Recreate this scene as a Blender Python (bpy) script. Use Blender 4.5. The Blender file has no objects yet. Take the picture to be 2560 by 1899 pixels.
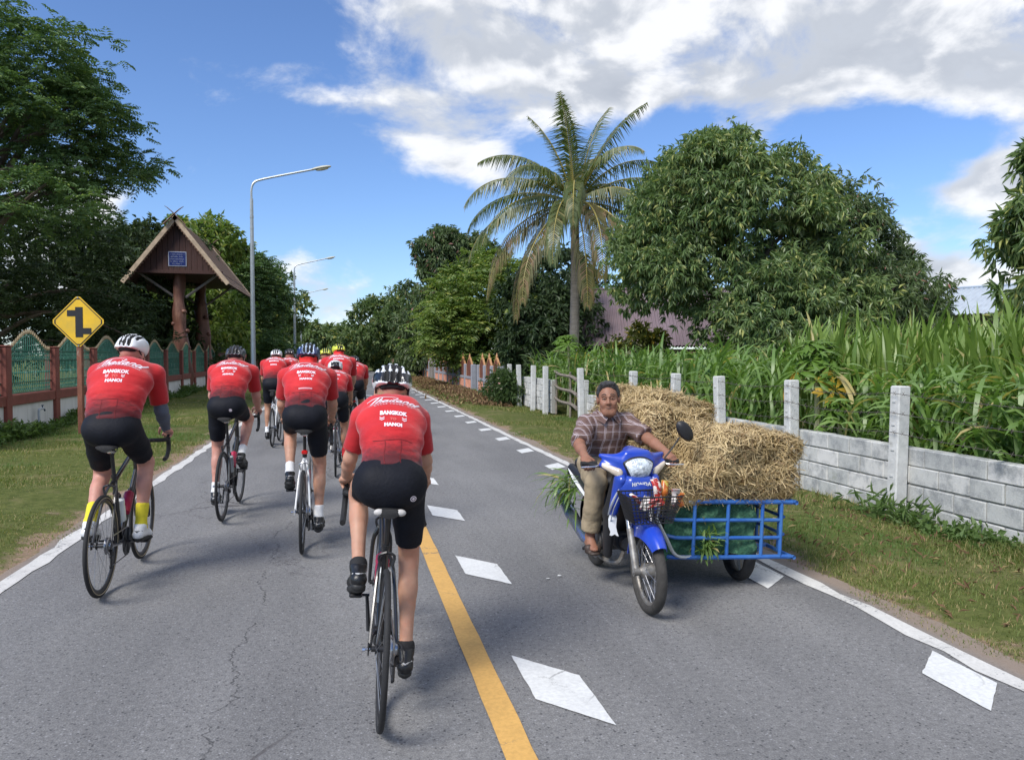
import bpy, bmesh, math, random
import numpy as np
from mathutils import Vector, Matrix
from mathutils.bvhtree import BVHTree

scene = bpy.context.scene
COL = scene.collection
def R(d): return d * math.pi / 180


# ------------------------------------------------------------------ camera
cam_d = bpy.data.cameras.new('camera')
cam = bpy.data.objects.new('camera', cam_d)
COL.objects.link(cam)
cam.location = (0, 0, 1.6)
cam.rotation_euler = (R(90 - 1.872), 0, R(-12.42))
cam_d.sensor_width = 36
cam_d.sensor_fit = 'HORIZONTAL'
cam_d.lens = 27.04
cam_d.clip_end = 3000
scene.camera = cam
scene.view_settings.view_transform = 'Standard'
scene.view_settings.look = 'None'
scene.view_settings.gamma = 1
scene.view_settings.exposure = 1.05
scene.view_settings.use_curve_mapping = False

SUN_AZ, SUN_EL = -128.0, 46.0     # degrees from the road direction (to the left), height


# ------------------------------------------------------------------ node helper
class K:
    """A socket with arithmetic; every operation adds a Math node."""
    nt = None

    def __init__(s, sock): s.s = sock

    def _m(s, op, *a):
        n = K.nt.nodes.new('ShaderNodeMath'); n.operation = op
        for i, v in enumerate((s,) + a):
            if isinstance(v, K): K.nt.links.new(v.s, n.inputs[i])
            else: n.inputs[i].default_value = v
        return K(n.outputs[0])

    def __add__(s, o): return s._m('ADD', o)
    def __sub__(s, o): return s._m('SUBTRACT', o)
    def __mul__(s, o): return s._m('MULTIPLY', o)
    def __truediv__(s, o): return s._m('DIVIDE', o)
    def __pow__(s, o): return s._m('POWER', o)
    def m(s, op, *a): return s._m(op, *a)

    def ss(s, a, b):
        n = K.nt.nodes.new('ShaderNodeMapRange'); n.interpolation_type = 'SMOOTHSTEP'
        K.nt.links.new(s.s, n.inputs[0]); n.inputs[1].default_value = a; n.inputs[2].default_value = b
        return K(n.outputs[0])


def link_or_set(nt, v, sock):
    if isinstance(v, K): nt.links.new(v.s, sock)
    elif hasattr(v, 'is_linked'): nt.links.new(v, sock)
    elif isinstance(v, (tuple, list)) and len(v) == 3 and sock.type == 'RGBA': sock.default_value = (*v, 1)
    else: sock.default_value = v


def mixc(nt, f, a, b, blend='MIX'):
    n = nt.nodes.new('ShaderNodeMix'); n.data_type = 'RGBA'; n.blend_type = blend
    link_or_set(nt, f, n.inputs[0]); link_or_set(nt, a, n.inputs[6]); link_or_set(nt, b, n.inputs[7])
    return n.outputs[2]


def noise(nt, vec, scale, detail=4, rough=.55, dist=0.0, dim='3D'):
    n = nt.nodes.new('ShaderNodeTexNoise'); n.noise_dimensions = dim
    n.inputs['Scale'].default_value = scale; n.inputs['Detail'].default_value = detail
    n.inputs['Roughness'].default_value = rough; n.inputs['Distortion'].default_value = dist
    if vec is not None: nt.links.new(vec.s if isinstance(vec, K) else vec, n.inputs['Vector'])
    return K(n.outputs[0])


def mapping(nt, vec, scale=(1, 1, 1), loc=(0, 0, 0), rot=(0, 0, 0)):
    n = nt.nodes.new('ShaderNodeMapping')
    n.inputs['Location'].default_value = loc; n.inputs['Scale'].default_value = scale
    n.inputs['Rotation'].default_value = rot
    nt.links.new(vec, n.inputs['Vector'])
    return n.outputs[0]


def combine(nt, x, y, z):
    n = nt.nodes.new('ShaderNodeCombineXYZ')
    for i, v in enumerate((x, y, z)): link_or_set(nt, v, n.inputs[i])
    return n.outputs[0]


# ------------------------------------------------------------------ sky with broken cloud
w = bpy.data.worlds.new('World'); scene.world = w; w.use_nodes = True
nt = w.node_tree; K.nt = nt
for n in list(nt.nodes): nt.nodes.remove(n)
out = nt.nodes.new('ShaderNodeOutputWorld'); bg = nt.nodes.new('ShaderNodeBackground')
nt.links.new(bg.outputs[0], out.inputs[0])
sky = nt.nodes.new('ShaderNodeTexSky'); sky.sky_type = 'NISHITA'; sky.sun_disc = False
sky.sun_elevation = R(SUN_EL); sky.sun_rotation = R(SUN_AZ)
sky.air_density = 1.0; sky.dust_density = 0.25; sky.ozone_density = 3.0
tc = nt.nodes.new('ShaderNodeTexCoord'); D = tc.outputs['Generated']
sx = nt.nodes.new('ShaderNodeSeparateXYZ'); nt.links.new(D, sx.inputs[0])
X, Y, Z = (K(sx.outputs[i]) for i in range(3))
az = X.m('ARCTAN2', Y) * 57.29578
el = Z.m('ARCSINE') * 57.29578
warp = noise(nt, mapping(nt, D, (1, 1, 2.0)), 4.0, 3, .55)
azw = az + (warp - .5) * 16
elw = el + (warp - .5) * -7


def blob(a, e, sa, se, rot, amp):
    c, s = math.cos(R(rot)), math.sin(R(rot))
    da = azw - a; de = elw - e
    u = (da * c + de * s) / sa; v = (de * c - da * s) / se
    return (u * u + v * v).m('MULTIPLY', -1.0).m('EXPONENT') * amp


# one big bank whose lower edge falls to the right, smaller clouds below and elsewhere
cov = (elw + azw * .25 - 20.5).ss(-2.5, 4.0) * azw.ss(-12, 2) * azw.ss(190, 120) * .92
for b in ((3.5, 17.6, 12, 2.5, -6, .72), (9.5, 13.4, 5.5, 1.9, -10, .85), (22, 17, 8, 3, 0, .3), (37, 15.0, 7.0, 2.4, -10, -.95), (24, 16.2, 4, 1.6, 0, -.5), (45, 11.5, 7, 2.2, 8, .45),
          (42, 4.5, 8, 3.6, 0, .95), (-3, 5, 13, 3.2, 0, .62), (-17, 8, 5, 5, 0, .95), (-130, 26, 40, 12, 0, .7), (-80, 8, 22, 5, 0, .7), (150, 12, 50, 9, 0, .7)):
    cov = cov + blob(*b)
d1 = noise(nt, mapping(nt, D, (1, 1, 1.7)), 6.0, 7, .6, .25)
d2 = noise(nt, mapping(nt, D, (1, 1, 1.7), (.03, .0, -.045)), 6.0, 3, .6, .25)
dens = (cov + (d1 - .5) * 2.0).ss(.36, .84)
thick = (cov + (d1 - .5) * 1.0).ss(.5, 1.25)
lit = ((d1 - d2) * 5.0 + .45).m('MINIMUM', 1.0).m('MAXIMUM', 0.0)
SKYS = 0.066
grey = mixc(nt, thick, (5.4, 5.7, 6.2), (3.6, 3.9, 4.45))
ccol = mixc(nt, lit.ss(.15, 1.1), grey, (7.6, 7.7, 7.9))
blue = mixc(nt, 1.0, sky.outputs[0], (0.86, 1.0, 1.26), 'MULTIPLY')
nt.links.new(mixc(nt, dens * .96, blue, ccol), bg.inputs[0])
bg.inputs[1].default_value = SKYS

# ------------------------------------------------------------------ sun (half veiled by cloud, so soft)
sun_d = bpy.data.lights.new('sun', 'SUN'); sun_d.energy = 2.2; sun_d.angle = R(24); sun_d.color = (1, .95, .87)
sun = bpy.data.objects.new('sun', sun_d); COL.objects.link(sun)
sd = Vector((math.sin(R(SUN_AZ)) * math.cos(R(SUN_EL)), math.cos(R(SUN_AZ)) * math.cos(R(SUN_EL)), math.sin(R(SUN_EL))))
sun.rotation_euler = sd.to_track_quat('Z', 'Y').to_euler()

# ------------------------------------------------------------------ object helpers
def tag(o, label=None, cat=None, group=None, kind=None):
    if label: o['label'] = label
    if cat: o['category'] = cat
    if group: o['group'] = group
    if kind: o['kind'] = kind
    return o


def empty(name, loc=(0, 0, 0), rot=(0, 0, 0), label=None, cat=None, group=None):
    o = bpy.data.objects.new(name, None); COL.objects.link(o)
    o.location = loc; o.rotation_euler = rot; o.empty_display_size = .1
    return tag(o, label, cat, group)


def link(name, me, parent=None, loc=None, rot=None):
    o = bpy.data.objects.new(name, me); COL.objects.link(o)
    if parent: o.parent = parent
    if loc is not None: o.location = loc
    if rot is not None: o.rotation_euler = rot
    return o


def copy_tree(o, parent=None):
    c = o.copy(); COL.objects.link(c); c.parent = parent
    for ch in o.children: copy_tree(ch, c)
    return c


def np_mesh(name, V, F, mats=(), smooth=True, mi=None):
    """V (n,3) array, F (m,3) or (m,4) index array."""
    V = np.asarray(V, np.float32); F = np.asarray(F, np.int32)
    me = bpy.data.meshes.new(name); k = F.shape[1]; m = len(F)
    me.vertices.add(len(V)); me.vertices.foreach_set('co', V.ravel())
    me.loops.add(m * k); me.loops.foreach_set('vertex_index', F.ravel())
    me.polygons.add(m)
    me.polygons.foreach_set('loop_start', np.arange(0, m * k, k, dtype=np.int32))
    me.polygons.foreach_set('loop_total', np.full(m, k, np.int32))
    me.polygons.foreach_set('use_smooth', np.full(m, smooth, bool))
    for t in mats: me.materials.append(t)
    if mi is not None: me.polygons.foreach_set('material_index', np.asarray(mi, np.int32))
    me.update(calc_edges=True)
    return me


def attr(me, name, vals):
    a = me.attributes.new(name, 'FLOAT', 'POINT')
    a.data.foreach_set('value', np.asarray(vals, np.float32))


def nrm(v):
    v = np.asarray(v, float)
    return v / np.maximum(np.linalg.norm(v, axis=-1, keepdims=True), 1e-9)


def smooth_path(P, n=6):
    """Catmull-Rom through the points, n steps for each span."""
    P = np.asarray(P, float)
    if len(P) < 3: return P
    Q = np.vstack([2 * P[0] - P[1], P, 2 * P[-1] - P[-2]]); o = []
    for i in range(1, len(Q) - 2):
        for t in np.linspace(0, 1, n, endpoint=False):
            a, b, c, d = Q[i - 1], Q[i], Q[i + 1], Q[i + 2]
            o.append(.5 * (2 * b + (c - a) * t + (2 * a - 5 * b + 4 * c - d) * t * t + (3 * b - a - 3 * c + d) * t ** 3))
    o.append(P[-1])
    return np.array(o)


class MB:
    """Collects faces; build() links them as one mesh object."""
    def __init__(s): s.v = []; s.f = []; s.m = []; s.n = 0; s.cm = 0

    def add(s, V, F):
        V = np.asarray(V, float).reshape(-1, 3); s.v.append(V)
        for f in F: s.f.append(tuple(int(i) + s.n for i in f)); s.m.append(s.cm)
        s.n += len(V); return s

    def mat(s, i): s.cm = i; return s

    def box(s, c, d, rot=None, bev=0.0):
        x, y, z = (q / 2 for q in d)
        if bev > 0:
            b = min(bev, x * .9, y * .9, z * .9); V = []; F = []
            for k, (zz, q) in enumerate(((-z, b), (-z + b, 0), (z - b, 0), (z, b))):
                X_, Y_ = x - q, y - q; e = b if q == 0 else b * .6
                V += [(X_ - e, -Y_, zz), (X_, -Y_ + e, zz), (X_, Y_ - e, zz), (X_ - e, Y_, zz),
                      (-X_ + e, Y_, zz), (-X_, Y_ - e, zz), (-X_, -Y_ + e, zz), (-X_ + e, -Y_, zz)]
            for k in range(3):
                for i in range(8):
                    j = (i + 1) % 8; F.append((k * 8 + i, k * 8 + j, k * 8 + 8 + j, k * 8 + 8 + i))
            F.append(tuple(range(7, -1, -1))); F.append(tuple(range(24, 32)))
        else:
            V = [(-x, -y, -z), (x, -y, -z), (x, y, -z), (-x, y, -z), (-x, -y, z), (x, -y, z), (x, y, z), (-x, y, z)]
            F = [(3, 2, 1, 0), (4, 5, 6, 7), (0, 1, 5, 4), (1, 2, 6, 5), (2, 3, 7, 6), (3, 0, 4, 7)]
        V = np.array(V)
        if rot is not None: V = V @ np.array(rot).T
        return s.add(V + np.array(c, float), F)

    def tube(s, P, r, n=8, cap=True, closed=False, flat=1.0, up=None):
        P = np.asarray(P, float); m = len(P)
        r = np.broadcast_to(np.asarray(r, float), (m,))
        if closed: T = np.roll(P, -1, 0) - np.roll(P, 1, 0)
        else:
            T = np.zeros_like(P); T[1:-1] = P[2:] - P[:-2]; T[0] = P[1] - P[0]; T[-1] = P[-1] - P[-2]
        T = nrm(T)
        if up is None: up = np.array((0, 0, 1.)) if abs(T[0][2]) < .9 else np.array((1., 0, 0))
        A = nrm(np.cross(T[0], up)); V = []
        an = np.linspace(0, 2 * math.pi, n, endpoint=False)
        for i in range(m):
            A = A - T[i] * (A @ T[i]); A = A / max(np.linalg.norm(A), 1e-9); B = np.cross(T[i], A)
            V.append(P[i] + r[i] * (np.cos(an)[:, None] * A + flat * np.sin(an)[:, None] * B))
        V = np.vstack(V); F = []
        for i in range(m if closed else m - 1):
            a, b = i * n, ((i + 1) % m) * n
            for j in range(n):
                k = (j + 1) % n; F.append((a + j, a + k, b + k, b + j))
        if cap and not closed:
            F.append(tuple(range(n - 1, -1, -1))); F.append(tuple(range((m - 1) * n, m * n)))
        return s.add(V, F)

    def loft(s, rings, cap=True):
        n = len(rings[0]); V = np.vstack(rings); F = []
        for i in range(len(rings) - 1):
            for j in range(n):
                k = (j + 1) % n; F.append((i * n + j, i * n + k, i * n + n + k, i * n + n + j))
        if cap:
            F.append(tuple(range(n - 1, -1, -1))); F.append(tuple(range((len(rings) - 1) * n, len(rings) * n)))
        return s.add(V, F)

    def lathe(s, prof, c=(0, 0, 0), axis=(0, 0, 1), n=16, cap=True):
        """prof: (radius, offset along the axis) pairs."""
        ax = nrm(axis); t = np.array((1., 0, 0)) if abs(ax[0]) < .8 else np.array((0, 1., 0))
        a = nrm(np.cross(ax, t)); b = np.cross(ax, a); an = np.linspace(0, 2 * math.pi, n, endpoint=False)
        return s.loft([np.array(c) + ax * h + r * (np.cos(an)[:, None] * a + np.sin(an)[:, None] * b) for r, h in prof], cap)

    def torus(s, c, axis, R_, r, n=48, m=10, flat=1.0):
        ax = nrm(axis); t = np.array((1., 0, 0)) if abs(ax[0]) < .8 else np.array((0, 1., 0))
        a = nrm(np.cross(ax, t)); b = np.cross(ax, a); V = []; F = []
        for i in range(n):
            th = 2 * math.pi * i / n; d = math.cos(th) * a + math.sin(th) * b
            for j in range(m):
                ph = 2 * math.pi * j / m
                V.append(np.array(c) + d * (R_ + r * math.cos(ph)) + ax * r * flat * math.sin(ph))
        for i in range(n):
            for j in range(m):
                F.append((i * m + j, ((i + 1) % n) * m + j, ((i + 1) % n) * m + (j + 1) % m, i * m + (j + 1) % m))
        return s.add(V, F)

    def prism(s, poly, h0, h1, org=(0, 0, 0), u=(1, 0, 0), v=(0, 1, 0)):
        u = np.array(u, float); v = np.array(v, float); w_ = np.cross(u, v); o = np.array(org, float)
        P = np.array(poly, float); n = len(P)
        b = o + P[:, :1] * u + P[:, 1:] * v
        F = [tuple(range(n - 1, -1, -1)), tuple(range(n, 2 * n))]
        F += [(i, (i + 1) % n, n + (i + 1) % n, n + i) for i in range(n)]
        return s.add(np.vstack([b + w_ * h0, b + w_ * h1]), F)

    def ball(s, c, r, n=10, m=7):
        r = np.broadcast_to(np.asarray(r, float), (3,)); V = [(0, 0, -1)]; F = []
        for i in range(1, m):
            ph = math.pi * i / m - math.pi / 2
            for j in range(n):
                th = 2 * math.pi * j / n; V.append((math.cos(th) * math.cos(ph), math.sin(th) * math.cos(ph), math.sin(ph)))
        V.append((0, 0, 1)); L = len(V) - 1
        for j in range(n):
            k = (j + 1) % n; F.append((0, 1 + k, 1 + j)); F.append((L, 1 + (m - 2) * n + j, 1 + (m - 2) * n + k))
            for i in range(m - 2): F.append((1 + i * n + j, 1 + i * n + k, 1 + i * n + n + k, 1 + i * n + n + j))
        return s.add(np.array(V) * r + np.array(c, float), F)

    def mesh(s, name, mats, smooth=True, sharp=40):
        me = bpy.data.meshes.new(name)
        me.from_pydata(np.vstack(s.v).tolist(), [], s.f)
        if not isinstance(mats, (list, tuple)): mats = [mats]
        for t in mats: me.materials.append(t)
        me.polygons.foreach_set('material_index', np.array(s.m, np.int32))
        if smooth:
            me.polygons.foreach_set('use_smooth', np.ones(len(s.f), bool))
            me.update(calc_edges=True)
            me.set_sharp_from_angle(angle=R(sharp))
        me.update()
        return me

    def build(s, name, mats, parent=None, smooth=True, sharp=40, loc=None, rot=None):
        return link(name, s.mesh(name, mats, smooth, sharp), parent, loc, rot)


# ------------------------------------------------------------------ material helpers
MATS = {}


def pm(name, col, rough=.6, var=.15, scale=8.0, bump=0.0, bscale=None, metal=0.0, spec=.5, col2=None, coat=0.0, detail=5, stretch=None, sharp2=(.35, .7)):
    """Principled paint/stone/cloth with noise-varied colour and fine relief."""
    if name in MATS: return MATS[name]
    m = bpy.data.materials.new(name); m.use_nodes = True; nt = m.node_tree; K.nt = nt
    b = nt.nodes['Principled BSDF']; t = nt.nodes.new('ShaderNodeTexCoord'); v = t.outputs['Object']
    if stretch: v = mapping(nt, v, stretch)
    n = noise(nt, v, scale, detail, .6)
    lo = tuple(c * (1 - var) for c in col); hi = tuple(min(1, c * (1 + var)) for c in col)
    c = mixc(nt, n.ss(.25, .75), lo, hi)
    if col2 is not None:
        n2 = noise(nt, mapping(nt, v, (1, 1, 1), (3.1, 7.7, 1.3)), scale * .6, 6, .65)
        c = mixc(nt, n2.ss(*sharp2), c, col2)
    nt.links.new(c, b.inputs['Base Color'])
    b.inputs['Roughness'].default_value = rough; b.inputs['Metallic'].default_value = metal
    b.inputs['Specular IOR Level'].default_value = spec
    if coat: b.inputs['Coat Weight'].default_value = coat; b.inputs['Coat Roughness'].default_value = .08
    if bump:
        n3 = noise(nt, v, bscale or scale * 4, 5, .6)
        bn = nt.nodes.new('ShaderNodeBump'); bn.inputs['Strength'].default_value = bump; bn.inputs['Distance'].default_value = .02
        nt.links.new(n3.s, bn.inputs['Height']); nt.links.new(bn.outputs[0], b.inputs['Normal'])
    MATS[name] = m
    return m


def leaf_mat(name, c1, c2, c3=None, trans=.25, rough=.45, spec=.4, p3=.08):
    """Foliage: colour differs leaf by leaf, light passes through."""
    if name in MATS: return MATS[name]
    m = bpy.data.materials.new(name); m.use_nodes = True; nt = m.node_tree; K.nt = nt
    b = nt.nodes['Principled BSDF']; g = nt.nodes.new('ShaderNodeNewGeometry')
    rnd = K(g.outputs['Random Per Island'])
    t = nt.nodes.new('ShaderNodeTexCoord')
    n = noise(nt, t.outputs['Object'], .9, 3)
    f = rnd * .6 + n.ss(.3, .7) * .4
    c = mixc(nt, f, c1, c2)
    if c3: c = mixc(nt, (rnd * 37.13).m('FRACT').m('LESS_THAN', p3), c, c3)
    nt.links.new(c, b.inputs['Base Color']); b.inputs['Roughness'].default_value = rough
    b.inputs['Specular IOR Level'].default_value = spec
    tr = nt.nodes.new('ShaderNodeBsdfTranslucent')
    nt.links.new(mixc(nt, 1.0, c, (1.5, 1.7, .7), 'MULTIPLY'), tr.inputs[0])
    mx = nt.nodes.new('ShaderNodeMixShader'); mx.inputs[0].default_value = trans
    nt.links.new(b.outputs[0], mx.inputs[1]); nt.links.new(tr.outputs[0], mx.inputs[2])
    nt.links.new(mx.outputs[0], nt.nodes['Material Output'].inputs[0])
    MATS[name] = m
    return m


def text_mesh(txt, size, bold=0.0, shear=0.0, space=1.0, sub=0, align='CENTER'):
    """Flat triangles of a line of lettering in the xy plane, centred on the origin: (V, F)."""
    cu = bpy.data.curves.new('t', 'FONT'); cu.body = txt; cu.size = size; cu.align_x = align; cu.align_y = 'CENTER'
    cu.offset = bold; cu.shear = shear; cu.space_character = space; cu.resolution_u = 3
    o = bpy.data.objects.new('t', cu); COL.objects.link(o)
    dg = bpy.context.evaluated_depsgraph_get(); me = bpy.data.meshes.new_from_object(o.evaluated_get(dg))
    bm = bmesh.new(); bm.from_mesh(me)
    if sub:
        bmesh.ops.triangulate(bm, faces=bm.faces[:])
        long_e = [e for e in bm.edges if e.calc_length() > sub]
        for _ in range(3):
            long_e = [e for e in bm.edges if e.calc_length() > sub]
            if not long_e: break
            bmesh.ops.subdivide_edges(bm, edges=long_e, cuts=1, use_grid_fill=False)
            bmesh.ops.triangulate(bm, faces=bm.faces[:])
    bmesh.ops.triangulate(bm, faces=bm.faces[:])
    V = np.array([v.co[:] for v in bm.verts]).reshape(-1, 3); bm.verts.index_update()
    F = [tuple(v.index for v in f.verts) for f in bm.faces]
    bm.free(); bpy.data.objects.remove(o); bpy.data.curves.remove(cu); bpy.data.meshes.remove(me)
    return V, F

# ================================================================== THE SETTING
rng = np.random.default_rng(7)


def road_shift(y):
    """The road bends gently to the left far ahead."""
    y = np.asarray(y, float)
    return -0.0009 * np.clip(y - 48, 0, None) ** 2


def vnoise(P, f=1.0, seed=0):
    """Cheap smooth noise -1..1 for displacement."""
    r = np.random.default_rng(seed); o = 0; a = 1.0
    for i in range(4):
        d = r.normal(size=(3, 3)) * f * 1.7 ** i; ph = r.uniform(0, 6.28, 3)
        q = P @ d.T + ph
        o = o + a * np.sin(q[:, 0]) * np.cos(q[:, 1] + .7 * np.sin(q[:, 2])); a *= .55
    return o / 1.6


ML, MR = -2.30, 3.20          # edge lines
EL_, ER_ = -2.48, 3.42        # tarmac edges


def ground_z(x, y):
    """Verge height: flush with the tarmac at its edge, rolling a little beyond."""
    x = np.asarray(x, float); y = np.asarray(y, float); s = road_shift(y)
    d = np.maximum(np.maximum(EL_ + s - x, x - ER_ - s), 0)
    z = -.035 + .05 * np.clip(d / .5, 0, 1) + .03 * np.clip((d - .5) / 2, 0, 1)
    z = z + .025 * np.sin(x * 1.7 + y * .9) * np.clip(d, 0, 1) + .02 * np.sin(y * 2.3 - x * 2.9) * np.clip(d, 0, 1)
    z = z - np.where(x > 0, .13 * np.clip((d - .7) / 1.3, 0, 1) * np.clip((30 - y) / 6, 0, 1), 0)
    return z


def ground_material():
    m = bpy.data.materials.new('verge_soil'); m.use_nodes = True; nt = m.node_tree; K.nt = nt
    b = nt.nodes['Principled BSDF']; t = nt.nodes.new('ShaderNodeTexCoord'); v = t.outputs['Object']
    s = nt.nodes.new('ShaderNodeSeparateXYZ'); nt.links.new(v, s.inputs[0])
    x, y = K(s.outputs[0]), K(s.outputs[1])
    bend = (y - 48).m('MAXIMUM', 0.0); bend = bend * bend * .0009
    xs = x + bend
    d = (xs.m('MULTIPLY', -1.0) + EL_).m('MAXIMUM', xs - ER_)
    n1 = noise(nt, v, 1.1, 6, .65); n2 = noise(nt, v, 9, 6, .7); n3 = noise(nt, v, 40, 4, .7)
    grass = mixc(nt, n2.ss(.3, .7), (.065, .085, .022), (.13, .145, .045))
    grass = mixc(nt, n1.ss(.5, .75), grass, (.22, .18, .095))
    dirt = mixc(nt, n3.ss(.3, .7), (.22, .15, .105), (.36, .26, .19))
    edge = (d + (n1 - .5) * 1.5 + (n2 - .5) * .55).ss(.26, .02)
    nt.links.new(mixc(nt, edge, grass, dirt), b.inputs['Base Color'])
    b.inputs['Roughness'].default_value = .95; b.inputs['Specular IOR Level'].default_value = .1
    bn = nt.nodes.new('ShaderNodeBump'); bn.inputs['Strength'].default_value = .7; bn.inputs['Distance'].default_value = .03
    nt.links.new((n3 * .5 + n2).s, bn.inputs['Height']); nt.links.new(bn.outputs[0], b.inputs['Normal'])
    return m


def grid_lines(parts):
    o = []
    for a, b, s in parts: o += list(np.arange(a, b - 1e-6, s))
    o.append(parts[-1][1])
    return np.array(o)


gx = grid_lines([(-1500, -100, 200), (-100, -20, 10), (-20, -8, 1), (-8, -2, .2), (-2, 3, 1.0), (3, 8, .2), (8, 20, 1), (20, 100, 10), (100, 1500, 200)])
gy = grid_lines([(-300, -20, 40), (-20, -4, 2), (-4, 30, .4), (30, 60, 2.0), (60, 200, 5), (200, 2600, 200)])
GX, GY = np.meshgrid(gx, gy)
V = np.stack([GX.ravel(), GY.ravel(), ground_z(GX.ravel(), GY.ravel())], 1)
nx, ny = len(gx), len(gy)
I = np.arange(nx * ny).reshape(ny, nx)
F = np.stack([I[:-1, :-1], I[:-1, 1:], I[1:, 1:], I[1:, :-1]], -1).reshape(-1, 4)
tag(link('ground', np_mesh('ground', V, F, [ground_material()])), kind='structure')


# ---- road: tarmac strip with a ragged edge, then painted markings on top
def asphalt():
    m = bpy.data.materials.new('asphalt'); m.use_nodes = True; nt = m.node_tree; K.nt = nt
    b = nt.nodes['Principled BSDF']; t = nt.nodes.new('ShaderNodeTexCoord'); v = t.outputs['Object']
    big = noise(nt, mapping(nt, v, (1, .35, 1)), .9, 5, .6)
    fine = noise(nt, v, 130, 3, .75)
    vor = nt.nodes.new('ShaderNodeTexVoronoi'); vor.inputs['Scale'].default_value = 75; nt.links.new(v, vor.inputs['Vector'])
    ch = nt.nodes.new('ShaderNodeSeparateColor'); nt.links.new(vor.outputs['Color'], ch.inputs[0])
    cell = K(ch.outputs[0]); dist = K(vor.outputs['Distance'])
    c = mixc(nt, big.ss(.3, .7), (.208, .207, .206), (.276, .274, .270))
    mid = noise(nt, v, 34, 4, .7)
    c = mixc(nt, mid.ss(.28, .72) * .8, mixc(nt, 1.0, c, (.74, .74, .75), 'MULTIPLY'), mixc(nt, 1.0, c, (1.22, 1.22, 1.21), 'MULTIPLY'))
    trk = noise(nt, mapping(nt, v, (1.5, .05, 1)), 1.6, 4, .6)
    c = mixc(nt, trk.ss(.35, .7) * .5, c, mixc(nt, 1.0, c, (.80, .80, .81), 'MULTIPLY'))
    c = mixc(nt, fine.ss(.25, .8) * .75, mixc(nt, 1.0, c, (.55, .55, .56), 'MULTIPLY'), mixc(nt, 1.0, c, (1.45, 1.45, 1.45), 'MULTIPLY'))
    c = mixc(nt, cell.ss(.90, .97) * dist.ss(.5, .2) * .5, c, (.42, .42, .44))
    c = mixc(nt, cell.ss(.12, .05) * dist.ss(.6, .3) * .7, c, (.03, .03, .035))
    # wheel tracks polished a little lighter, and hairline cracks
    cr = nt.nodes.new('ShaderNodeTexVoronoi'); cr.feature = 'DISTANCE_TO_EDGE'; cr.inputs['Scale'].default_value = .33
    wv = noise(nt, v, 3.5, 6, .7)
    s = nt.nodes.new('ShaderNodeSeparateXYZ'); nt.links.new(v, s.inputs[0]); x, y = K(s.outputs[0]), K(s.outputs[1])
    nt.links.new(combine(nt, x + (wv - .5) * .55, y * .55 + (wv - .5) * .4, 0.0), cr.inputs['Vector'])
    crack = x.ss(.35, -.1) * K(cr.outputs[0]).ss(.0026, .0006) * noise(nt, v, .6, 2).ss(.42, .6)
    c = mixc(nt, crack * .6, c, (.03, .02, .022))
    wob = (noise(nt, mapping(nt, v, (0, 1, 0)), 1.1, 5, .75) - .5) * .5 + (noise(nt, v, 9, 4, .7) - .5) * .10
    cl = (x + .55 + wob).m('ABSOLUTE').ss(.0075, .002) * y.ss(2.6, 3.6) * y.ss(9.5, 7.5) * noise(nt, v, 3.0, 3).ss(.38, .5)
    c = mixc(nt, cl * .75, c, (.035, .035, .037))
    edge = (x.m('ABSOLUTE') * 0 + (x.m('MULTIPLY', -1.0) + ML).m('MAXIMUM', x - MR)) + (big - .5) * .25
    c = mixc(nt, edge.ss(-.02, .16) * .8, c, (.27, .205, .155))
    nt.links.new(c, b.inputs['Base Color'])
    b.inputs['Roughness'].default_value = .82; b.inputs['Specular IOR Level'].default_value = .35
    bn = nt.nodes.new('ShaderNodeBump'); bn.inputs['Strength'].default_value = .55; bn.inputs['Distance'].default_value = .006
    nt.links.new((fine + dist * .6 - crack * 2).s, bn.inputs['Height']); nt.links.new(bn.outputs[0], b.inputs['Normal'])
    return m


ys = grid_lines([(-8, 40, .12), (40, 190, 1.5)])
rr = np.random.default_rng(3)
def ragged(n): return np.convolve(rr.normal(0, 1, n + 12), np.ones(13) / 13, 'valid') * .11 + rr.normal(0, .006, n)
sh = road_shift(ys)
xl = EL_ + sh + ragged(len(ys)); xr = ER_ + sh + ragged(len(ys))
cols = [xl, ML + sh, sh * 1 + .45, MR + sh, xr]
V = np.stack([np.stack(cols, 1).ravel(), np.repeat(ys, 5), np.zeros(len(ys) * 5)], 1)
I = np.arange(len(ys) * 5).reshape(-1, 5)
F = np.stack([I[:-1, :-1], I[:-1, 1:], I[1:, 1:], I[1:, :-1]], -1).reshape(-1, 4)
road = tag(link('road', np_mesh('road', V, F, [asphalt()])), kind='structure')


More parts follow.
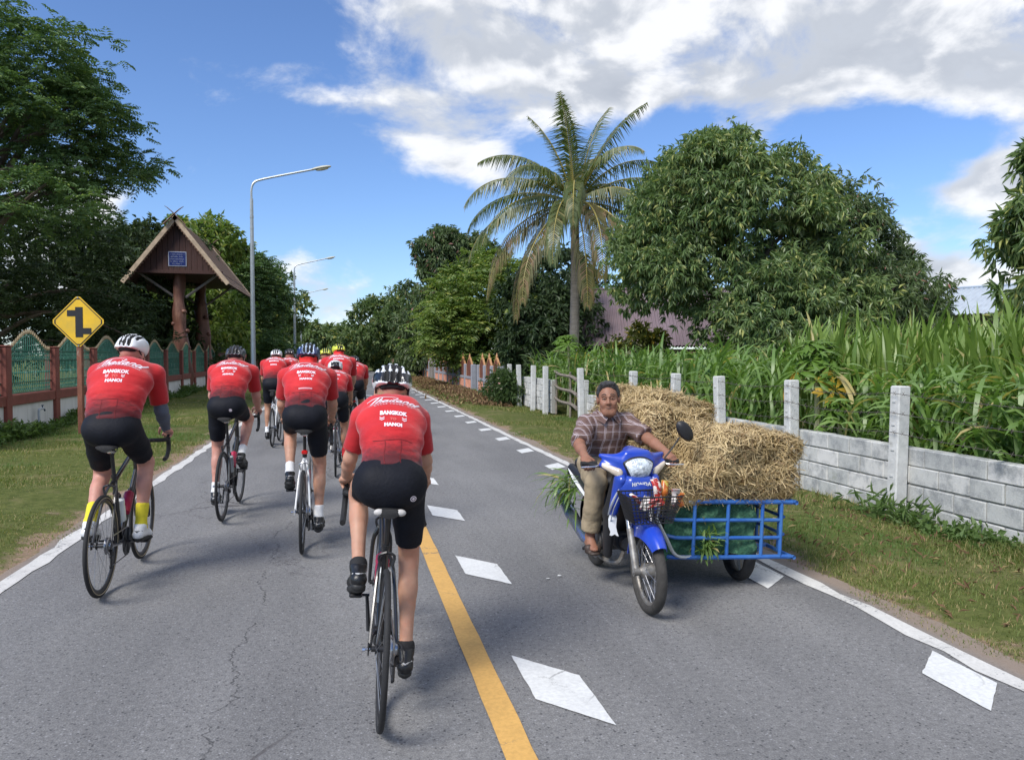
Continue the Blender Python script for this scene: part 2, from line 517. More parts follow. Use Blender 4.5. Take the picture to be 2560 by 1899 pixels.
def paint(name, col, wear):
    m = bpy.data.materials.new(name); m.use_nodes = True; nt = m.node_tree; K.nt = nt
    b = nt.nodes['Principled BSDF']; t = nt.nodes.new('ShaderNodeTexCoord'); v = t.outputs['Object']
    n1 = noise(nt, v, 2.2, 6, .7); n2 = noise(nt, v, 45, 4, .7); n3 = noise(nt, v, 14, 5, .7)
    c = mixc(nt, n2.ss(.3, .7), tuple(q * .82 for q in col), col)
    c = mixc(nt, n1.ss(.4, .75) * .45, c, tuple(q * .62 for q in col))
    cr = nt.nodes.new('ShaderNodeTexVoronoi'); cr.feature = 'DISTANCE_TO_EDGE'; cr.inputs['Scale'].default_value = 2.3
    s = nt.nodes.new('ShaderNodeSeparateXYZ'); nt.links.new(v, s.inputs[0]); x, y = K(s.outputs[0]), K(s.outputs[1])
    nt.links.new(combine(nt, x + (n3 - .5) * .18, y + (n3 - .5) * .18, 0.0), cr.inputs['Vector'])
    c = mixc(nt, K(cr.outputs[0]).ss(.014, .003) * noise(nt, v, .9, 2).ss(.45, .6) * .75, c, (.10, .10, .10))
    c = mixc(nt, (n2 * .6 + n1 * .5).ss(wear, wear + .08) * .85, c, (.14, .14, .15))
    nt.links.new(c, b.inputs['Base Color']); b.inputs['Roughness'].default_value = .7
    bn = nt.nodes.new('ShaderNodeBump'); bn.inputs['Strength'].default_value = .3; bn.inputs['Distance'].default_value = .004
    nt.links.new(n2.s, bn.inputs['Height']); nt.links.new(bn.outputs[0], b.inputs['Normal'])
    return m


WHITE_P = paint('white_road_paint', (.72, .73, .72), .68)
EDGE_P = paint('worn_white_road_paint', (.66, .65, .62), .60)
YELLOW_P = paint('yellow_road_paint', (.66, .385, .11), .76)


def strip(name, x0, x1, y0, y1, mat, jag=.006, step=.25):
    yy = np.arange(y0, y1, step); s_ = road_shift(yy); n = len(yy)
    V = np.stack([np.stack([x0 + s_ + rr.normal(0, jag, n), x1 + s_ + rr.normal(0, jag, n)], 1).ravel(), np.repeat(yy, 2), np.full(2 * n, .005)], 1)
    I = np.arange(2 * n).reshape(-1, 2)
    F = np.stack([I[:-1, 0], I[:-1, 1], I[1:, 1], I[1:, 0]], -1)
    return link(name, np_mesh(name, V, F, [mat]), road)


strip('edge_line', ML - .06, ML + .06, -6, 170, EDGE_P, .012)['label'] = 'worn white line along the left edge'
strip('edge_line', MR - .055, MR + .055, -6, 170, EDGE_P, .012)['label'] = 'worn white line along the right edge'
strip('centre_line', .62, .745, -6, 170, YELLOW_P, .002)['label'] = 'yellow centre line'


def slab(x0, x1, yc, length, slope):
    """A slanted block of paint; ragged by a few millimetres."""
    P = [(x0, yc + length / 2 + slope / 2), (x0, yc - length / 2 + slope / 2), (x1, yc - length / 2 - slope / 2), (x1, yc + length / 2 - slope / 2)]
    V = []
    for i in range(4):
        a, b = np.array(P[i]), np.array(P[(i + 1) % 4])
        for t in np.linspace(0, 1, 9, endpoint=False): V.append(np.append(a + (b - a) * t + rr.normal(0, .0015, 2), .0055))
    V.append((.5 * (x0 + x1), yc, .0055)); V = np.array(V); V[:, 0] += road_shift(yc)
    F = [(36, i, (i + 1) % 36) for i in range(36)]
    o = link('slanted_marking', np_mesh('slanted_marking', V, F, [WHITE_P]), road)


for k in range(-1, 14): slab(.865, 1.142, 3.52 + 2.09 * k, .53, .32)
for k in range(-1, 24): slab(2.83, 3.10, 3.19 + 1.85 * k, .42, -.24)


# ---- grass
def blades(P, L, Wd, bend, mi, seg=2):
    """P base points, L lengths, Wd widths: curved tapering blades as one mesh."""
    n = len(P); a = rng.uniform(0, 2 * math.pi, n)
    d = np.stack([np.cos(a), np.sin(a), np.zeros(n)], 1); sd_ = np.stack([-np.sin(a), np.cos(a), np.zeros(n)], 1)
    up = np.array((0, 0, 1.)); V = []
    for k in range(seg + 1):
        t = k / seg
        c = P + up * (L * (t - .35 * bend * t * t))[:, None] + d * (L * bend * t * t)[:, None]
        wk = (Wd * (1 - t) ** .8)[:, None] * .5
        if k < seg: V += [c - sd_ * wk, c + sd_ * wk]
        else: V += [c]
    V = np.stack(V, 1); m = V.shape[1]; base = np.arange(n)[:, None] * m; F = []
    for k in range(seg - 1):
        F.append(base + np.array([[2 * k, 2 * k + 1, 2 * k + 3]])); F.append(base + np.array([[2 * k, 2 * k + 3, 2 * k + 2]]))
    F.append(base + np.array([[2 * seg - 2, 2 * seg - 1, 2 * seg]]))
    F = np.stack(F, 1).reshape(-1, 3)
    return V.reshape(-1, 3), F, np.repeat(mi, 2 * seg - 1)


GRASS = leaf_mat('grass_blade', (.085, .125, .028), (.19, .225, .065), (.36, .29, .14), .3, .55, .25, .22)
GRASS_LUSH = leaf_mat('lush_grass_blade', (.06, .12, .025), (.14, .22, .055), None, .3, .5, .3)


def verge(name, side, n):
    pts = []
    while sum(map(len, pts)) < n:
        m = n * 2
        yy = 2.2 * np.exp(rng.uniform(0, math.log(60 / 2.2), m))
        if side < 0: xx = rng.uniform(-6.9, -2.36, m) + road_shift(yy); d = EL_ + road_shift(yy) - xx
        else: xx = rng.uniform(3.3, 6.3, m) + road_shift(yy); d = xx - ER_ - road_shift(yy)
        q = np.stack([xx, yy, np.zeros(m)], 1)
        nn = vnoise(q, .9, 5) * .5 + vnoise(q, 3.0, 6) * .4
        keep = (d + nn * .5) > -.10 + rng.uniform(0, .26, m)
        keep &= rng.uniform(0, 1, m) < np.clip(.55 + vnoise(q, 1.3, 9) * .8, .18, 1)
        pts.append(q[keep])
    P = np.vstack(pts)[:n]; dd = np.maximum(EL_ + road_shift(P[:, 1]) - P[:, 0], P[:, 0] - ER_ - road_shift(P[:, 1])); P[:, 2] = np.where(dd < .12, np.maximum(ground_z(P[:, 0], P[:, 1]), 0.0), ground_z(P[:, 0], P[:, 1])) - .006
    dist = np.hypot(P[:, 0], P[:, 1])
    tall = np.clip(vnoise(P, .55, 12) * .6 + .55, .15, 1.3)
    tall = tall + (.9 * np.exp(-((P[:, 0] + 6.3) / .35) ** 2) if side < 0 else .8 * np.exp(-((P[:, 0] - 5.5) / .3) ** 2))
    L = (.035 + .06 * rng.uniform(0, 1, len(P)) ** 1.5) * tall * np.clip(.8 + dist / 30, .8, 1.5)
    Wd = np.clip(.0032 + .00042 * dist, .004, .02) * rng.uniform(.7, 1.4, len(P))
    lush = (vnoise(P, .5, 12) > .25).astype(int)
    near = dist < 13; mats = [GRASS, GRASS_LUSH]; bd = rng.uniform(.25, 1.1, len(P)); V, F, M_ = [], [], []; n0 = 0
    for sel, sg in ((near, 2), (~near, 1)):
        v, f, mm = blades(P[sel], L[sel], Wd[sel], bd[sel], lush[sel], sg); V.append(v); F.append(f + n0); M_.append(mm); n0 += len(v)
    return tag(link(name, np_mesh(name, np.vstack(V), np.vstack(F), mats, True, np.concatenate(M_))), kind='stuff')


tag(verge('verge_grass', -1, 125000), 'short green and straw coloured grass on the left verge beside the fence', 'grass')
tag(verge('verge_grass', 1, 115000), 'short dry grass on the right verge below the block wall', 'grass')

# ================================================================== FENCES, WALLS, LAMPS, SIGNS, HOUSES
RED_PAINT = pm('red_brown_paint', (.20, .058, .042), .7, .18, 5, .25, col2=(.36, .27, .22), sharp2=(.66, .74))
WHITEWASH = pm('stained_whitewash', (.66, .67, .68), .85, .12, 3, .3, col2=(.30, .30, .27), stretch=(1, 1, .25), sharp2=(.52, .8))
GREEN_METAL = pm('sea_green_metal', (.035, .15, .105), .5, .3, 9, col2=(.14, .27, .22), sharp2=(.5, .72))
GOLD_TIP = pm('faded_gold_paint', (.34, .26, .15), .55, .2, 12)
GALV = pm('galvanised_steel', (.42, .46, .48), .42, .10, 3, metal=.55)
CONC = pm('weathered_concrete', (.55, .55, .53), .9, .14, 9, .4, 60, col2=(.30, .30, .28), sharp2=(.58, .76))
MORTAR = pm('mortar', (.34, .33, .30), .95, .15, 20, .4)


def block_mat():
    m = bpy.data.materials.new('concrete_block'); m.use_nodes = True; nt = m.node_tree; K.nt = nt
    b = nt.nodes['Principled BSDF']; t = nt.nodes.new('ShaderNodeTexCoord'); oi = nt.nodes.new('ShaderNodeObjectInfo')
    add = nt.nodes.new('ShaderNodeVectorMath'); add.operation = 'ADD'
    nt.links.new(t.outputs['Object'], add.inputs[0]); nt.links.new(oi.outputs['Location'], add.inputs[1]); v = add.outputs[0]
    r = K(oi.outputs['Random']); n1 = noise(nt, v, 5, 6, .65); n2 = noise(nt, v, 70, 4, .7); n3 = noise(nt, v, 2.0, 5, .7)
    c = mixc(nt, r, (.42, .43, .41), (.62, .61, .58))
    c = mixc(nt, n1.ss(.40, .68), c, (.25, .26, .26))
    c = mixc(nt, n2.ss(.35, .8) * .35, c, (.72, .72, .70))
    c = mixc(nt, n3.ss(.62, .74) * .5, c, (.25, .27, .20))
    nt.links.new(c, b.inputs['Base Color']); b.inputs['Roughness'].default_value = .95; b.inputs['Specular IOR Level'].default_value = .15
    bn = nt.nodes.new('ShaderNodeBump'); bn.inputs['Strength'].default_value = .6; bn.inputs['Distance'].default_value = .008
    nt.links.new((n2 + n1).s, bn.inputs['Height']); nt.links.new(bn.outputs[0], b.inputs['Normal'])
    return m


BLOCK = block_mat()

# ---- left boundary fence: red posts, white panels, green wavy-topped grilles
FX = -6.3
fence = empty('boundary_fence', (FX, 16.3, 0), label='red and white wall fence with green wavy-topped metal grilles on the left', cat='fence')
PY_ = [13.6, 16.32, 18.87, 21.59, 24.35, 27.1, 29.87, 32.6, 35.3, 38.2, 41.4]
post_me = MB().box((0, 0, .80), (.24, .24, 1.90), bev=.012).box((0, 0, 1.765), (.27, .27, .03), bev=.01).mesh('post', RED_PAINT)
for y in PY_: link('post', post_me, fence, (0, y - 16.3, 0))
for i in range(len(PY_) - 1):
    y0, y1 = PY_[i] - 16.3 + .12, PY_[i + 1] - 16.3 - .12; L = y1 - y0; c = (y0 + y1) / 2
    MB().box((0, 0, .72), (.20, L + .01, .20), bev=.01).build('beam', RED_PAINT, fence, loc=(0, c, 0))
    MB().box((-.01, 0, .25), (.12, L + .01, .742)).build('wall_panel', WHITEWASH, fence, loc=(0, c, 0))
    g = MB(); tips = MB(); nb = int(L / .098)
    def top(t): return 1.70 + .34 * math.sin(math.pi * min(1, max(0, (t - .04) / .92))) ** 1.6
    for k in range(nb + 1):
        t = k / nb; yy = -L / 2 + .03 + t * (L - .06); tz = top(t)
        g.tube([(0, yy, .83), (0, yy, tz)], .0095, 5, up=(1, 0, 0))
        for z in (1.24,): g.ball((0, yy, z), (.019, .019, .028), 5, 4)
        if k < nb:            # scrollwork bands: slanted S pieces between the bars
            d = (L - .06) / nb
            for z0 in (.86, .95, 1.50, 1.585):
                g.tube([(0, yy, z0), (.01, yy + d * .35, z0 + .045), (-.01, yy + d * .65, z0 + .035), (0, yy + d, z0 + .085)], .0072, 4)
        tips.lathe([(.012, 0), (.024, .025), (.018, .05), (.001, .105)], (0, yy, tz - .005), (0, 0, 1), 6)
    for z in (.845, 1.05, 1.49, 1.68): g.box((0, 0, z), (.028, L, .022))
    g.tube([(0, -L / 2 + .03 + t * (L - .06), top(t) - .05) for t in np.linspace(0, 1, 15)], .012, 5)
    tips.tube([(0, -L / 2 + .03 + t * (L - .06), top(t)) for t in np.linspace(0, 1, 15)], .009, 5)
    go = g.build('grille', GREEN_METAL, fence, loc=(0, c, 0)); tips.build('spear_points', GOLD_TIP, go)

# ---- farther left: brown picket fence on a white base
BROWN_W = pm('dark_stained_picket', (.085, .045, .032), .7, .3, 6, .3)
pf = empty('picket_fence', (FX, 42, 0), label='dark brown picket fence on a low white wall beyond the green grilles', cat='fence')
for k in range(12):
    y = 42.2 + 2.9 * k; xs = road_shift(y)
    MB().box((0, 0, .75), (.2, .2, 1.75), bev=.01).build('post', RED_PAINT, pf, loc=(xs, y - 42, 0))
    MB().box((0, 0, .30), (.12, 2.68, .74)).build('wall_panel', WHITEWASH, pf, loc=(xs, y - 42 + 1.45, 0))
    q = MB()
    for j in range(16):
        yy = -1.24 + j * .165; h = 1.72 + .10 * math.sin(j * 1.9) * .3
        q.prism([(-.055, .70), (.055, .70), (.055, h - .09), (0, h), (-.055, h - .09)], -.012, .012, (0, yy, 0), (0, 1, 0), (0, 0, 1))
    q.box((.02, 0, .95), (.025, 2.66, .06)).box((.02, 0, 1.4), (.025, 2.66, .06))
    o = q.build('picket_section', BROWN_W, pf, loc=(xs, y - 42 + 1.45, 0)); o['kind'] = 'stuff'

# ---- yellow warning sign
SIGN_Y = pm('sign_yellow', (.78, .47, .015), .45, .08, 4, col2=(.62, .40, .04))
BLACK_P = pm('sign_black', (.012, .012, .014), .5, .2, 10)
RUST_POST = pm('rusty_post', (.20, .075, .045), .8, .35, 10, .5, col2=(.42, .36, .30), stretch=(1, 1, .3), sharp2=(.6, .72))
sg = empty('road_sign', (-5.02, 16.5, 0), (0, 0, R(-10)), 'yellow diamond warning sign with black staggered side roads on a rusty post', 'road sign')
MB().box((0, .03, .95), (.10, .085, 2.05), bev=.008).build('post', RUST_POST, sg)
def dia(r, c=.06):
    return [(r - c, -c * .6), (r - c, c * .6), (c * .6, r - c), (-c * .6, r - c), (-r + c, c * .6), (-r + c, -c * .6), (-c * .6, -r + c), (c * .6, -r + c)]
ZC = 2.245
UU, VV = (1, 0, 0), (0, 0, 1)
pl = MB().prism(dia(.545), 0, .004, (0, -.016, ZC), UU, VV).build('plate', SIGN_Y, sg, smooth=False)
b = MB(); o_, i_ = dia(.515), dia(.493)
for k in range(8):
    j = (k + 1) % 8; b.prism([o_[k], o_[j], i_[j], i_[k]], 0, .003, (0, -.0225, ZC), UU, VV)
b.build('border', BLACK_P, pl, smooth=False)
s_ = .00302
b = MB().prism([(x * s_, y * s_) for x, y in ((-18, -100), (29, -100), (29, -80), (82, -80), (82, -41), (29, -41), (29, 94), (-18, 94), (-18, 74), (-70, 74), (-70, 35), (-18, 35))], 0, .003, (0, -.0225, ZC), UU, VV)
b.build('symbol', BLACK_P, pl, smooth=False)
for z in (.47, -.47): MB().lathe([(.014, 0), (.012, .01)], (0, -.024, ZC + z), (0, -1, 0), 8).build('bolt', GALV, pl)

# ---- street lamps
HEADM = pm('lamp_head_grey', (.50, .49, .40), .5, .1, 4)
LENS = pm('lamp_lens', (.62, .58, .42), .25, .05, 4)
pole_me = MB().lathe([(.11, -.1), (.105, 0), (.10, .02), (.085, 3.2), (.068, 6.6), (.062, 7.6)], n=12).lathe([(.075, 6.86), (.075, 6.94)], n=12).lathe([(.074, 6.45), (.074, 6.51)], n=12).mesh('pole', GALV)
arm_me = MB().tube(smooth_path([(0, 0, 7.55), (0, 0, 7.95), (.10, 0, 8.22), (.42, 0, 8.36), (1.4, 0, 8.60), (2.35, 0, 8.82)], 5), .042, 8).mesh('arm', GALV)
hd = MB()
prof = [(2.26, .05, .04), (2.40, .10, .07), (2.62, .145, .085), (2.82, .14, .075), (2.96, .09, .05), (3.0, .03, .02)]
hd.loft([np.array([(x, wy * math.cos(a), 8.80 + (x - 2.26) * .20 + (h * math.sin(a) if math.sin(a) > 0 else .45 * h * math.sin(a))) for a in np.linspace(0, 2 * math.pi, 12, endpoint=False)]) for x, wy, h in prof])
head_me = hd.mesh('lamp_head', HEADM)
ln = MB().loft([np.array([(2.66 + rx * math.cos(a), ry * math.sin(a), 8.80 + .08 - .045 - dz + (2.66 + rx * math.cos(a) - 2.66) * .2) for a in np.linspace(0, 2 * math.pi, 12, endpoint=False)]) for rx, ry, dz in ((.25, .11, -.01), (.22, .095, .03), (.10, .04, .05))])
lens_me = ln.mesh('lens', LENS)
ordn = ['nearest tall grey street lamp with its arm reaching over the road', 'second street lamp along the left side, half hidden by leaves',
        'third street lamp along the left side, only its head clear of the trees', 'fourth street lamp along the left side far down the road',
        'fifth street lamp along the left side, tiny and far off', 'farthest street lamp down the road']
for k in range(6):
    y = 31.3 + 28.5 * k
    L = empty('street_lamp', (-3.38 + road_shift(y) * (.75 if k < 5 else .6), y, 0), (0, 0, R(-3)), ordn[k], 'street lamp', 'street lamps along the road')
    link('pole', pole_me, L); link('arm', arm_me, L); h = link('lamp_head', head_me, L); link('lens', lens_me, h)

# ---- roofed log shelter
LOG = pm('varnished_log', (.145, .062, .045), .5, .4, 3, .8, 14, col2=(.26, .14, .10), stretch=(1, 1, .35), sharp2=(.5, .7))
PLANK = pm('dark_red_plank', (.055, .021, .017), .6, .35, 4, .3, stretch=(6, 1, .4))
WEATH = pm('weathered_board', (.46, .36, .26), .8, .25, 5, .4, stretch=(1, 3, 1))
CARVED = pm('carved_board', (.20, .12, .085), .75, .3, 22, .6)
SHING = pm('wooden_shingle', (.29, .19, .14), .8, .3, 14, .4, col2=(.38, .29, .23), sharp2=(.52, .75))
BEAMG = pm('grey_beam', (.22, .20, .19), .8, .25, 8, .3)
SXc, SY0, SY1 = -6.60, 33.6, 42.4
sh_ = empty('log_shelter', (SXc, SY0, 0), label='tall roofed wooden shelter on two log trunks behind the left fence', cat='shelter')
def log(name, y, r0, seed, h=5.3):
    r_ = np.random.default_rng(seed); n = 14; rings = []
    ph = r_.uniform(0, 6.28, 6)
    for z in np.linspace(-.1, h, 34):
        a = np.linspace(0, 2 * math.pi, n, endpoint=False); t = z / h
        rad = r0 * (1.22 - .42 * t + .45 * max(0, .16 - t)) * (1 + .14 * np.sin(2 * a + ph[0] + z) + .12 * np.sin(3 * a + ph[1] - 1.3 * z) + .08 * np.sin(5 * a + ph[2] + 3.5 * z) + .08 * math.sin(5 * z + ph[3]))
        rings.append(np.stack([.07 * math.sin(z * 1.1 + ph[4]) + rad * np.cos(a), y + rad * np.sin(a), np.full(n, z)], 1))
    q = MB().loft(rings)
    for z, an in ((2.35, 2.6), (2.9, 3.3), (1.9, .3), (3.4, 5.4), (1.5, 4.2), (2.6, 5.9)):
        c = np.array((math.cos(an) * r0 * 1.0, y + math.sin(an) * r0 * 1.0, z))
        q.ball(c, (r0 * .42, r0 * .42, r0 * .36), 8, 6)
    q.build('log_trunk', LOG, sh_, sharp=80)
log('a', .9, .27, 3); log('b', 6.0, .29, 5)
EZ, AZ, HW = 5.05, 7.15, 1.72
LEN = SY1 - SY0
for s in (-1, 1):
    n_c = 17
    dx = HW + .28; sl = (AZ - EZ + .15) / HW
    sv = nrm((s * 1.0, 0, -sl)); nv = nrm((s * sl, 0, 1.0)); tot = math.hypot(dx, dx * sl)
    MB().prism([(0, 0), (tot, 0), (tot, LEN), (0, LEN)], -.03 * s, 0, (0, 0, AZ), sv, (0, 1, 0)).build('roof_slope', PLANK, sh_, smooth=False)
    for k in range(n_c):
        a0 = tot * k / n_c; a1 = tot * (k + 1) / n_c + .05; q = MB(); st = .19; m = int(LEN / st)
        for j in range(m):
            y0 = j * st + (st / 2 if k % 2 else 0) + .05
            if y0 + st > LEN: break
            P = [(a0, y0 + .004), (a1 - .03, y0 + .004), (a1 + rng.uniform(-.012, .012), y0 + st / 2), (a1 - .03, y0 + st - .004), (a0, y0 + st - .004)]
            V = []
            for (u_, v_) in P: V.append(np.array((0, 0, AZ)) + sv * u_ + np.array((0, v_, 0)) + nv * (.014 + .03 * (u_ - a0) / (a1 - a0)))
            V2 = [p - nv * .012 for p in V]
            q.add(V + V2, [(0, 1, 2, 3, 4) if s > 0 else (4, 3, 2, 1, 0), (1, 6, 7, 2), (2, 7, 8, 3), (0, 5, 6, 1), (3, 8, 9, 4)])
        o = q.build('shingle_course', SHING, sh_, smooth=False); o['kind'] = 'stuff'
    for y0, nm in ((-.10, 'bargeboard'), (LEN + .02, 'bargeboard')):
        e = np.array((0, 0, AZ + .12)); tp = tot + .12
        MB().prism([(0, 0), (tp, 0), (tp, .16 * s), (0, .16 * s)], 0, .05, e + np.array((0, y0 + .05, 0)), sv, np.cross(sv, (0, 1, 0)) * -1 * s * s).build(nm, WEATH, sh_, smooth=False)
    # carved inner board with scallops
    P = [(0.1, 0)]; m = 22
    for k in range(m): P += [(.1 + (tot - .25) * (k + .0) / m, -.11), (.1 + (tot - .25) * (k + .5) / m, -.17)]
    P += [(tot - .15, -.11), (tot - .15, 0)]
    if s < 0: P = [(a, -b_) for a, b_ in P]
    MB().prism(P, -.015, .015, (0, .02, AZ + .02), sv, nv * s).build('carved_board', CARVED, sh_, smooth=False)
# gable planks
npk = 15
for k in range(npk):
    x0 = -HW + .05 + (2 * HW - .1) * k / npk; x1 = -HW + .05 + (2 * HW - .1) * (k + 1) / npk - .012
    def zt(x): return AZ - .12 - abs(x) * (AZ - EZ) / HW
    P = [(x0, EZ - .02), (x1, EZ - .02), (x1, max(zt(x1), EZ)), (x0, max(zt(x0), EZ))]
    if x0 < 0 < x1: P.insert(3, (0, zt(0)))
    MB().prism(P, 0, .03 + .006 * (k % 2), (0, .32, 0), (1, 0, 0), (0, 0, 1)).build('gable_plank', PLANK, sh_, smooth=False)
MB().box((0, LEN / 2 + .2, EZ - .03), (2 * HW - .1, LEN - .6, .05)).build('ceiling', PLANK, sh_, smooth=False)
MB().box((0, .30, EZ - .06), (2 * HW + .1, .10, .13), bev=.01).build('tie_beam', PLANK, sh_)
for y in (.9, 6.0):
    for s in (-1, 1):
        MB().tube([(s * .2, y, 4.0), (s * (HW - .12), y - .3, EZ - .04)], .055, 6).build('brace', BEAMG, sh_)
for y in (-.13, LEN + .1):
    for s in (-1, 1):
        P = smooth_path([(s * .42, y, AZ - .30), (0, y, AZ + .14), (-s * .24, y, AZ + .36), (-s * .36, y, AZ + .44)], 4)
        MB().tube(P, np.linspace(.075, .02, len(P)), 6, flat=.45).build('crossed_finial', CARVED, sh_)
PLQ = pm('plaque_blue', (.012, .028, .15), .4, .15, 6); PLW = pm('plaque_white', (.42, .46, .58), .5, .1, 8)
pq = MB().box((0, 0, 0), (.70, .02, .60), bev=.006).build('plaque', PLW, sh_, loc=(.02, .275, 5.52))
MB().box((0, -.012, 0), (.64, .008, .54), bev=.003).build('plaque_face', PLQ, pq)
q = MB(); rt_ = np.random.default_rng(11)
for row, (z, x0, x1) in enumerate(((.18, -.27, .27), (.085, -.27, .2), (-.01, -.27, .26), (-.105, -.27, .25), (-.20, -.18, .16))):
    x = x0
    while x < x1:
        wd = rt_.uniform(.018, .032); h = .028
        q.tube([(x, -.018, z - h / 2), (x, -.018, z + h / 2), (x + wd * .5, -.018, z + h * rt_.uniform(.2, .7)), (x + wd, -.018, z - h / 2)], .0042, 4)
        if rt_.uniform() < .3: q.tube([(x, -.018, z + h * .8), (x + wd, -.018, z + h * 1.1)], .0035, 4)
        x += wd + (.05 if rt_.uniform() < .1 else .012)
q.build('inscription', PLW, pq)['kind'] = 'stuff'

# ---- right: concrete posts with barbed wire, block wall
pwf = empty('wire_fence', (5.6, 6.9, 0), label='white concrete posts strung with barbed wire along the right verge', cat='fence')
WY = [6.89, 8.81, 10.67, 12.4, 14.31, 17.72, 20.96, 22.6, 24.2, 26.0]
cp = MB().box((0, 0, .56), (.14, .14, 1.44), bev=.012)
for z in (.35, .62, .88, 1.12): cp.box((-.072, 0, z), (.012, .05, .02))
cp_me = cp.mesh('post', CONC)
for i, y in enumerate(WY):
    o = link('post', cp_me, pwf, (.0 + .03 * math.sin(i * 3), y - 6.9, 0), (R(1.2 * math.sin(i * 5)), R(1.5 * math.sin(i * 2 + 1)), 0))
MB().box((0, 0, .42), (.13, .13, 1.1), bev=.012).build('short_post', CONC, pwf, loc=(.28, 18.3 - 6.9, 0), rot=(0, R(2), 0))
WIRE = pm('rusted_wire', (.10, .085, .075), .7, .3, 20, metal=.3)
yy_all = [3.0] + WY[:6]
for z in (.80, 1.0, 1.2):
    q = MB(); P = []
    for i in range(len(yy_all) - 1):
        for t in np.linspace(0, 1, 8, endpoint=False):
            P.append((-.08, yy_all[i] + t * (yy_all[i + 1] - yy_all[i]) - 6.9, z - .045 * math.sin(math.pi * t) + .01 * math.sin(i * 7)))
    q.tube(P, .0032, 4)
    for y in np.arange(3.2, 17, .13):
        i = np.searchsorted([p[1] + 6.9 for p in P], y); i = min(i, len(P) - 1)
        zz = P[i][2]; q.tube([(-.10, y - 6.9, zz - .02), (-.06, y - 6.9 + .01, zz + .02)], .002, 3); q.tube([(-.10, y - 6.9, zz + .02), (-.06, y - 6.9 + .012, zz - .02)], .002, 3)
    q.build('wire', WIRE, pwf)


def block_wall(name, x, y0, y1, z0, rows, label, seed):
    r_ = np.random.default_rng(seed)
    W_ = empty(name, (x, y0, 0), label=label, cat='wall')
    MB().box((.0, (y1 - y0) / 2, z0 + rows * .095 - .02), (.095, y1 - y0, rows * .19 - .03)).build('mortar_core', MORTAR, W_, smooth=False)
    bms = [MB().box((0, 0, 0), (.135, .382 * f, .178), bev=.009).mesh('block', BLOCK) for f in (1, .5)]
    for r in range(rows):
        y = y0 + (0 if r % 2 else -.195)
        while y < y1 - .05:
            f = 0; Lb = .39
            if y < y0 - .01: y = y0; f = 1; Lb = .195
            elif y + .39 > y1 + .02: f = 1; Lb = .195
            o = link('block', bms[f], W_, (r_.normal(0, .003), y - y0 + Lb / 2, z0 + r * .19 + .095 + r_.normal(0, .002)), (r_.normal(0, .006), r_.normal(0, .012), r_.normal(0, .008)))
            y += Lb
    return W_


block_wall('block_wall', 5.76, 3.12, 17.55, -.11, 4, 'low grey concrete block wall along the right verge', 1)
block_wall('block_wall', 5.80, 20.9, 24.35, -.05, 5, 'short far piece of whitish block wall beyond the stick gate', 2)

STICK = pm('grey_stick', (.20, .17, .14), .85, .3, 14, .5)
gt = empty('stick_gate', (5.75, 18.4, 0), label='rough gate of crooked grey branches between white posts', cat='gate')
for z in (.28, .62, 1.0): MB().tube(smooth_path([(0, .1, z - .04), (.06, .8, z + .03), (-.04, 1.5, z + .07), (.03, 2.3, z + .14)], 4), np.linspace(.05, .032, 13), 6).build('branch', STICK, gt)
for y in (.9, 2.25): MB().tube([(.06, y, -.05), (.09, y + .06, .6), (.05, y - .03, 1.15)], .03, 6).build('upright', STICK, gt)

# ---- right: salmon and grey wall with pointed arch boards
ORNG = pm('salmon_paint', (.72, .33, .22), .8, .12, 4, .2, col2=(.52, .24, .17))
GREYP = pm('grey_paint', (.27, .28, .32), .75, .12, 5, .2)
ARCHB = pm('arch_brown_board', (.16, .055, .035), .65, .3, 6, .3, stretch=(1, 4, .5))
ARCHT = pm('arch_gold_trim', (.42, .22, .10), .6, .25, 12)
aw = empty('arched_fence', (5.62, 27.8, 0), label='salmon and grey wall topped with brown pointed arch boards on the right', cat='fence')
def arch_poly(wd, h, inset=0.0):
    P = []
    for t in np.linspace(0, 1, 7): P.append((-(wd / 2 - inset) * math.cos(t * math.pi / 2) ** .8, h * .45 + (h * .55 - inset * 1.4) * (t ** 1.15)))
    P2 = [(-x, z) for x, z in P[:-1]][::-1]
    return [(-(wd / 2 - inset), inset * .0)] + P + P2 + [(wd / 2 - inset, 0)]
def bay(y0, wd):
    c = y0 + wd / 2 - 27.8
    MB().box((0, 0, .0), (.20, wd - .14, .26)).build('plinth', GREYP, aw, loc=(0, c, 0))
    MB().box((0, 0, .32), (.12, wd - .155, .40), bev=.01).build('panel', ORNG, aw, loc=(0, c, 0))
    MB().box((0, 0, .575), (.17, wd - .15, .12), bev=.01).build('rail', GREYP, aw, loc=(0, c, 0))
    w2 = min(1.5, wd - .35)
    a = MB().prism(arch_poly(w2, .88, .06), -.02, .02, (0, 0, .64), (0, 1, 0), (0, 0, 1)).build('arch_board', ARCHB, aw, smooth=False, loc=(0, c, 0))
    q = MB(); oP, iP = arch_poly(w2, .88), arch_poly(w2, .88, .065)
    for k in range(len(oP) - 1): q.prism([oP[k], oP[k + 1], iP[k + 1], iP[k]], -.035, .035, (0, 0, .64), (0, 1, 0), (0, 0, 1))
    q.lathe([(.04, 0), (.05, .06), (.004, .2)], (0, 0, 1.48), (0, 0, 1), 6)
    q.build('trim', ARCHT, a, smooth=False)
gp = MB().box((0, 0, .53), (.22, .20, 1.30), bev=.015).mesh('post', GREYP)
def run(y0, n, wd):
    for k in range(n + 1): link('post', gp, aw, (0, y0 + k * wd - 27.8, 0))
    for k in range(n): bay(y0 + k * wd, wd)
run(27.4, 3, 1.5); run(33.4, 7, 1.98); run(50.6, 5, 1.7)
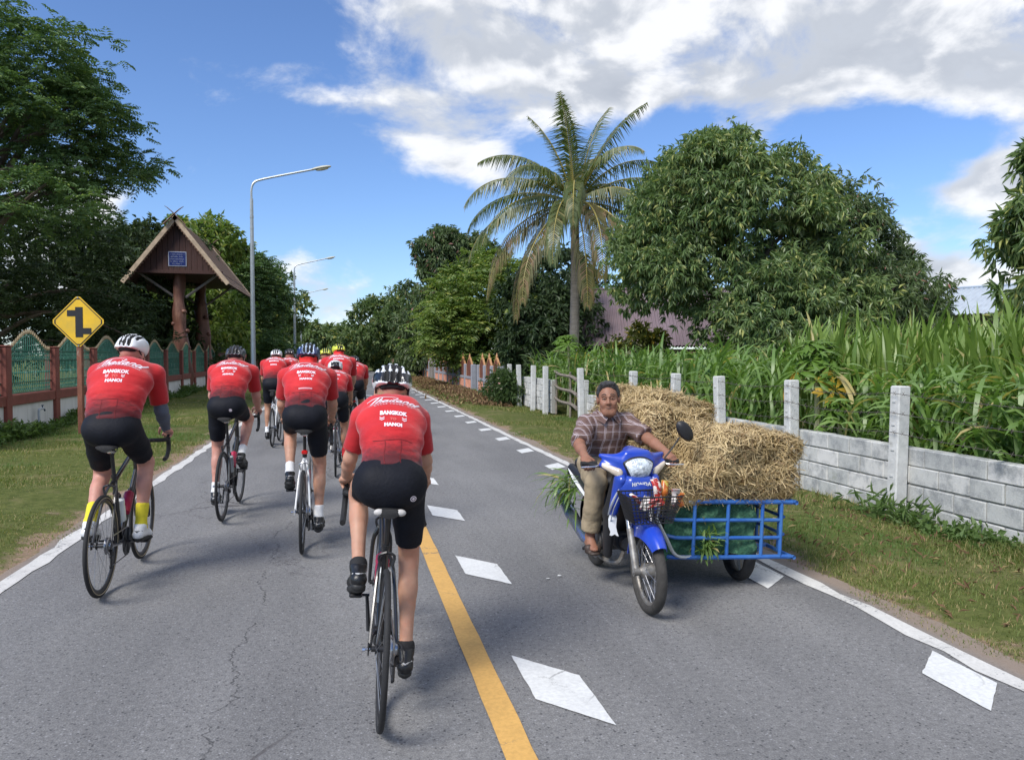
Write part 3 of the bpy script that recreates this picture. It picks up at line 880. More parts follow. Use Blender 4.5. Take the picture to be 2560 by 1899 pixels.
MB().box((0, 0, .85), (.35, .5, 2.0), bev=.02).build('gate_pillar', BEAMG, aw, loc=(.05, 21.0, 0))
MB().box((0, 0, .85), (.35, .5, 2.0), bev=.02).build('gate_pillar', BEAMG, aw, loc=(.05, 22.0, 0))

GSIGN = pm('sign_green', (.02, .20, .13), .45, .1, 5)
s2 = empty('direction_sign', (5.1, 62, 0), label='small green direction board far ahead at the right roadside', cat='road sign')
p2 = MB().box((0, 0, .85), (1.0, .03, .58), bev=.02).build('board', GSIGN, s2)
q = MB()
for z in (.98, .76):
    for x in np.arange(-.36, .36, .09): q.box((x, -.018, z), (.05 + .02 * math.sin(x * 40), .004, .09))
q.build('lettering', PLW, p2)
for x in (-.35, .35): MB().box((x, .03, .3), (.05, .05, .8)).build('leg', GALV, s2)

# ---- houses behind the plants on the right
PURP = pm('mauve_metal_roof', (.175, .13, .145), .5, .12, 1.2, col2=(.14, .10, .105), stretch=(1, .2, 1))
ZINC = pm('zinc_roof', (.46, .52, .58), .38, .10, 2, metal=.3)
WOODW = pm('old_wood_wall', (.13, .085, .065), .8, .3, 4, .3, stretch=(1, 1, 6))
FASC = pm('white_fascia', (.72, .72, .72), .6, .08, 4)
DARKG = pm('dark_window', (.02, .022, .025), .2, .1, 4)


def house(name, loc, rz, wd, dep, eave, ridge, roofm, label, over=.5, sheets=9):
    """Ridge along local x; the slope towards -y faces the road."""
    H_ = empty(name, loc, (0, 0, rz), label, 'house')
    nb = 6
    MB().box((0, 0, eave / 2 - .1), (wd - 2 * over, dep - 2 * over, eave - .1)).build('wall', WOODW, H_, smooth=False)
    for s in (-1, 1):
        MB().prism([(-dep / 2 + over, eave - .16), (dep / 2 - over, eave - .16), (0, ridge - .12)], -.04, .04, (s * (wd / 2 - over - .05), 0, 0), (0, 1, 0), (0, 0, 1)).build('gable', WOODW, H_, smooth=False)
        MB().tube([(s * (wd / 2), -dep / 2, eave - .05), (s * wd / 2, 0, ridge - .05), (s * wd / 2, dep / 2, eave - .05)], .07, 4, flat=1.4).build('fascia', FASC, H_, smooth=False)
        sw = wd / sheets
        for k in range(sheets):
            n = 10; V = []; F = []
            for i in range(2 * n + 1):
                x = -wd / 2 + k * sw + (sw + .03) * i / (2 * n); z = .022 * (1 if (i // 1) % 4 in (1, 2) else -1) + .004 * (k % 2)
                V += [(x, 0, ridge + z), (x, s * dep / 2, eave + z)]
            for i in range(2 * n):
                f = (2 * i, 2 * i + 2, 2 * i + 3, 2 * i + 1); F.append(f if s < 0 else f[::-1])
            MB().add(V, F).build('roof_sheet', roofm, H_, smooth=False)
    MB().tube([(-wd / 2, 0, ridge + .04), (wd / 2, 0, ridge + .04)], .09, 6, flat=.6).build('ridge_cap', roofm, H_)
    for x in (-wd * .22, wd * .2):
        wn = MB().box((x, -dep / 2 + over - .03, eave * .5), (1.0, .05, .9)).build('window', FASC, H_, smooth=False)
        MB().box((x, -dep / 2 + over - .06, eave * .5), (.86, .02, .76)).build('pane', DARKG, wn, smooth=False)
    return H_


house('house', (14.6, 35.0, 0), R(-16), 9.5, 7.0, 2.0, 4.75, PURP, 'house with a mauve corrugated roof behind the palm and mango trees', sheets=12)
house('house', (27.5, 29.5, 0), R(-62), 9.0, 7.6, 3.25, 4.6, ZINC, 'old wooden house with a pale zinc roof at the far right', over=.7)

# ================================================================== TREES AND PLANTS
BARK = pm('tree_bark', (.11, .085, .065), .9, .3, 6, .7, 18, stretch=(1, 1, .3))
MANGO = leaf_mat('mango_leaf', (0.081, 0.147, 0.050), (0.215, 0.282, 0.113), (0.401, 0.418, 0.158), .22, .38, .5, .10)
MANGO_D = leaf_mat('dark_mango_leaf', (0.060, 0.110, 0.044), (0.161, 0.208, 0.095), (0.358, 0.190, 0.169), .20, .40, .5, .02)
FINE = leaf_mat('feathery_leaf', (0.060, 0.119, 0.047), (0.138, 0.213, 0.085), (0.276, 0.356, 0.102), .22, .5, .3, .04)
BRIGHT = leaf_mat('bright_leaf', (0.080, 0.144, 0.032), (0.203, 0.266, 0.066), (0.302, 0.320, 0.087), .28, .45, .4, .10)
MIDG = leaf_mat('mid_green_leaf', (0.066, 0.117, 0.043), (0.164, 0.217, 0.085), (0.328, 0.319, 0.108), .22, .48, .35, .06)
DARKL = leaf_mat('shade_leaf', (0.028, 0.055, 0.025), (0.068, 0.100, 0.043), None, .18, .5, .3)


def unit(n, r_):
    v = r_.normal(size=(n, 3)); return v / np.linalg.norm(v, axis=1, keepdims=True)


def leaves_np(B, D_, L, Wd, r_, droop=.25):
    """Folded two-face leaves: base points B, axis D_, length, width."""
    n = len(B); D_ = nrm(D_)
    side = nrm(np.cross(D_, r_.normal(size=(n, 3)) * .45 + np.array((0, 0, 1.))))
    up = np.cross(side, D_)
    L = L[:, None]; Wd = Wd[:, None]
    mid = B + D_ * L * .45
    V = np.stack([B, mid + side * Wd * .5 + up * Wd * .22, B + D_ * L - up * L * droop, mid - side * Wd * .5 + up * Wd * .22], 1).reshape(-1, 3)
    b = np.arange(n)[:, None] * 4
    F = np.concatenate([b + np.array([[0, 1, 2]]), b + np.array([[0, 2, 3]])], 1).reshape(-1, 3)
    return V, F


def twig_points(ells, nsub, rsub, ntw, r_, flat=.8, inner=.15):
    """Twig ends spread over small lobes that sit on the crown's ellipsoids."""
    P = []; N = []; lob = []
    for (c, rad) in ells:
        c = np.array(c, float); rad = np.array(rad, float)
        u = unit(nsub * 2, r_); u = u[u[:, 2] > -.75][:nsub]
        q = c + rad * u * r_.uniform(.70, 1.12, (len(u), 1))
        ok = np.ones(len(q), bool)
        for (c2, r2) in ells:
            if c2 is c: continue
            ok &= ~((((q - np.array(c2)) / np.array(r2)) ** 2).sum(1) < .55)
        for qq, uu in zip(q[ok], u[ok]):
            rs = rsub * r_.uniform(.4, 1.4); m = int(ntw * (rs / rsub) ** 1.6)
            d = unit(m, r_) + nrm(uu) * .45 + np.array((0, 0, .25)); d = nrm(d)
            P.append(qq + d * rs * np.array((1, 1, flat)) * np.where(r_.uniform(0, 1, (m, 1)) < .08, r_.uniform(1.05, 1.45, (m, 1)), r_.uniform(.45, 1.05, (m, 1)))); N.append(d); lob.append(qq)
        m = int(nsub * ntw * inner); d = unit(m, r_)
        P.append(c + rad * d * r_.uniform(.2, .8, (m, 1))); N.append(d)
    return np.vstack(P), np.vstack(N), np.array(lob)


def rosette(P, N, k, L, W_, r_, drp=.5, spread=1.0):
    n = len(P); B = np.repeat(P, k, 0); A = np.repeat(N, k, 0)
    rad = unit(n * k, r_)
    D_ = nrm(A * .55 + rad * spread + np.array((0, 0, -drp)))
    B = B + D_ * .02 + r_.normal(0, .02, B.shape)
    s = r_.uniform(.65, 1.25, n * k)
    return leaves_np(B, D_, L * s, W_ * s * r_.uniform(.8, 1.2, n * k), r_)


def feather(P, N, k, L, r_, pairs=5):
    """k feathery compound leaves at each twig."""
    n = len(P) * k; B = np.repeat(P, k, 0); A = np.repeat(N, k, 0)
    h = A * np.array((1, 1, .25)) * .7 + unit(n, r_) * np.array((1, 1, .45)); D_ = nrm(h)
    ln = L * r_.uniform(.6, 1.2, n); side = nrm(np.cross(D_, np.array((0, 0, 1.)) + r_.normal(0, .15, (n, 3))))
    Bs = []; Ds = []; Ls = []; Ws = []
    for j in range(pairs):
        t = (j + .6) / pairs; base = B + D_ * (ln * t)[:, None] - np.array((0, 0, 1.)) * (ln * .25 * t * t)[:, None]
        for s in (-1, 1):
            Bs.append(base); Ds.append(side * s * .9 + D_ * .45 - np.array((0, 0, .22))); w_ = math.sin(math.pi * min(1, .25 + .7 * t))
            Ls.append(ln * .42 * w_); Ws.append(ln * .150)
    return leaves_np(np.vstack(Bs), np.vstack(Ds), np.concatenate(Ls), np.concatenate(Ws), r_, .12)


def trunk_mesh(base, top, r0, lobes, r_, nlimb=10, fork=.35):
    q = MB(); base = np.array(base, float); top = np.array(top, float)
    P = [base + (top - base) * t + np.append(r_.normal(0, .06, 2), 0) * (t > 0) for t in np.linspace(0, 1, 6)]
    P = smooth_path(P, 3); q.tube(P, np.linspace(r0, r0 * .35, len(P)), 9)
    if len(lobes):
        for i in r_.choice(len(lobes), min(nlimb, len(lobes)), replace=False):
            s = P[int(len(P) * r_.uniform(fork, .85))]; e = lobes[i]
            mid = (s + e) / 2 + np.array((0, 0, .12 * np.linalg.norm(e - s)))
            Q = smooth_path([s, mid, e], 4); q.tube(Q, np.linspace(r0 * .42, r0 * .06, len(Q)), 5)
    return q


def tree(name, base, ells, label, cat, mat, style, nsub, rsub, ntw, L, W_, seed, r0=.22, k=7, flat=.8, drp=.5, group=None, nlimb=12, inner=.15, fork=.35):
    r_ = np.random.default_rng(seed); ntw = ntw * .80; L = L * 1.09; W_ = W_ * 1.09
    T = empty(name, base, label=label, cat=cat, group=group)
    b = np.array(base, float); E_ = [(np.array(c, float) - b, r) for c, r in ells]
    P, N, lob = twig_points(E_, nsub, rsub, ntw, r_, flat, inner)
    ok = P[:, 2] > .15; P, N = P[ok], N[ok]
    V, F = (feather(P, N, k, L, r_) if style == 'feather' else rosette(P, N, k, L, W_, r_, drp))
    c0 = E_[0][0]
    trunk_mesh((0, 0, -.1), (c0[0], c0[1], c0[2] * .95), r0, lob, r_, nlimb, fork).build('trunk', BARK, T)
    o = link('crown', np_mesh('crown', V, F, [mat], False), T); o['kind'] = 'stuff'
    return T


# ---- left side
tree('tree', (-10.6, 23.8, 0), [((-10.9, 23.8, 7.3), (3.4, 3.4, 2.4)), ((-8.7, 22.4, 5.4), (2.3, 2.2, .9)), ((-9.6, 24.2, 9.6), (2.6, 2.4, 1.2)), ((-8.4, 25.4, 7.0), (2.3, 2.0, .9)), ((-8.6, 24.0, 8.4), (2.3, 2.0, .8)), ((-11.5, 23.5, 10.9), (2.4, 2.4, 1.1))],
     'big dark feathery-leaved tree filling the upper left of the view', 'tree', FINE, 'feather', 42, .85, 25, .38, 0, 21, .34, 3, .38, inner=.05, nlimb=26)
tree('tree', (-12.0, 29.5, 0), [((-11.6, 29.5, 4.6), (3.6, 2.4, 2.0)), ((-10.3, 31, 2.6), (2.8, 2.0, 1.9)), ((-14.5, 29, 4.5), (3.2, 2.6, 3.2))],
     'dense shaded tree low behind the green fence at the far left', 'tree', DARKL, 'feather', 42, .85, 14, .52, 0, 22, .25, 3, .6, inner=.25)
tree('tree', (-10.4, 37.5, 0), [((-10.2, 37.5, 3.6), (2.6, 2.6, 2.6)), ((-9.4, 39, 6.0), (2.2, 2.3, 1.7)), ((-12.6, 36, 4.6), (2.6, 2.6, 3.0)), ((-9.5, 40, 2.2), (2.4, 2.4, 2.0))],
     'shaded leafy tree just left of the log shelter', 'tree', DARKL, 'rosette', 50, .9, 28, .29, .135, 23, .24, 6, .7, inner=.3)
tree('tree', (-9.0, 47.5, 0), [((-9.0, 47.5, 6.6), (2.6, 2.4, 2.3)), ((-8.6, 46.5, 3.2), (2.8, 2.4, 2.4)), ((-7.6, 48.5, 8.2), (1.5, 1.5, 1.0))],
     'leafy tree with a yellowish top behind the log shelter', 'tree', BRIGHT, 'rosette', 56, .85, 29, .33, .145, 24, .24, 6, .7, inner=.25)
tree('tree', (-7.8, 55.5, 0), [((-7.6, 55.5, 5.4), (2.8, 2.6, 3.0)), ((-5.9, 55, 6.2), (1.7, 1.8, 1.6)), ((-7.4, 54, 2.6), (3.0, 2.4, 2.4))],
     'dark airy tree behind the second street lamp on the left', 'tree', FINE, 'feather', 46, 1.0, 15, .72, 0, 25, .26, 3, .6, inner=.15)
tree('tree', (-7.2, 66, 0), [((-6.6, 66, 5.4), (3.0, 3.0, 2.6)), ((-6.9, 65, 2.6), (2.9, 3.0, 2.3))],
     'dark tree leaning over the far left roadside past the second lamp', 'tree', MIDG, 'rosette', 50, 1.0, 30, .36, .16, 26, .26, 6, .7, inner=.25)
tree('tree', (-9.5, 84, 0), [((-9.2, 84, 3.6), (3.6, 3, 3.0)), ((-8.4, 92, 3.2), (3.4, 4, 2.8))],
     'low tree far along the left of the road below the distant lamps', 'tree', MIDG, 'rosette', 50, 1.0, 26, .45, .22, 27, .26, 6, .7, inner=.25)
# ---- the far end of the road
tree('tree', (-6.0, 118, 0), [((-6.0, 118, 3.2), (6, 4, 3.0)), ((1.0, 122, 3.0), (5, 4, 2.6)), ((-13, 116, 3.6), (5, 4, 3.4))],
     'low hazy trees closing the far end of the road', 'trees', MIDG, 'rosette', 60, 1.5, 26, .7, .35, 28, .3, 6, .7, inner=.3)
tree('tree', (5.4, 74, 0), [((4.4, 74, 3.4), (3.4, 3, 3.2)), ((6.2, 72, 4.2), (3.2, 3, 3.4)), ((3.2, 76, 2.0), (3.0, 2.4, 2.0))],
     'round green tree at the far right bend of the road', 'tree', MIDG, 'rosette', 60, 1.0, 32, .42, .18, 29, .28, 6, .7, inner=.25)
tree('tree', (7.0, 56, 0), [((6.6, 56, 4.0), (2.3, 2.4, 3.6)), ((5.9, 54, 2.4), (1.8, 2, 2.2))],
     'drooping dark tree behind the far salmon wall', 'tree', MANGO_D, 'rosette', 60, .8, 34, .34, .10, 30, .24, 8, .8, .8, inner=.25)
# ---- right side
tree('tree', (7.0, 40, 0), [((6.9, 40, 4.0), (2.3, 2.6, 2.5)), ((5.6, 38.5, 2.9), (1.4, 1.8, 1.4)), ((8.6, 41, 4.4), (2.0, 2.2, 2.4)), ((7.6, 38.2, 2.4), (2.0, 1.8, 1.7))],
     'bright green spreading tree over the salmon wall', 'tree', BRIGHT, 'feather', 56, .8, 15, .74, 0, 31, .22, 3, .6, inner=.16)
tree('tree', (7.0, 46.5, 0), [((6.0, 46.5, 7.7), (1.35, 1.4, 1.25)), ((8.0, 46.5, 7.3), (1.5, 1.6, 1.4))],
     'small dark round tree crown standing above the bright green tree', 'tree', MANGO_D, 'rosette', 60, .5, 26, .30, .085, 32, .16, 8, .8, .9, inner=.25)
tree('tree', (10.8, 34.5, 0), [((9.6, 34.5, 3.4), (2.0, 1.8, 2.9)), ((12.4, 39.5, 3.6), (2.2, 1.4, 2.6)), ((8.6, 33.2, 2.0), (1.5, 1.6, 1.9))],
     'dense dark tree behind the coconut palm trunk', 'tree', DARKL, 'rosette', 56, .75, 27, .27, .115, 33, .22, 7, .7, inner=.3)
tree('mango_tree', (10.4, 19.0, 0), [((10.5, 19.0, 4.7), (2.3, 2.1, 2.4)), ((8.75, 19.6, 4.0), (1.25, 1.2, 1.0)), ((9.9, 18.8, 6.0), (1.7, 1.6, 1.25)), ((11.2, 17.9, 2.5), (1.9, 1.5, 1.7)), ((9.3, 19.4, 5.2), (1.2, 1.2, 1.0))],
     'large rounded mango tree with drooping leaves beside the palm', 'tree', MANGO, 'rosette', 62, .62, 54, .182, .046, 34, .26, 10, .8, .75, inner=.14)
tree('mango_tree', (14.2, 19.4, 0), [((13.7, 19.4, 3.9), (1.8, 1.8, 1.95)), ((15.1, 19.2, 3.3), (1.15, 1.2, 1.4)), ((13.5, 18.6, 2.3), (2.0, 1.6, 1.7))],
     'darker mango tree with a lower ragged crown right of the larger one', 'tree', MANGO_D, 'rosette', 58, .58, 52, .182, .045, 35, .24, 10, .8, .75, inner=.12)
tree('mango_tree', (13.2, 11.0, 0), [((12.95, 11.2, 3.4), (1.1, 1.1, 2.0)), ((13.4, 10.8, 2.2), (1.2, 1.2, 1.5))],
     'mango tree half cut off by the right edge of the view', 'tree', MANGO, 'rosette', 48, .42, 26, .235, .052, 36, .18, 9, .8, .75, inner=.2)
tree('bush', (17.5, 20.6, 0), [((17.5, 20.6, 1.6), (2.4, 1.4, 1.2)), ((20.5, 20.8, 1.5), (2.4, 1.5, 1.1))],
     'low green bush in front of the zinc roofed house', 'bush', MIDG, 'rosette', 40, .5, 26, .2, .09, 37, .08, 6, .8, inner=.3)
CROT = leaf_mat('croton_leaf', (.045, .075, .016), (.12, .125, .03), (.30, .24, .04), .22, .4, .4, .14)
tree('bush', (8.9, 22.4, 0), [((8.9, 22.4, 1.35), (.95, .9, .95))], 'rounded bush with yellowed leaves in front of the mauve roof', 'bush', CROT, 'rosette', 60, .28, 26, .17, .075, 38, .06, 7, .9, .4, inner=.3)

# ---- coconut palm
FROND = leaf_mat('palm_leaflet', (0.066, 0.094, 0.024), (0.138, 0.165, 0.055), (0.220, 0.198, 0.077), .28, .42, .5, .10)
FROND_Y = leaf_mat('old_palm_leaflet', (.115, .115, .040), (.185, .165, .065), (.22, .15, .08), .25, .5, .4, .25)
RIB = pm('palm_rib', (.30, .25, .07), .5, .2, 6); PTRUNK = pm('palm_trunk', (.30, .265, .23), .9, .2, 3, .6, 30, stretch=(1, 1, 7))
palm = empty('coconut_palm', (7.62, 25.0, 0), label='coconut palm with arching fronds and a slim grey trunk', cat='palm tree')
q = MB(); rings = []
for z in np.linspace(-.1, 6.6, 70):
    a = np.linspace(0, 2 * math.pi, 12, endpoint=False); t = z / 6.6
    rad = (.185 - .05 * t + .10 * math.exp(-max(z, 0) * 2.2)) * (1 + .03 * (1 if int(z * 10.5) % 2 else -1))
    rings.append(np.stack([.10 * math.sin(t * 2.2) - .02 + rad * np.cos(a), .06 * t + rad * np.sin(a), np.full(12, z)], 1))
q.loft(rings).build('trunk', PTRUNK, palm, sharp=70)
CTR = np.array((.09, .06, 6.75))
pr = np.random.default_rng(52)


def frond(azim, e0, L, droop, old, twist=0.0):
    n = 15; P = [np.zeros(3)]; el_ = R(e0)
    for i in range(n - 1):
        st = L / (n - 1); t = i / (n - 1)
        d = np.array((math.cos(azim) * math.cos(el_), math.sin(azim) * math.cos(el_), math.sin(el_))); P.append(P[-1] + d * st)
        el_ -= R(droop) / n * (0.5 + 1.3 * t)
        el_ = max(el_, R(-88)); azim += twist / n
    P = np.array(P) + CTR + np.array((math.cos(azim), math.sin(azim), 0)) * .1
    PP = smooth_path(P, 4); m = len(PP)
    o = MB().tube(PP, np.linspace(.038, .006, m), 5).build('frond', RIB, palm)
    T = nrm(np.gradient(PP, axis=0)); S = nrm(np.cross(T, np.array((0, 0, 1.)) + T * .01)); Vs = []; Fs = []; nv = 0
    ts = np.linspace(.12, .985, 64)
    for t in ts:
        i = int(t * (m - 1)); p, tt, sd_ = PP[i], T[i], S[i]
        ll = .80 * math.sin(math.pi * (.16 + .80 * t)) ** .75 * L / 3.3
        for s in (-1, 1):
            if pr.uniform() < .05: continue
            l2 = ll * pr.uniform(.8, 1.1); wd = .052 * pr.uniform(.8, 1.2)
            hang = pr.uniform(.7, 1.3); st_ = max(0.0, tt[2]) ** 1.5     # leaflets of steep fronds stand out, the others hang
            d0 = nrm(sd_ * s * .8 + tt * .6 + np.array((0, 0, -.15 * (1 - st_)))); d1_ = nrm(sd_ * s * (.22 + .6 * st_) + tt * .35 + np.array((0, 0, -hang * (1 - .6 * st_))))
            a0 = p; a1 = p + d0 * l2 * .32; a2 = a1 + d1_ * l2 * .68; up = nrm(np.cross(d0, tt)); wv = nrm(np.cross(d0, up)) * wd * .5
            Vs += [a0 - wv * .5, a0 + wv * .5, a1 - wv, a1 + wv, a2]
            Fs += [(nv, nv + 1, nv + 3), (nv, nv + 3, nv + 2), (nv + 2, nv + 3, nv + 4)]; nv += 5
    lf = link('leaflets', np_mesh('leaflets', np.array(Vs), np.array(Fs), [FROND_Y if old else FROND], False), o); lf['kind'] = 'stuff'


# azimuth here: 0 = +x (right), pi = left; fronds listed from the spear down to the old ones
for a, e, L, dr, old in ((200, 86, 3.2, 14, 0), (20, 80, 3.3, 30, 0), (150, 76, 3.1, 34, 0), (330, 70, 3.5, 40, 0), (240, 72, 3.2, 44, 0), (60, 62, 3.4, 70, 0),
                         (175, 56, 3.4, 86, 0), (5, 54, 3.6, 84, 0), (290, 56, 3.2, 92, 0), (120, 48, 3.3, 90, 0), (215, 42, 3.4, 104, 0), (35, 42, 3.4, 100, 0), (345, 36, 3.8, 96, 0),
                         (185, 30, 3.9, 92, 0), (160, 20, 3.8, 92, 0), (10, 18, 3.7, 104, 0), (255, 24, 3.6, 120, 0), (310, 20, 3.6, 116, 0), (205, 6, 4.0, 78, 0), (180, 0, 4.0, 76, 0), (350, -2, 3.7, 92, 0),
                         (90, 14, 3.4, 100, 0), (238, 0, 4.0, 96, 0), (205, -14, 4.2, 66, 1), (275, -8, 4.0, 100, 1), (300, -14, 3.8, 90, 1), (222, -26, 4.2, 66, 1), (330, -20, 3.8, 80, 0), (262, -36, 4.0, 56, 1), (200, -36, 4.3, 62, 1), (20, -22, 3.6, 76, 0), (186, -24, 4.2, 60, 1), (340, -44, 3.8, 50, 1)):
    frond(R(a + pr.uniform(-5, 5)), e, L * 1.13, dr * 1.08, old, pr.uniform(-.2, .2))
COCO = pm('coconut_husk', (.22, .20, .07), .6, .25, 6)
for k in range(7):
    a = 2.4 * k; MB().ball(CTR + np.array((.30 * math.cos(a), .30 * math.sin(a), -.22 - .06 * (k % 3))), (.10, .10, .13), 10, 8).build('coconut', COCO, palm)
q = MB()
for k in range(16):
    a = 2.4 * k; d = np.array((math.cos(a), math.sin(a), 0)); q.tube([CTR + d * .06 + np.array((0, 0, -.35)), CTR + d * .2 + np.array((0, 0, -.1)), CTR + d * .38 + np.array((0, 0, .15))], [.05, .06, .02], 5, flat=.4)
q.build('leaf_sheath', PTRUNK, palm)


# ---- tall fodder grass behind the wall
def long_blades(P, azm, L, Wd, e0, droop, r_, seg=7):
    n = len(P); el_ = e0.copy(); c = P.copy(); V = []
    for k in range(seg + 1):
        t = k / seg; h = np.stack([np.cos(azm), np.sin(azm), np.zeros(n)], 1); s = np.stack([-np.sin(azm), np.cos(azm), np.zeros(n)], 1)
        w_ = (Wd * np.clip(math.sin(math.pi * min(.999, .12 + .88 * t)) ** .6, .02, 1))[:, None] * .5
        tw = (.5 * np.sin(t * 2.5 + azm * 3))[:, None] * np.array((0, 0, 1.))
        V += [c - (s + tw) * w_, c + (s + tw) * w_]
        c = c + (h * np.cos(el_)[:, None] + np.array((0, 0, 1.)) * np.sin(el_)[:, None]) * (L / seg)[:, None]
        el_ = np.maximum(el_ - droop / seg * (.4 + 1.4 * t), R(-80))
    V = np.stack(V, 1); m = V.shape[1]; b = np.arange(n)[:, None] * m
    F = np.stack([b[:, 0, None] + np.array([[2 * k, 2 * k + 1, 2 * k + 3, 2 * k + 2]]) for k in range(seg)], 1).reshape(-1, 4)
    return V.reshape(-1, 3), F


NAPIER = leaf_mat('fodder_grass_blade', (0.102, 0.186, 0.049), (0.217, 0.327, 0.097), (0.456, 0.373, 0.165), .32, .38, .45, .06)
NAPIER_U = leaf_mat('upright_cane_blade', (0.115, 0.195, 0.043), (0.240, 0.327, 0.083), (0.366, 0.318, 0.131), .32, .38, .45, .05)
r_ = np.random.default_rng(77)


def stand(name, n, xr_, yr_, h, wd, label, mat, e_lo, e_hi, dr_lo, dr_hi, stemmy=.75):
    cl = np.stack([r_.uniform(*xr_, n), r_.uniform(*yr_, n), np.zeros(n)], 1)
    cl = cl[~((np.hypot(cl[:, 0] - 6.25, cl[:, 1] - 9.2) < .8) & (cl[:, 0] < 6.9))]; n = len(cl)
    nb = 18; P = np.repeat(cl, nb, 0); hh = np.repeat(h * r_.uniform(.75, 1.12, n), nb)
    off = r_.normal(0, .12, (n * nb, 2)); P[:, :2] += off; P[:, 2] = hh * stemmy * r_.uniform(0.05, 1.0, n * nb) ** .7
    V, F = long_blades(P, r_.uniform(0, 6.28, n * nb), r_.uniform(.55, 1.0, n * nb) * h * .62, wd * r_.uniform(.6, 1.25, n * nb), R(r_.uniform(e_lo, e_hi, n * nb)), R(r_.uniform(dr_lo, dr_hi, n * nb)), r_)
    ok = V[:, 0].reshape(-1, 16).min(1) > 5.42
    F = F.reshape(-1, 7, 4)[ok].reshape(-1, 4)
    V[:, 0] = np.where(V[:, 2] < .66, np.maximum(V[:, 0], 5.9), V[:, 0])
    return tag(link(name, np_mesh(name, V, F, [mat], True)), label, 'grass', kind='stuff')


stand('fodder_grass', 185, (6.15, 7.3), (3.6, 9.6), 1.42, .050, 'arching broad fodder grass spilling over the near block wall', NAPIER, 45, 88, 60, 150)
stand('cane_grass', 185, (7.0, 9.6), (6.2, 11.5), 1.82, .058, 'tall upright cane grass rising behind the block wall', NAPIER_U, 68, 90, 8, 60)
stand('fodder_grass', 330, (6.2, 8.8), (10.0, 25.0), 1.62, .052, 'long arching fodder grass behind the farther white posts', NAPIER, 48, 88, 50, 140)
stand('fodder_grass', 70, (9.0, 14.0), (9.5, 15.5), 1.75, .055, 'fodder grass at the foot of the mango trees', NAPIER_U, 60, 88, 20, 90)


# ---- papaya and saplings with hand-shaped leaves
PAP = leaf_mat('papaya_leaf', (.085, .165, .022), (.15, .25, .045), None, .32, .45, .35); PAPS = pm('papaya_stem', (.26, .28, .14), .7, .2, 12)
YEL = leaf_mat('withered_leaf', (.45, .33, .03), (.50, .28, .06), None, .25, .6, .2)
def palmate(c, nrm_, az_, size, lobes=7):
    nrm_ = nrm(nrm_); u = nrm(np.cross(nrm_, (math.cos(az_), math.sin(az_), .1))); v = np.cross(nrm_, u); V = [np.array(c, float)]; F = []
    for k in range(lobes):
        a = R(-140 + 280 * k / (lobes - 1)); d = math.cos(a) * v + math.sin(a) * u; s = np.cross(nrm_, d); Lk = size * (1 - .28 * abs(k - (lobes - 1) / 2) / (lobes / 2))
        i = len(V); c_ = np.array(c)
        V += [c_ + d * Lk * .30 + s * Lk * .07, c_ + d * Lk * .30 - s * Lk * .07, c_ + d * Lk * .62 + s * Lk * .15 - nrm_ * .03, c_ + d * Lk * .62 - s * Lk * .15 - nrm_ * .03, c_ + d * Lk * .66 - nrm_ * .02, c_ + d * Lk - nrm_ * Lk * .22,
              c_ + d * Lk * .78 + s * Lk * .20 - nrm_ * .08, c_ + d * Lk * .78 - s * Lk * .20 - nrm_ * .08]
        F += [(0, i, i + 1), (i, i + 2, i + 4), (i, i + 4, i + 1), (i + 1, i + 4, i + 3), (i + 2, i + 5, i + 4), (i + 4, i + 5, i + 3), (i + 2, i + 6, i + 4), (i + 4, i + 7, i + 3)]
    return np.array(V), np.array(F)
def papaya(loc, h, n, size, label, spread, seed, old=2):
    g = np.random.default_rng(seed); T = empty('papaya_plant', loc, label=label, cat='plant')
    MB().tube([(0, 0, -.1), (.03, .01, h * .5), (0, 0, h)], [.05, .042, .03], 8).build('stem', PAPS, T)
    for k in range(n):
        a = 2.4 * k + g.uniform(-.3, .3); e = R(78 - 95 * k / n); Lp = spread * g.uniform(.75, 1.1) * (.6 + .4 * k / n)
        d = np.array((math.cos(a) * math.cos(e), math.sin(a) * math.cos(e), math.sin(e))); p0 = np.array((0, 0, h - .28 * k / n)); p1 = p0 + d * Lp
        isold = k >= n - old
        o = MB().tube(smooth_path([p0, p0 + d * Lp * .5 + np.array((0, 0, .04)), p1], 3), .009, 5).build('leaf_stalk', PAPS, T)
        V, F = palmate(p1, np.array((d[0] * .55, d[1] * .55, .75 - .5 * isold)), a, size * g.uniform(.8, 1.15))
        link('leaf', np_mesh('leaf', V, F, [YEL if isold else PAP], False), o)
papaya((6.38, 9.45, 0), 1.50, 24, .37, 'papaya plant with hand-shaped leaves behind the wire fence', .46, 5, 2)
papaya((6.25, 8.75, 0), .85, 12, .30, 'smaller papaya plant low behind the wire fence', .30, 8, 0)
papaya((6.15, 20.6, 0), 1.85, 12, .34, 'slender pale green sapling by the stick gate', .5, 9, 0)
papaya((6.9, 23.4, 0), 1.9, 12, .40, 'leafy sapling at the foot of the coconut palm', .5, 10, 0)

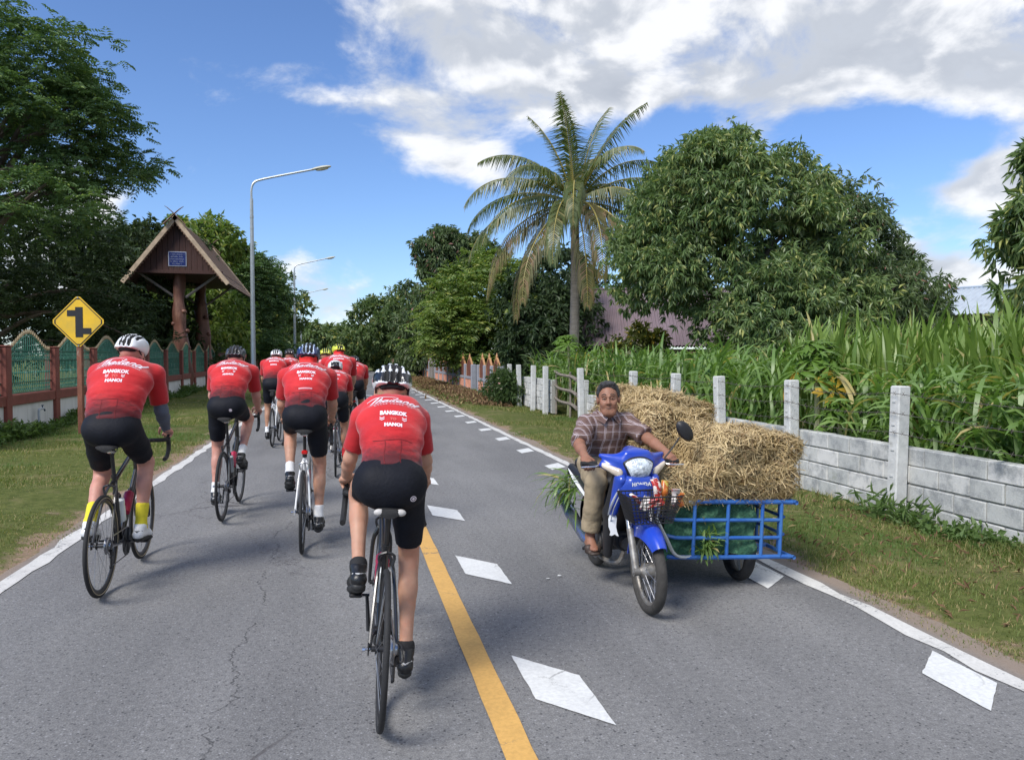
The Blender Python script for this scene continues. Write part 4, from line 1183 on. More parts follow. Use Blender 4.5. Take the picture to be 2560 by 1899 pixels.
# ---- flowering bush by the salmon wall
FLB = leaf_mat('flower_bush_leaf', (.045, .085, .025), (.10, .15, .055), None, .25, .5, .3)
fb = tree('bush', (5.3, 24.9, 0), [((5.3, 24.9, .48), (.5, .7, .5))], 'flowering bush with small pale blooms beside the salmon wall', 'bush', FLB, 'rosette', 60, .22, 20, .12, .035, 41, .03, 6, .9, .3, inner=.3)
PETAL = pm('pale_petal', (.72, .66, .50), .6, .2, 9); PETALP = pm('pink_petal', (.70, .38, .36), .6, .2, 9)
g = np.random.default_rng(4)
for k in range(34):
    d = unit(1, g)[0]; d[2] = abs(d[2]) * .8; p = np.array((0, 0, .48)) + d * np.array((.62, .85, .62)) * g.uniform(.85, 1.05)
    q = MB()
    for j in range(5):
        a = 1.2566 * j; q.add([p, p + np.array((math.cos(a) * .035 + .01, math.sin(a) * .035, .03)), p + np.array((math.cos(a + .6) * .04, math.sin(a + .6) * .04, .045)), p + np.array((math.cos(a + 1.2) * .035, math.sin(a + 1.2) * .035, .03))], [(0, 1, 2, 3)])
    q.build('flower', PETALP if k % 4 == 0 else PETAL, fb)

# ---- weeds at the foot of fence and wall, leaf litter
WEED = leaf_mat('weed_leaf', (0.064, 0.116, 0.035), (0.142, 0.214, 0.070), None, .28, .5, .3)
def weeds(name, P, h, k, L, W_, label, seed, mat=WEED):
    g = np.random.default_rng(seed); P = np.array(P); N = nrm(g.normal(0, .5, P.shape) + np.array((0, 0, .8)))
    V, F = rosette(P, N, k, L, W_, g, .05)
    return tag(link(name, np_mesh(name, V, F, [mat], False)), label, 'weeds', kind='stuff')
g = np.random.default_rng(14); n = 2600
y = 14.2 + g.uniform(0, 1, n) ** 1.3 * 28; x = -6.12 + np.abs(g.normal(0, .16, n)); hh = np.clip(.30 * vnoise(np.stack([x, y * 1.2, x * 0], 1), 1.2, 31) + .12, .01, .5)
weeds('weeds', np.stack([x, y, ground_z(x, y) + hh * g.uniform(0, 1, n)], 1), .2, 5, .11, .05, 'leafy green weeds along the foot of the left fence', 15)
n = 70; weeds('weeds', np.stack([g.normal(5.42, .10, n), g.normal(6.75, .22, n), -.07 + .08 * np.abs(g.normal(0, 1, n))], 1), .2, 5, .15, .026, 'clump of broad weeds at the foot of the nearest white post', 16)
n = 130; weeds('weeds', np.stack([g.normal(5.5, .10, n), g.normal(5.85, .28, n), -.07 + .04 * np.abs(g.normal(0, 1, n))], 1), .2, 5, .07, .04, 'low creeping weeds along the near end of the block wall', 17)
LIT = leaf_mat('fallen_leaf', (.13, .075, .045), (.24, .155, .09), (.33, .26, .13), .1, .8, .1, .2)
n = 5200; y = g.uniform(24, 52, n); x = 5.3 - np.abs(g.normal(0, .75, n)) + road_shift(y)
weeds('leaf_litter', np.stack([x, y, ground_z(x, y) + .015 + .03 * g.uniform(0, 1, n)], 1), .1, 2, .13, .06, 'brown fallen leaves and cut grass in front of the salmon wall', 18, LIT)
n = 700; y = g.uniform(3, 13, n); x = g.uniform(3.6, 5.6, n)
weeds('leaf_litter', np.stack([x, y, ground_z(x, y) + .02 * g.uniform(0, 1, n)], 1), .1, 2, .07, .018, 'dry straw scraps scattered on the right verge', 19, LIT)
# water tap pipe on the white panel
PIPE = pm('grey_pvc_pipe', (.40, .45, .50), .5, .1, 6)
wp = empty('standpipe', (-6.12, 17.55, 0), label='grey water pipe with a tap against the white fence panel', cat='pipe')
MB().tube(smooth_path([(0, 0, 0), (0, 0, .40), (.0, .02, .47), (0, .08, .48), (0, .26, .48)], 4), .022, 7).build('pipe', PIPE, wp)
MB().tube([(0, .2, .48), (0, .2, .54)], .012, 6).box((0, .2, .55), (.02, .10, .015)).tube([(0, .28, .47), (0, .33, .43)], .018, 6).build('tap', pm('blue_tap', (.03, .07, .14), .4), wp)

# ---- scraps on the road
SCR = pm('paper_scrap', (.70, .70, .68), .8, .1, 20); gs = np.random.default_rng(23)
for k, (x, y) in enumerate(((1.42, 5.25), (1.52, 5.30))):
    V = [(.014 * math.cos(a + gs.uniform(-.3, .3)) * gs.uniform(.6, 1.3), .012 * math.sin(a), .001 + .004 * gs.uniform()) for a in (0, 1.25, 2.5, 3.77, 5.0)]
    q = MB().add(V + [(v[0] * .98, v[1] * .98, v[2] + .002) for v in V], [(4, 3, 2, 1, 0), (5, 6, 7, 8, 9)] + [(i, (i + 1) % 5, 5 + (i + 1) % 5, 5 + i) for i in range(5)])
    tag(q.build('paper_scrap', SCR, None, loc=(x, y, .006), rot=(0, 0, gs.uniform(0, 6))), ('left one of two tiny white scraps on the tarmac beside the motorbike', 'right one of two tiny white scraps on the tarmac beside the motorbike')[k], 'litter', 'white scraps on the road')

# ================================================================== PEOPLE: bodies grown as one smooth surface
def cap(a, b, r1, r2=None, w=None, s=1.0, k=.03, cut=None, op='u'):
    """Tapered capsule a-b; w, s: axis along which it is widened by the factor s; cut: (point, outward normal)."""
    return dict(t='c', a=np.array(a, float), b=np.array(b, float), r1=r1, r2=r1 if r2 is None else r2, w=None if w is None else nrm(w), s=s, k=k, cut=cut, op=op)


def ell(c, r, rot=None, k=.02, cut=None, op='u'):
    return dict(t='e', a=np.array(c, float), b=np.array(c, float), rad=np.array(r, float), rot=rot, k=k, cut=cut, op=op, r1=max(r), r2=max(r), s=1.0)


def sdf_mesh(prims, h, infl=0.0, cuts=(), disp=None):
    lo = np.min([np.minimum(p['a'], p['b']) - max(p['r1'], p['r2']) * max(1, p['s']) for p in prims if p['op'] == 'u'], 0) - infl - 3 * h
    hi = np.max([np.maximum(p['a'], p['b']) + max(p['r1'], p['r2']) * max(1, p['s']) for p in prims if p['op'] == 'u'], 0) + infl + 3 * h
    n = np.ceil((hi - lo) / h).astype(int) + 1
    ax = [(lo[i] + h * np.arange(n[i])).astype(np.float32) for i in range(3)]
    D_ = np.full(n, .5, np.float32)
    for p in prims:
        mg = p['k'] + infl + 2.5 * h + .012; rr_ = max(p['r1'], p['r2']) * max(1, p['s']) + mg
        a0 = np.clip(((np.minimum(p['a'], p['b']) - rr_ - lo) / h).astype(int), 0, n); a1 = np.clip(((np.maximum(p['a'], p['b']) + rr_ - lo) / h).astype(int) + 2, 0, n)
        if np.any(a1 <= a0): continue
        sl = tuple(slice(a0[i], a1[i]) for i in range(3))
        Xg = ax[0][sl[0]][:, None, None]; Yg = ax[1][sl[1]][None, :, None]; Zg = ax[2][sl[2]][None, None, :]
        qx, qy, qz = Xg - p['a'][0], Yg - p['a'][1], Zg - p['a'][2]
        if p['t'] == 'c':
            ba = p['b'] - p['a']
            if p['w'] is not None and p['s'] != 1.0:
                w_ = p['w']; f = (1 - 1 / p['s']); dw = (qx * w_[0] + qy * w_[1] + qz * w_[2]) * f
                qx, qy, qz = qx - dw * w_[0], qy - dw * w_[1], qz - dw * w_[2]; ba = ba - w_ * (ba @ w_) * f
            L2 = max(float(ba @ ba), 1e-9); t = np.clip((qx * ba[0] + qy * ba[1] + qz * ba[2]) / L2, 0, 1)
            d = np.sqrt((qx - ba[0] * t) ** 2 + (qy - ba[1] * t) ** 2 + (qz - ba[2] * t) ** 2) - (p['r1'] + (p['r2'] - p['r1']) * t)
        else:
            if p['rot'] is not None:
                m = np.array(p['rot'], float).T; qx, qy, qz = (m[i, 0] * qx + m[i, 1] * qy + m[i, 2] * qz for i in range(3))
            r = p['rad']; d = (np.sqrt((qx / r[0]) ** 2 + (qy / r[1]) ** 2 + (qz / r[2]) ** 2) - 1) * float(np.min(r))
        d = d - infl * (p['op'] == 'u')
        if p['cut'] is not None:
            c, nn = np.array(p['cut'][0]), nrm(p['cut'][1])
            d = np.maximum(d, (Xg - c[0]) * nn[0] + (Yg - c[1]) * nn[1] + (Zg - c[2]) * nn[2])
        o = D_[sl]; k = p['k']
        if p['op'] == 'u': q = np.clip(.5 + .5 * (o - d) / k, 0, 1); D_[sl] = o + (d - o) * q - k * q * (1 - q)
        else: q = np.clip(.5 - .5 * (o + d) / k, 0, 1); D_[sl] = o + (-d - o) * q + k * q * (1 - q)
    for c, nn in cuts:
        nn = nrm(nn); D_ = np.maximum(D_, (ax[0][:, None, None] - c[0]) * nn[0] + (ax[1][None, :, None] - c[1]) * nn[1] + (ax[2][None, None, :] - c[2]) * nn[2])
    if disp is not None:
        m = np.abs(D_) < 3 * h; i, j, k = np.nonzero(m)
        D_[m] += disp(np.stack([ax[0][i], ax[1][j], ax[2][k]], 1)).astype(np.float32)
    return surface_nets(D_, lo, h)


def surface_nets(D_, lo, h):
    S_ = D_ < 0
    cnt = sum(S_[i:S_.shape[0] - 1 + i, j:S_.shape[1] - 1 + j, k:S_.shape[2] - 1 + k].astype(np.int8) for i in (0, 1) for j in (0, 1) for k in (0, 1))
    act = (cnt > 0) & (cnt < 8); I, J, Kk = np.nonzero(act); n = len(I)
    idx = np.full(act.shape, -1, np.int64); idx[I, J, Kk] = np.arange(n)
    cor = [(i, j, k) for i in (0, 1) for j in (0, 1) for k in (0, 1)]
    val = {c: D_[I + c[0], J + c[1], Kk + c[2]] for c in cor}
    acc = np.zeros((n, 3)); num = np.zeros(n)
    for a in cor:
        for axn in range(3):
            if a[axn]: continue
            b = list(a); b[axn] = 1; b = tuple(b); va, vb = val[a], val[b]; m = (va < 0) != (vb < 0)
            t = np.where(m, va / np.where(m, va - vb, 1), 0)
            p = np.tile(np.array(a, float), (n, 1)); p[:, axn] += t
            acc[m] += p[m]; num[m] += 1
    V = np.array(lo) + h * (np.stack([I, J, Kk], 1) + acc / num[:, None])
    F = []
    for axn in range(3):
        b, c = (axn + 1) % 3, (axn + 2) % 3
        s0 = [slice(None)] * 3; s1 = [slice(None)] * 3; s0[axn] = slice(0, -1); s1[axn] = slice(1, None)
        e = S_[tuple(s0)] != S_[tuple(s1)]
        P = np.array(np.nonzero(e))
        ok = (P[b] > 0) & (P[c] > 0) & (P[b] < act.shape[b]) & (P[c] < act.shape[c]); P = P[:, ok]
        ins = S_[P[0], P[1], P[2]]
        def at(db, dc):
            q = P.copy(); q[b] += db; q[c] += dc; return idx[q[0], q[1], q[2]]
        Q = np.stack([at(-1, -1), at(0, -1), at(0, 0), at(-1, 0)], 1)
        Q[~ins] = Q[~ins][:, ::-1]; F.append(Q)
    return V, np.vstack(F)


def smooth_mesh(V, F, it=2, lam=.5):
    E_ = np.vstack([F[:, [0, 1]], F[:, [1, 2]], F[:, [2, 3]], F[:, [3, 0]]]); n = len(V); V = V.copy()
    dg = np.bincount(E_.ravel(), minlength=n).astype(float)
    for _ in range(it):
        s = np.stack([np.bincount(E_[:, 0], V[E_[:, 1], i], n) + np.bincount(E_[:, 1], V[E_[:, 0], i], n) for i in range(3)], 1)
        V += lam * (s / dg[:, None] - V)
    return V


def sdf_obj(name, prims, h, mat, parent, infl=0.0, cuts=(), disp=None, it=1):
    V, F = sdf_mesh(prims, h, infl, cuts, disp); V = smooth_mesh(V, F, it) if it else V
    return link(name, np_mesh(name, V, F, [mat], True), parent)


def ik(a, c, l1, l2, pole):
    a = np.array(a, float); c = np.array(c, float); d = c - a; L = np.linalg.norm(d); L_ = min(L, (l1 + l2) * .998); u = d / L
    x = (L_ * L_ + l1 * l1 - l2 * l2) / (2 * L_); hgt = math.sqrt(max(l1 * l1 - x * x, 0)); p = np.array(pole, float); p = p - u * (p @ u)
    return a + u * x + nrm(p) * hgt


def rotv(v, ax, a):
    ax = nrm(ax); v = np.array(v, float); return v * math.cos(a) + np.cross(ax, v) * math.sin(a) + ax * (ax @ v) * (1 - math.cos(a))


def hand_prims(wr, f, nn, lat, curl=1.0, sc=1.0, thumb=.8):
    """Palm and five fingers. f: wrist to knuckles, nn: back of the hand, lat: towards the thumb."""
    f = nrm(f); nn = nrm(nn - f * (np.dot(nn, f))); lat = nrm(lat - f * np.dot(lat, f) - nn * np.dot(lat, nn)); wr = np.array(wr, float); P = []
    P.append(cap(wr - f * .02, wr + f * .05 * sc, .023 * sc, .020 * sc, lat, 1.35, .02))
    P.append(cap(wr + f * .045 * sc, wr + f * .085 * sc, .017 * sc, .014 * sc, lat, 2.3, .015))
    for o, L, c in ((.030, .074, .92), (.010, .082, 1.0), (-.011, .076, 1.02), (-.030, .060, 1.08)):
        p = wr + f * (.088 - abs(o) * .15) * sc + lat * o * sc; d = f.copy()
        for seg, rr_, bend in ((.46, .0095, .75), (.30, .0088, .95), (.24, .0078, .7)):
            d = rotv(d, np.cross(nn, f) * -1, -bend * curl * c) if False else nrm(rotv(d, np.cross(f, nn), -bend * curl * c))
            q = p + d * L * seg * sc * 1.0; P.append(cap(p, q, rr_ * sc, rr_ * .92 * sc, k=.006)); p = q
    t0 = wr + f * .025 * sc + lat * .022 * sc; d1_ = nrm(f * .6 + lat * .75 - nn * .25); t1 = t0 + d1_ * .042 * sc
    d2_ = nrm(f * .8 + lat * .1 - nn * thumb); t2 = t1 + d2_ * .034 * sc; t3 = t2 + nrm(f * .6 - lat * .25 - nn * thumb) * .026 * sc
    P += [cap(t0, t1, .014 * sc, .012 * sc, k=.014), cap(t1, t2, .011 * sc, .010 * sc, k=.006), cap(t2, t3, .010 * sc, .008 * sc, k=.006)]
    return P


def head_prims(c, f, u, sc=1.0, ears=1.0):
    """Skull, jaw, nose, brow, lips and ears. c: centre of the head, f: facing, u: up."""
    f = nrm(f); u = nrm(u - f * np.dot(u, f)); l = np.cross(u, f); c = np.array(c, float)      # l: the person's left
    T_ = lambda x, y, z: c + (l * x + f * y + u * z) * sc
    rot = np.stack([l, f, u], 1)
    P = [ell(T_(0, -.012, .030), np.array((.076, .096, .088)) * sc, rot, .02), ell(T_(0, .030, -.032), np.array((.060, .062, .078)) * sc, rot, .03),
         cap(T_(-.020, .062, -.098), T_(.020, .062, -.098), .024 * sc, k=.03), cap(T_(-.044, .0, -.062), T_(-.022, .055, -.095), .024 * sc, k=.025), cap(T_(.044, .0, -.062), T_(.022, .055, -.095), .024 * sc, k=.025),
         cap(T_(0, .088, .022), T_(0, .104, -.020), .009 * sc, .013 * sc, k=.010), cap(T_(-.013, .093, -.024), T_(.013, .093, -.024), .0095 * sc, k=.008),
         cap(T_(-.042, .076, .034), T_(-.012, .088, .030), .010 * sc, k=.010), cap(T_(.042, .076, .034), T_(.012, .088, .030), .010 * sc, k=.010),
         cap(T_(-.044, .062, -.018), T_(-.036, .070, -.030), .020 * sc, k=.02), cap(T_(.044, .062, -.018), T_(.036, .070, -.030), .020 * sc, k=.02),
         cap(T_(-.016, .080, -.0545), T_(.016, .080, -.0545), .0080 * sc, k=.010), cap(T_(-.014, .079, -.0665), T_(.014, .079, -.0665), .0085 * sc, k=.010),
         ell(T_(-.031, .090, .012), np.array((.017, .012, .011)) * sc, rot, .012, op='s'), ell(T_(.031, .090, .012), np.array((.017, .012, .011)) * sc, rot, .012, op='s'),
         cap(T_(-.024, .0935, -.0600), T_(.024, .0935, -.0600), .0028 * sc, k=.004, op='s')]
    for s in (-1, 1): P.append(ell(T_(s * .080, -.008, -.004), np.array((.011, .020, .034)) * sc * ears, rot, .008))
    return P, T_


# ---------------------------------------------------------------- cloth and skin
def skin_mat(name, c):
    if name in MATS: return MATS[name]
    m = pm(name, c, .55, .10, 14, .08, 120, spec=.4, col2=tuple(q * f for q, f in zip(c, (1.05, .85, .8))), sharp2=(.45, .8))
    b = m.node_tree.nodes['Principled BSDF']; b.inputs['Subsurface Weight'].default_value = .12; b.inputs['Subsurface Radius'].default_value = (.012, .005, .003)
    return m


def jersey_mat():
    m = bpy.data.materials.new('red_jersey'); m.use_nodes = True; nt = m.node_tree; K.nt = nt
    b = nt.nodes['Principled BSDF']; t = nt.nodes.new('ShaderNodeTexCoord'); v = t.outputs['Object']
    at_ = nt.nodes.new('ShaderNodeAttribute'); at_.attribute_name = 'hem'; a = K(at_.outputs['Fac'])
    at2 = nt.nodes.new('ShaderNodeAttribute'); at2.attribute_name = 'sleeve'; sl = K(at2.outputs['Fac'])
    n1 = noise(nt, mapping(nt, v, (1, 1.0, 3.0)), 14, 6, .75); n2 = noise(nt, v, 5, 4, .6); n3 = noise(nt, v, 420, 2, .5)
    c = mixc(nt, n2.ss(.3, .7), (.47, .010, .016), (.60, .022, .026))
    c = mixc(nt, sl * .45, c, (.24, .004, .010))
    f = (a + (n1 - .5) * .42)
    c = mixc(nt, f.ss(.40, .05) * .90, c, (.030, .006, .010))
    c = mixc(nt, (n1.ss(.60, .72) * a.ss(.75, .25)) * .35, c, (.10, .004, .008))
    nt.links.new(c, b.inputs['Base Color']); b.inputs['Roughness'].default_value = .72; b.inputs['Specular IOR Level'].default_value = .25
    b.inputs['Sheen Weight'].default_value = .25
    bn = nt.nodes.new('ShaderNodeBump'); bn.inputs['Strength'].default_value = .45; bn.inputs['Distance'].default_value = .012
    wr = noise(nt, mapping(nt, v, (1, 2.2, 3.6)), 7, 4, .55, .6)
    nt.links.new((wr + n3 * .06).s, bn.inputs['Height']); nt.links.new(bn.outputs[0], b.inputs['Normal'])
    return m


JERSEY = jersey_mat()
LYCRA = pm('black_lycra', (.007, .008, .013), .68, .2, 6, .2, 60, spec=.22)
PRINT = pm('white_print', (.80, .70, .76), .6, .05, 8); PRINT_P = pm('pink_print', (.66, .30, .34), .6, .06, 8); PRINT_R = pm('faint_red_print', (.66, .11, .10), .6, .06, 8)
SOCK_W = pm('white_sock', (.72, .72, .72), .85, .06, 40, .2); SOCK_Y = pm('yellow_sock', (.68, .58, .03), .85, .08, 40, .2); SOCK_R = pm('red_sock', (.55, .02, .03), .85, .08, 40, .2); SOCK_K = pm('black_sock', (.015, .015, .017), .85, .08, 40, .2)
SHOE_K = pm('black_shoe', (.012, .012, .013), .35, .3, 20, .1); SHOE_W = pm('white_shoe', (.72, .73, .74), .35, .06, 20); SOLE = pm('shoe_sole', (.02, .02, .02), .6, .2, 20); REFL = pm('grey_reflective_strip', (.48, .48, .48), .4, .1, 20)
ARMW = pm('slate_arm_sleeve', (.085, .10, .14), .7, .12, 20, .2)
BUFF = pm('red_neck_scarf', (.66, .025, .022), .8, .2, 18, .6, 22)
HAIR_B = pm('blonde_hair', (.24, .16, .085), .6, .35, 30, .6, 60, stretch=(1, 1, .3)); HAIR_D = pm('dark_hair', (.02, .015, .012), .5, .3, 30, .5, 60); HAIR_G = pm('grey_black_hair', (.035, .035, .037), .55, .5, 60, .8, 120, col2=(.16, .16, .165), sharp2=(.55, .8))
SKIN = skin_mat('fair_skin', (.46, .255, .175)); SKIN_P = skin_mat('pink_skin', (.50, .255, .20)); SKIN_T = skin_mat('tan_skin', (.38, .205, .13)); SKIN_M = skin_mat('brown_skin', (.285, .140, .090))
EYE = pm('eye', (.55, .53, .50), .15, .05, 9); IRIS = pm('iris', (.015, .01, .008), .15, .1, 9)


# letter strokes of the brush-script word across the shoulders
def script_word():
    a_ = lambda x: [(x + .65, .85), (x + .25, .95), (x, .5), (x + .15, .05), (x + .5, .3), (x + .7, .9), (x + .65, .1), (x + .9, .12)]
    S_ = [([(-.7, 1.45), (.4, 1.82), (2.2, 2.15), (3.9, 1.95)], .13), ([(1.0, 1.85), (.6, .9), (.35, -.05)], .24), ([(1.62, 1.75), (1.32, .8), (1.15, 0)], .22), ([(1.2, .5), (1.55, .95), (1.85, .8), (1.75, 0)], .19),
          (a_(2.15), .2), ([(3.42, .92), (3.28, .1), (3.5, .12)], .2), ([(3.5, 1.3), (3.56, 1.42)], .22), ([(4.1, 1.75), (3.8, .7), (3.8, .05), (4.05, .15)], .21), (a_(4.3), .2),
          ([(5.5, .92), (5.38, 0)], .2), ([(5.4, .5), (5.75, .95), (6.05, .8), (5.98, .1), (6.2, .12)], .19), (a_(6.4), .2), ([(7.5, 1.8), (7.18, .6), (7.1, .1), (7.4, .14)], .21), ([(.2, -.32), (3.0, -.12), (5.4, -.18), (7.6, -.5)], .09)]
    V = []; F = []
    for pts, wd in S_:
        P = smooth_path([(x + .38 * y, y, 0) for x, y in pts], 5); T = nrm(np.gradient(P, axis=0)); N = np.stack([-T[:, 1], T[:, 0], T[:, 2] * 0], 1)
        m = len(P); w_ = wd * .64 * (.55 + .45 * np.sin(np.linspace(.35, 2.8, m)))[:, None]; i0 = len(V)
        for k in range(m): V += [P[k] - N[k] * w_[k], P[k] + N[k] * w_[k]]
        F += [(i0 + 2 * k, i0 + 2 * k + 2, i0 + 2 * k + 3, i0 + 2 * k + 1) for k in range(m - 1)]
    V = np.array(V); V[:, 0] -= 3.9; V[:, 1] -= .7
    return V / 8.6, F          # about one unit wide


SCRIPT = script_word()
TXT = {}


def txt(s, size, bold, space=1.0):
    k = (s, size)
    if k not in TXT: TXT[k] = text_mesh(s, size, bold, 0, space, sub=.02)
    return TXT[k]


# ---------------------------------------------------------------- helmets
HB = pm('helmet_liner', (.008, .008, .009), .8, .2, 20)
HW_ = pm('helmet_white', (.74, .76, .78), .28, .04, 6, coat=.4); HK = pm('helmet_black', (.012, .013, .017), .3, .2, 6, coat=.4); HN = pm('helmet_navy', (.012, .03, .12), .3, .15, 6, coat=.4); HP = pm('helmet_pale_blue', (.42, .52, .66), .35, .08, 6)
HG = pm('helmet_gunmetal', (.05, .055, .07), .3, .2, 6, coat=.4); HY = pm('helmet_lime', (.55, .60, .05), .35, .06, 6, coat=.3)


def helmet(parent, c, f, u, style, h=.0075, sc=1.0):
    f = nrm(f); u = nrm(u - f * np.dot(u, f)); l = np.cross(u, f); rot = np.stack([l, f, u], 1)
    T_ = lambda x, y, z: np.array(c) + (l * x + f * y + u * z) * sc
    E0 = (.103, .138, .098); Z0 = .045
    def on(x, ph, k=1.0):
        xs = min(.98, abs(x) / E0[0]); q = math.sqrt(1 - xs * xs)
        return T_(x * k, E0[1] * q * math.cos(R(ph)) * k, Z0 + E0[2] * q * math.sin(R(ph)) * k)
    P = [ell(T_(0, 0, Z0), np.array(E0) * sc, rot, .01), cap(T_(-.045, -.095, .015), T_(.045, -.095, .015), .036 * sc, k=.03)]
    vents = []
    for x, rv in ((0, .015), (.036, .015), (-.036, .015), (.070, .014), (-.070, .014)):
        for p0, p1 in ((38, 84), (98, 138), (150, 182)):
            if abs(x) > .06 and p0 == 150: continue
            A = [on(x * (1 + .0 * (p0 > 90)), p0 + (p1 - p0) * t, 1.0) for t in (0, .5, 1)]
            for i in range(2): vents.append(cap(A[i], A[i + 1], rv * sc, k=.005, op='s'))
    if style in ('white_slots', 'aero'):
        vents = [v for i, v in enumerate(vents) if i % 2 == 0]
    cuts = [(T_(0, 0, -.005), -u * 1.0 - f * .22 * 1.0)]
    V, F = sdf_mesh(P + vents, h * sc, 0, cuts); V = smooth_mesh(V, F, 1, .4)
    loc = (V - np.array(c)) @ rot; fc = loc[F].mean(1)
    q2 = ((fc - np.array((0, 0, Z0))) / np.array(E0)); rad = np.linalg.norm(q2, axis=1)
    deep = rad < .93; deep &= fc[:, 2] > -.0
    a, b_ = dict(white_black=(HW_, HK), white=(HW_, HW_), black=(HK, HG), blue=(HN, HN), dark=(HG, HK), lime=(HY, HY), white_slots=(HW_, HK), plain_white=(HW_, HW_))[style]
    mi = np.zeros(len(F), int)
    if style == 'white_black': mi[(fc[:, 1] < -.02) & (fc[:, 2] < .084) & (fc[:, 2] > .034)] = 1; mi[(np.abs(fc[:, 0]) < .030) & (fc[:, 1] < 0) & (fc[:, 2] < .084)] = 1
    if style == 'white_slots': mi[(fc[:, 1] < -.02) & (np.abs(fc[:, 0]) < .055) & (fc[:, 2] < .10)] = 1
    if style in ('black', 'dark'): mi[(np.abs(np.abs(fc[:, 0]) - .052) < .010)] = 1
    o = link('helmet', np_mesh('helmet', V, F, [a, b_, HB, HP], True, np.where(deep, 2, mi)), parent)
    if style == 'blue':
        m2 = (rad < .975) & (rad > .93); o.data.polygons.foreach_set('material_index', np.where(deep, 2, np.where(m2, 3, 0)).astype(np.int32))
    sdf_obj('liner', [ell(T_(0, 0, Z0), np.array(E0) * .86 * sc, rot, .01), cap(T_(-.03, -.09, -.005), T_(.03, -.09, -.005), .026 * sc, k=.03)], .012, HB, o, 0, [(T_(0, 0, -.02), -u - f * .15)])
    q = MB()
    for s in (-1, 1): q.tube([T_(s * .082, .03, .01), T_(s * .080, .015, -.05), T_(s * .03, .07, -.125)], .006, 5, flat=.4); q.tube([T_(s * .082, -.06, .01), T_(s * .080, .012, -.05)], .006, 5, flat=.4)
    q.build('chin_strap', HK, parent)
    return o

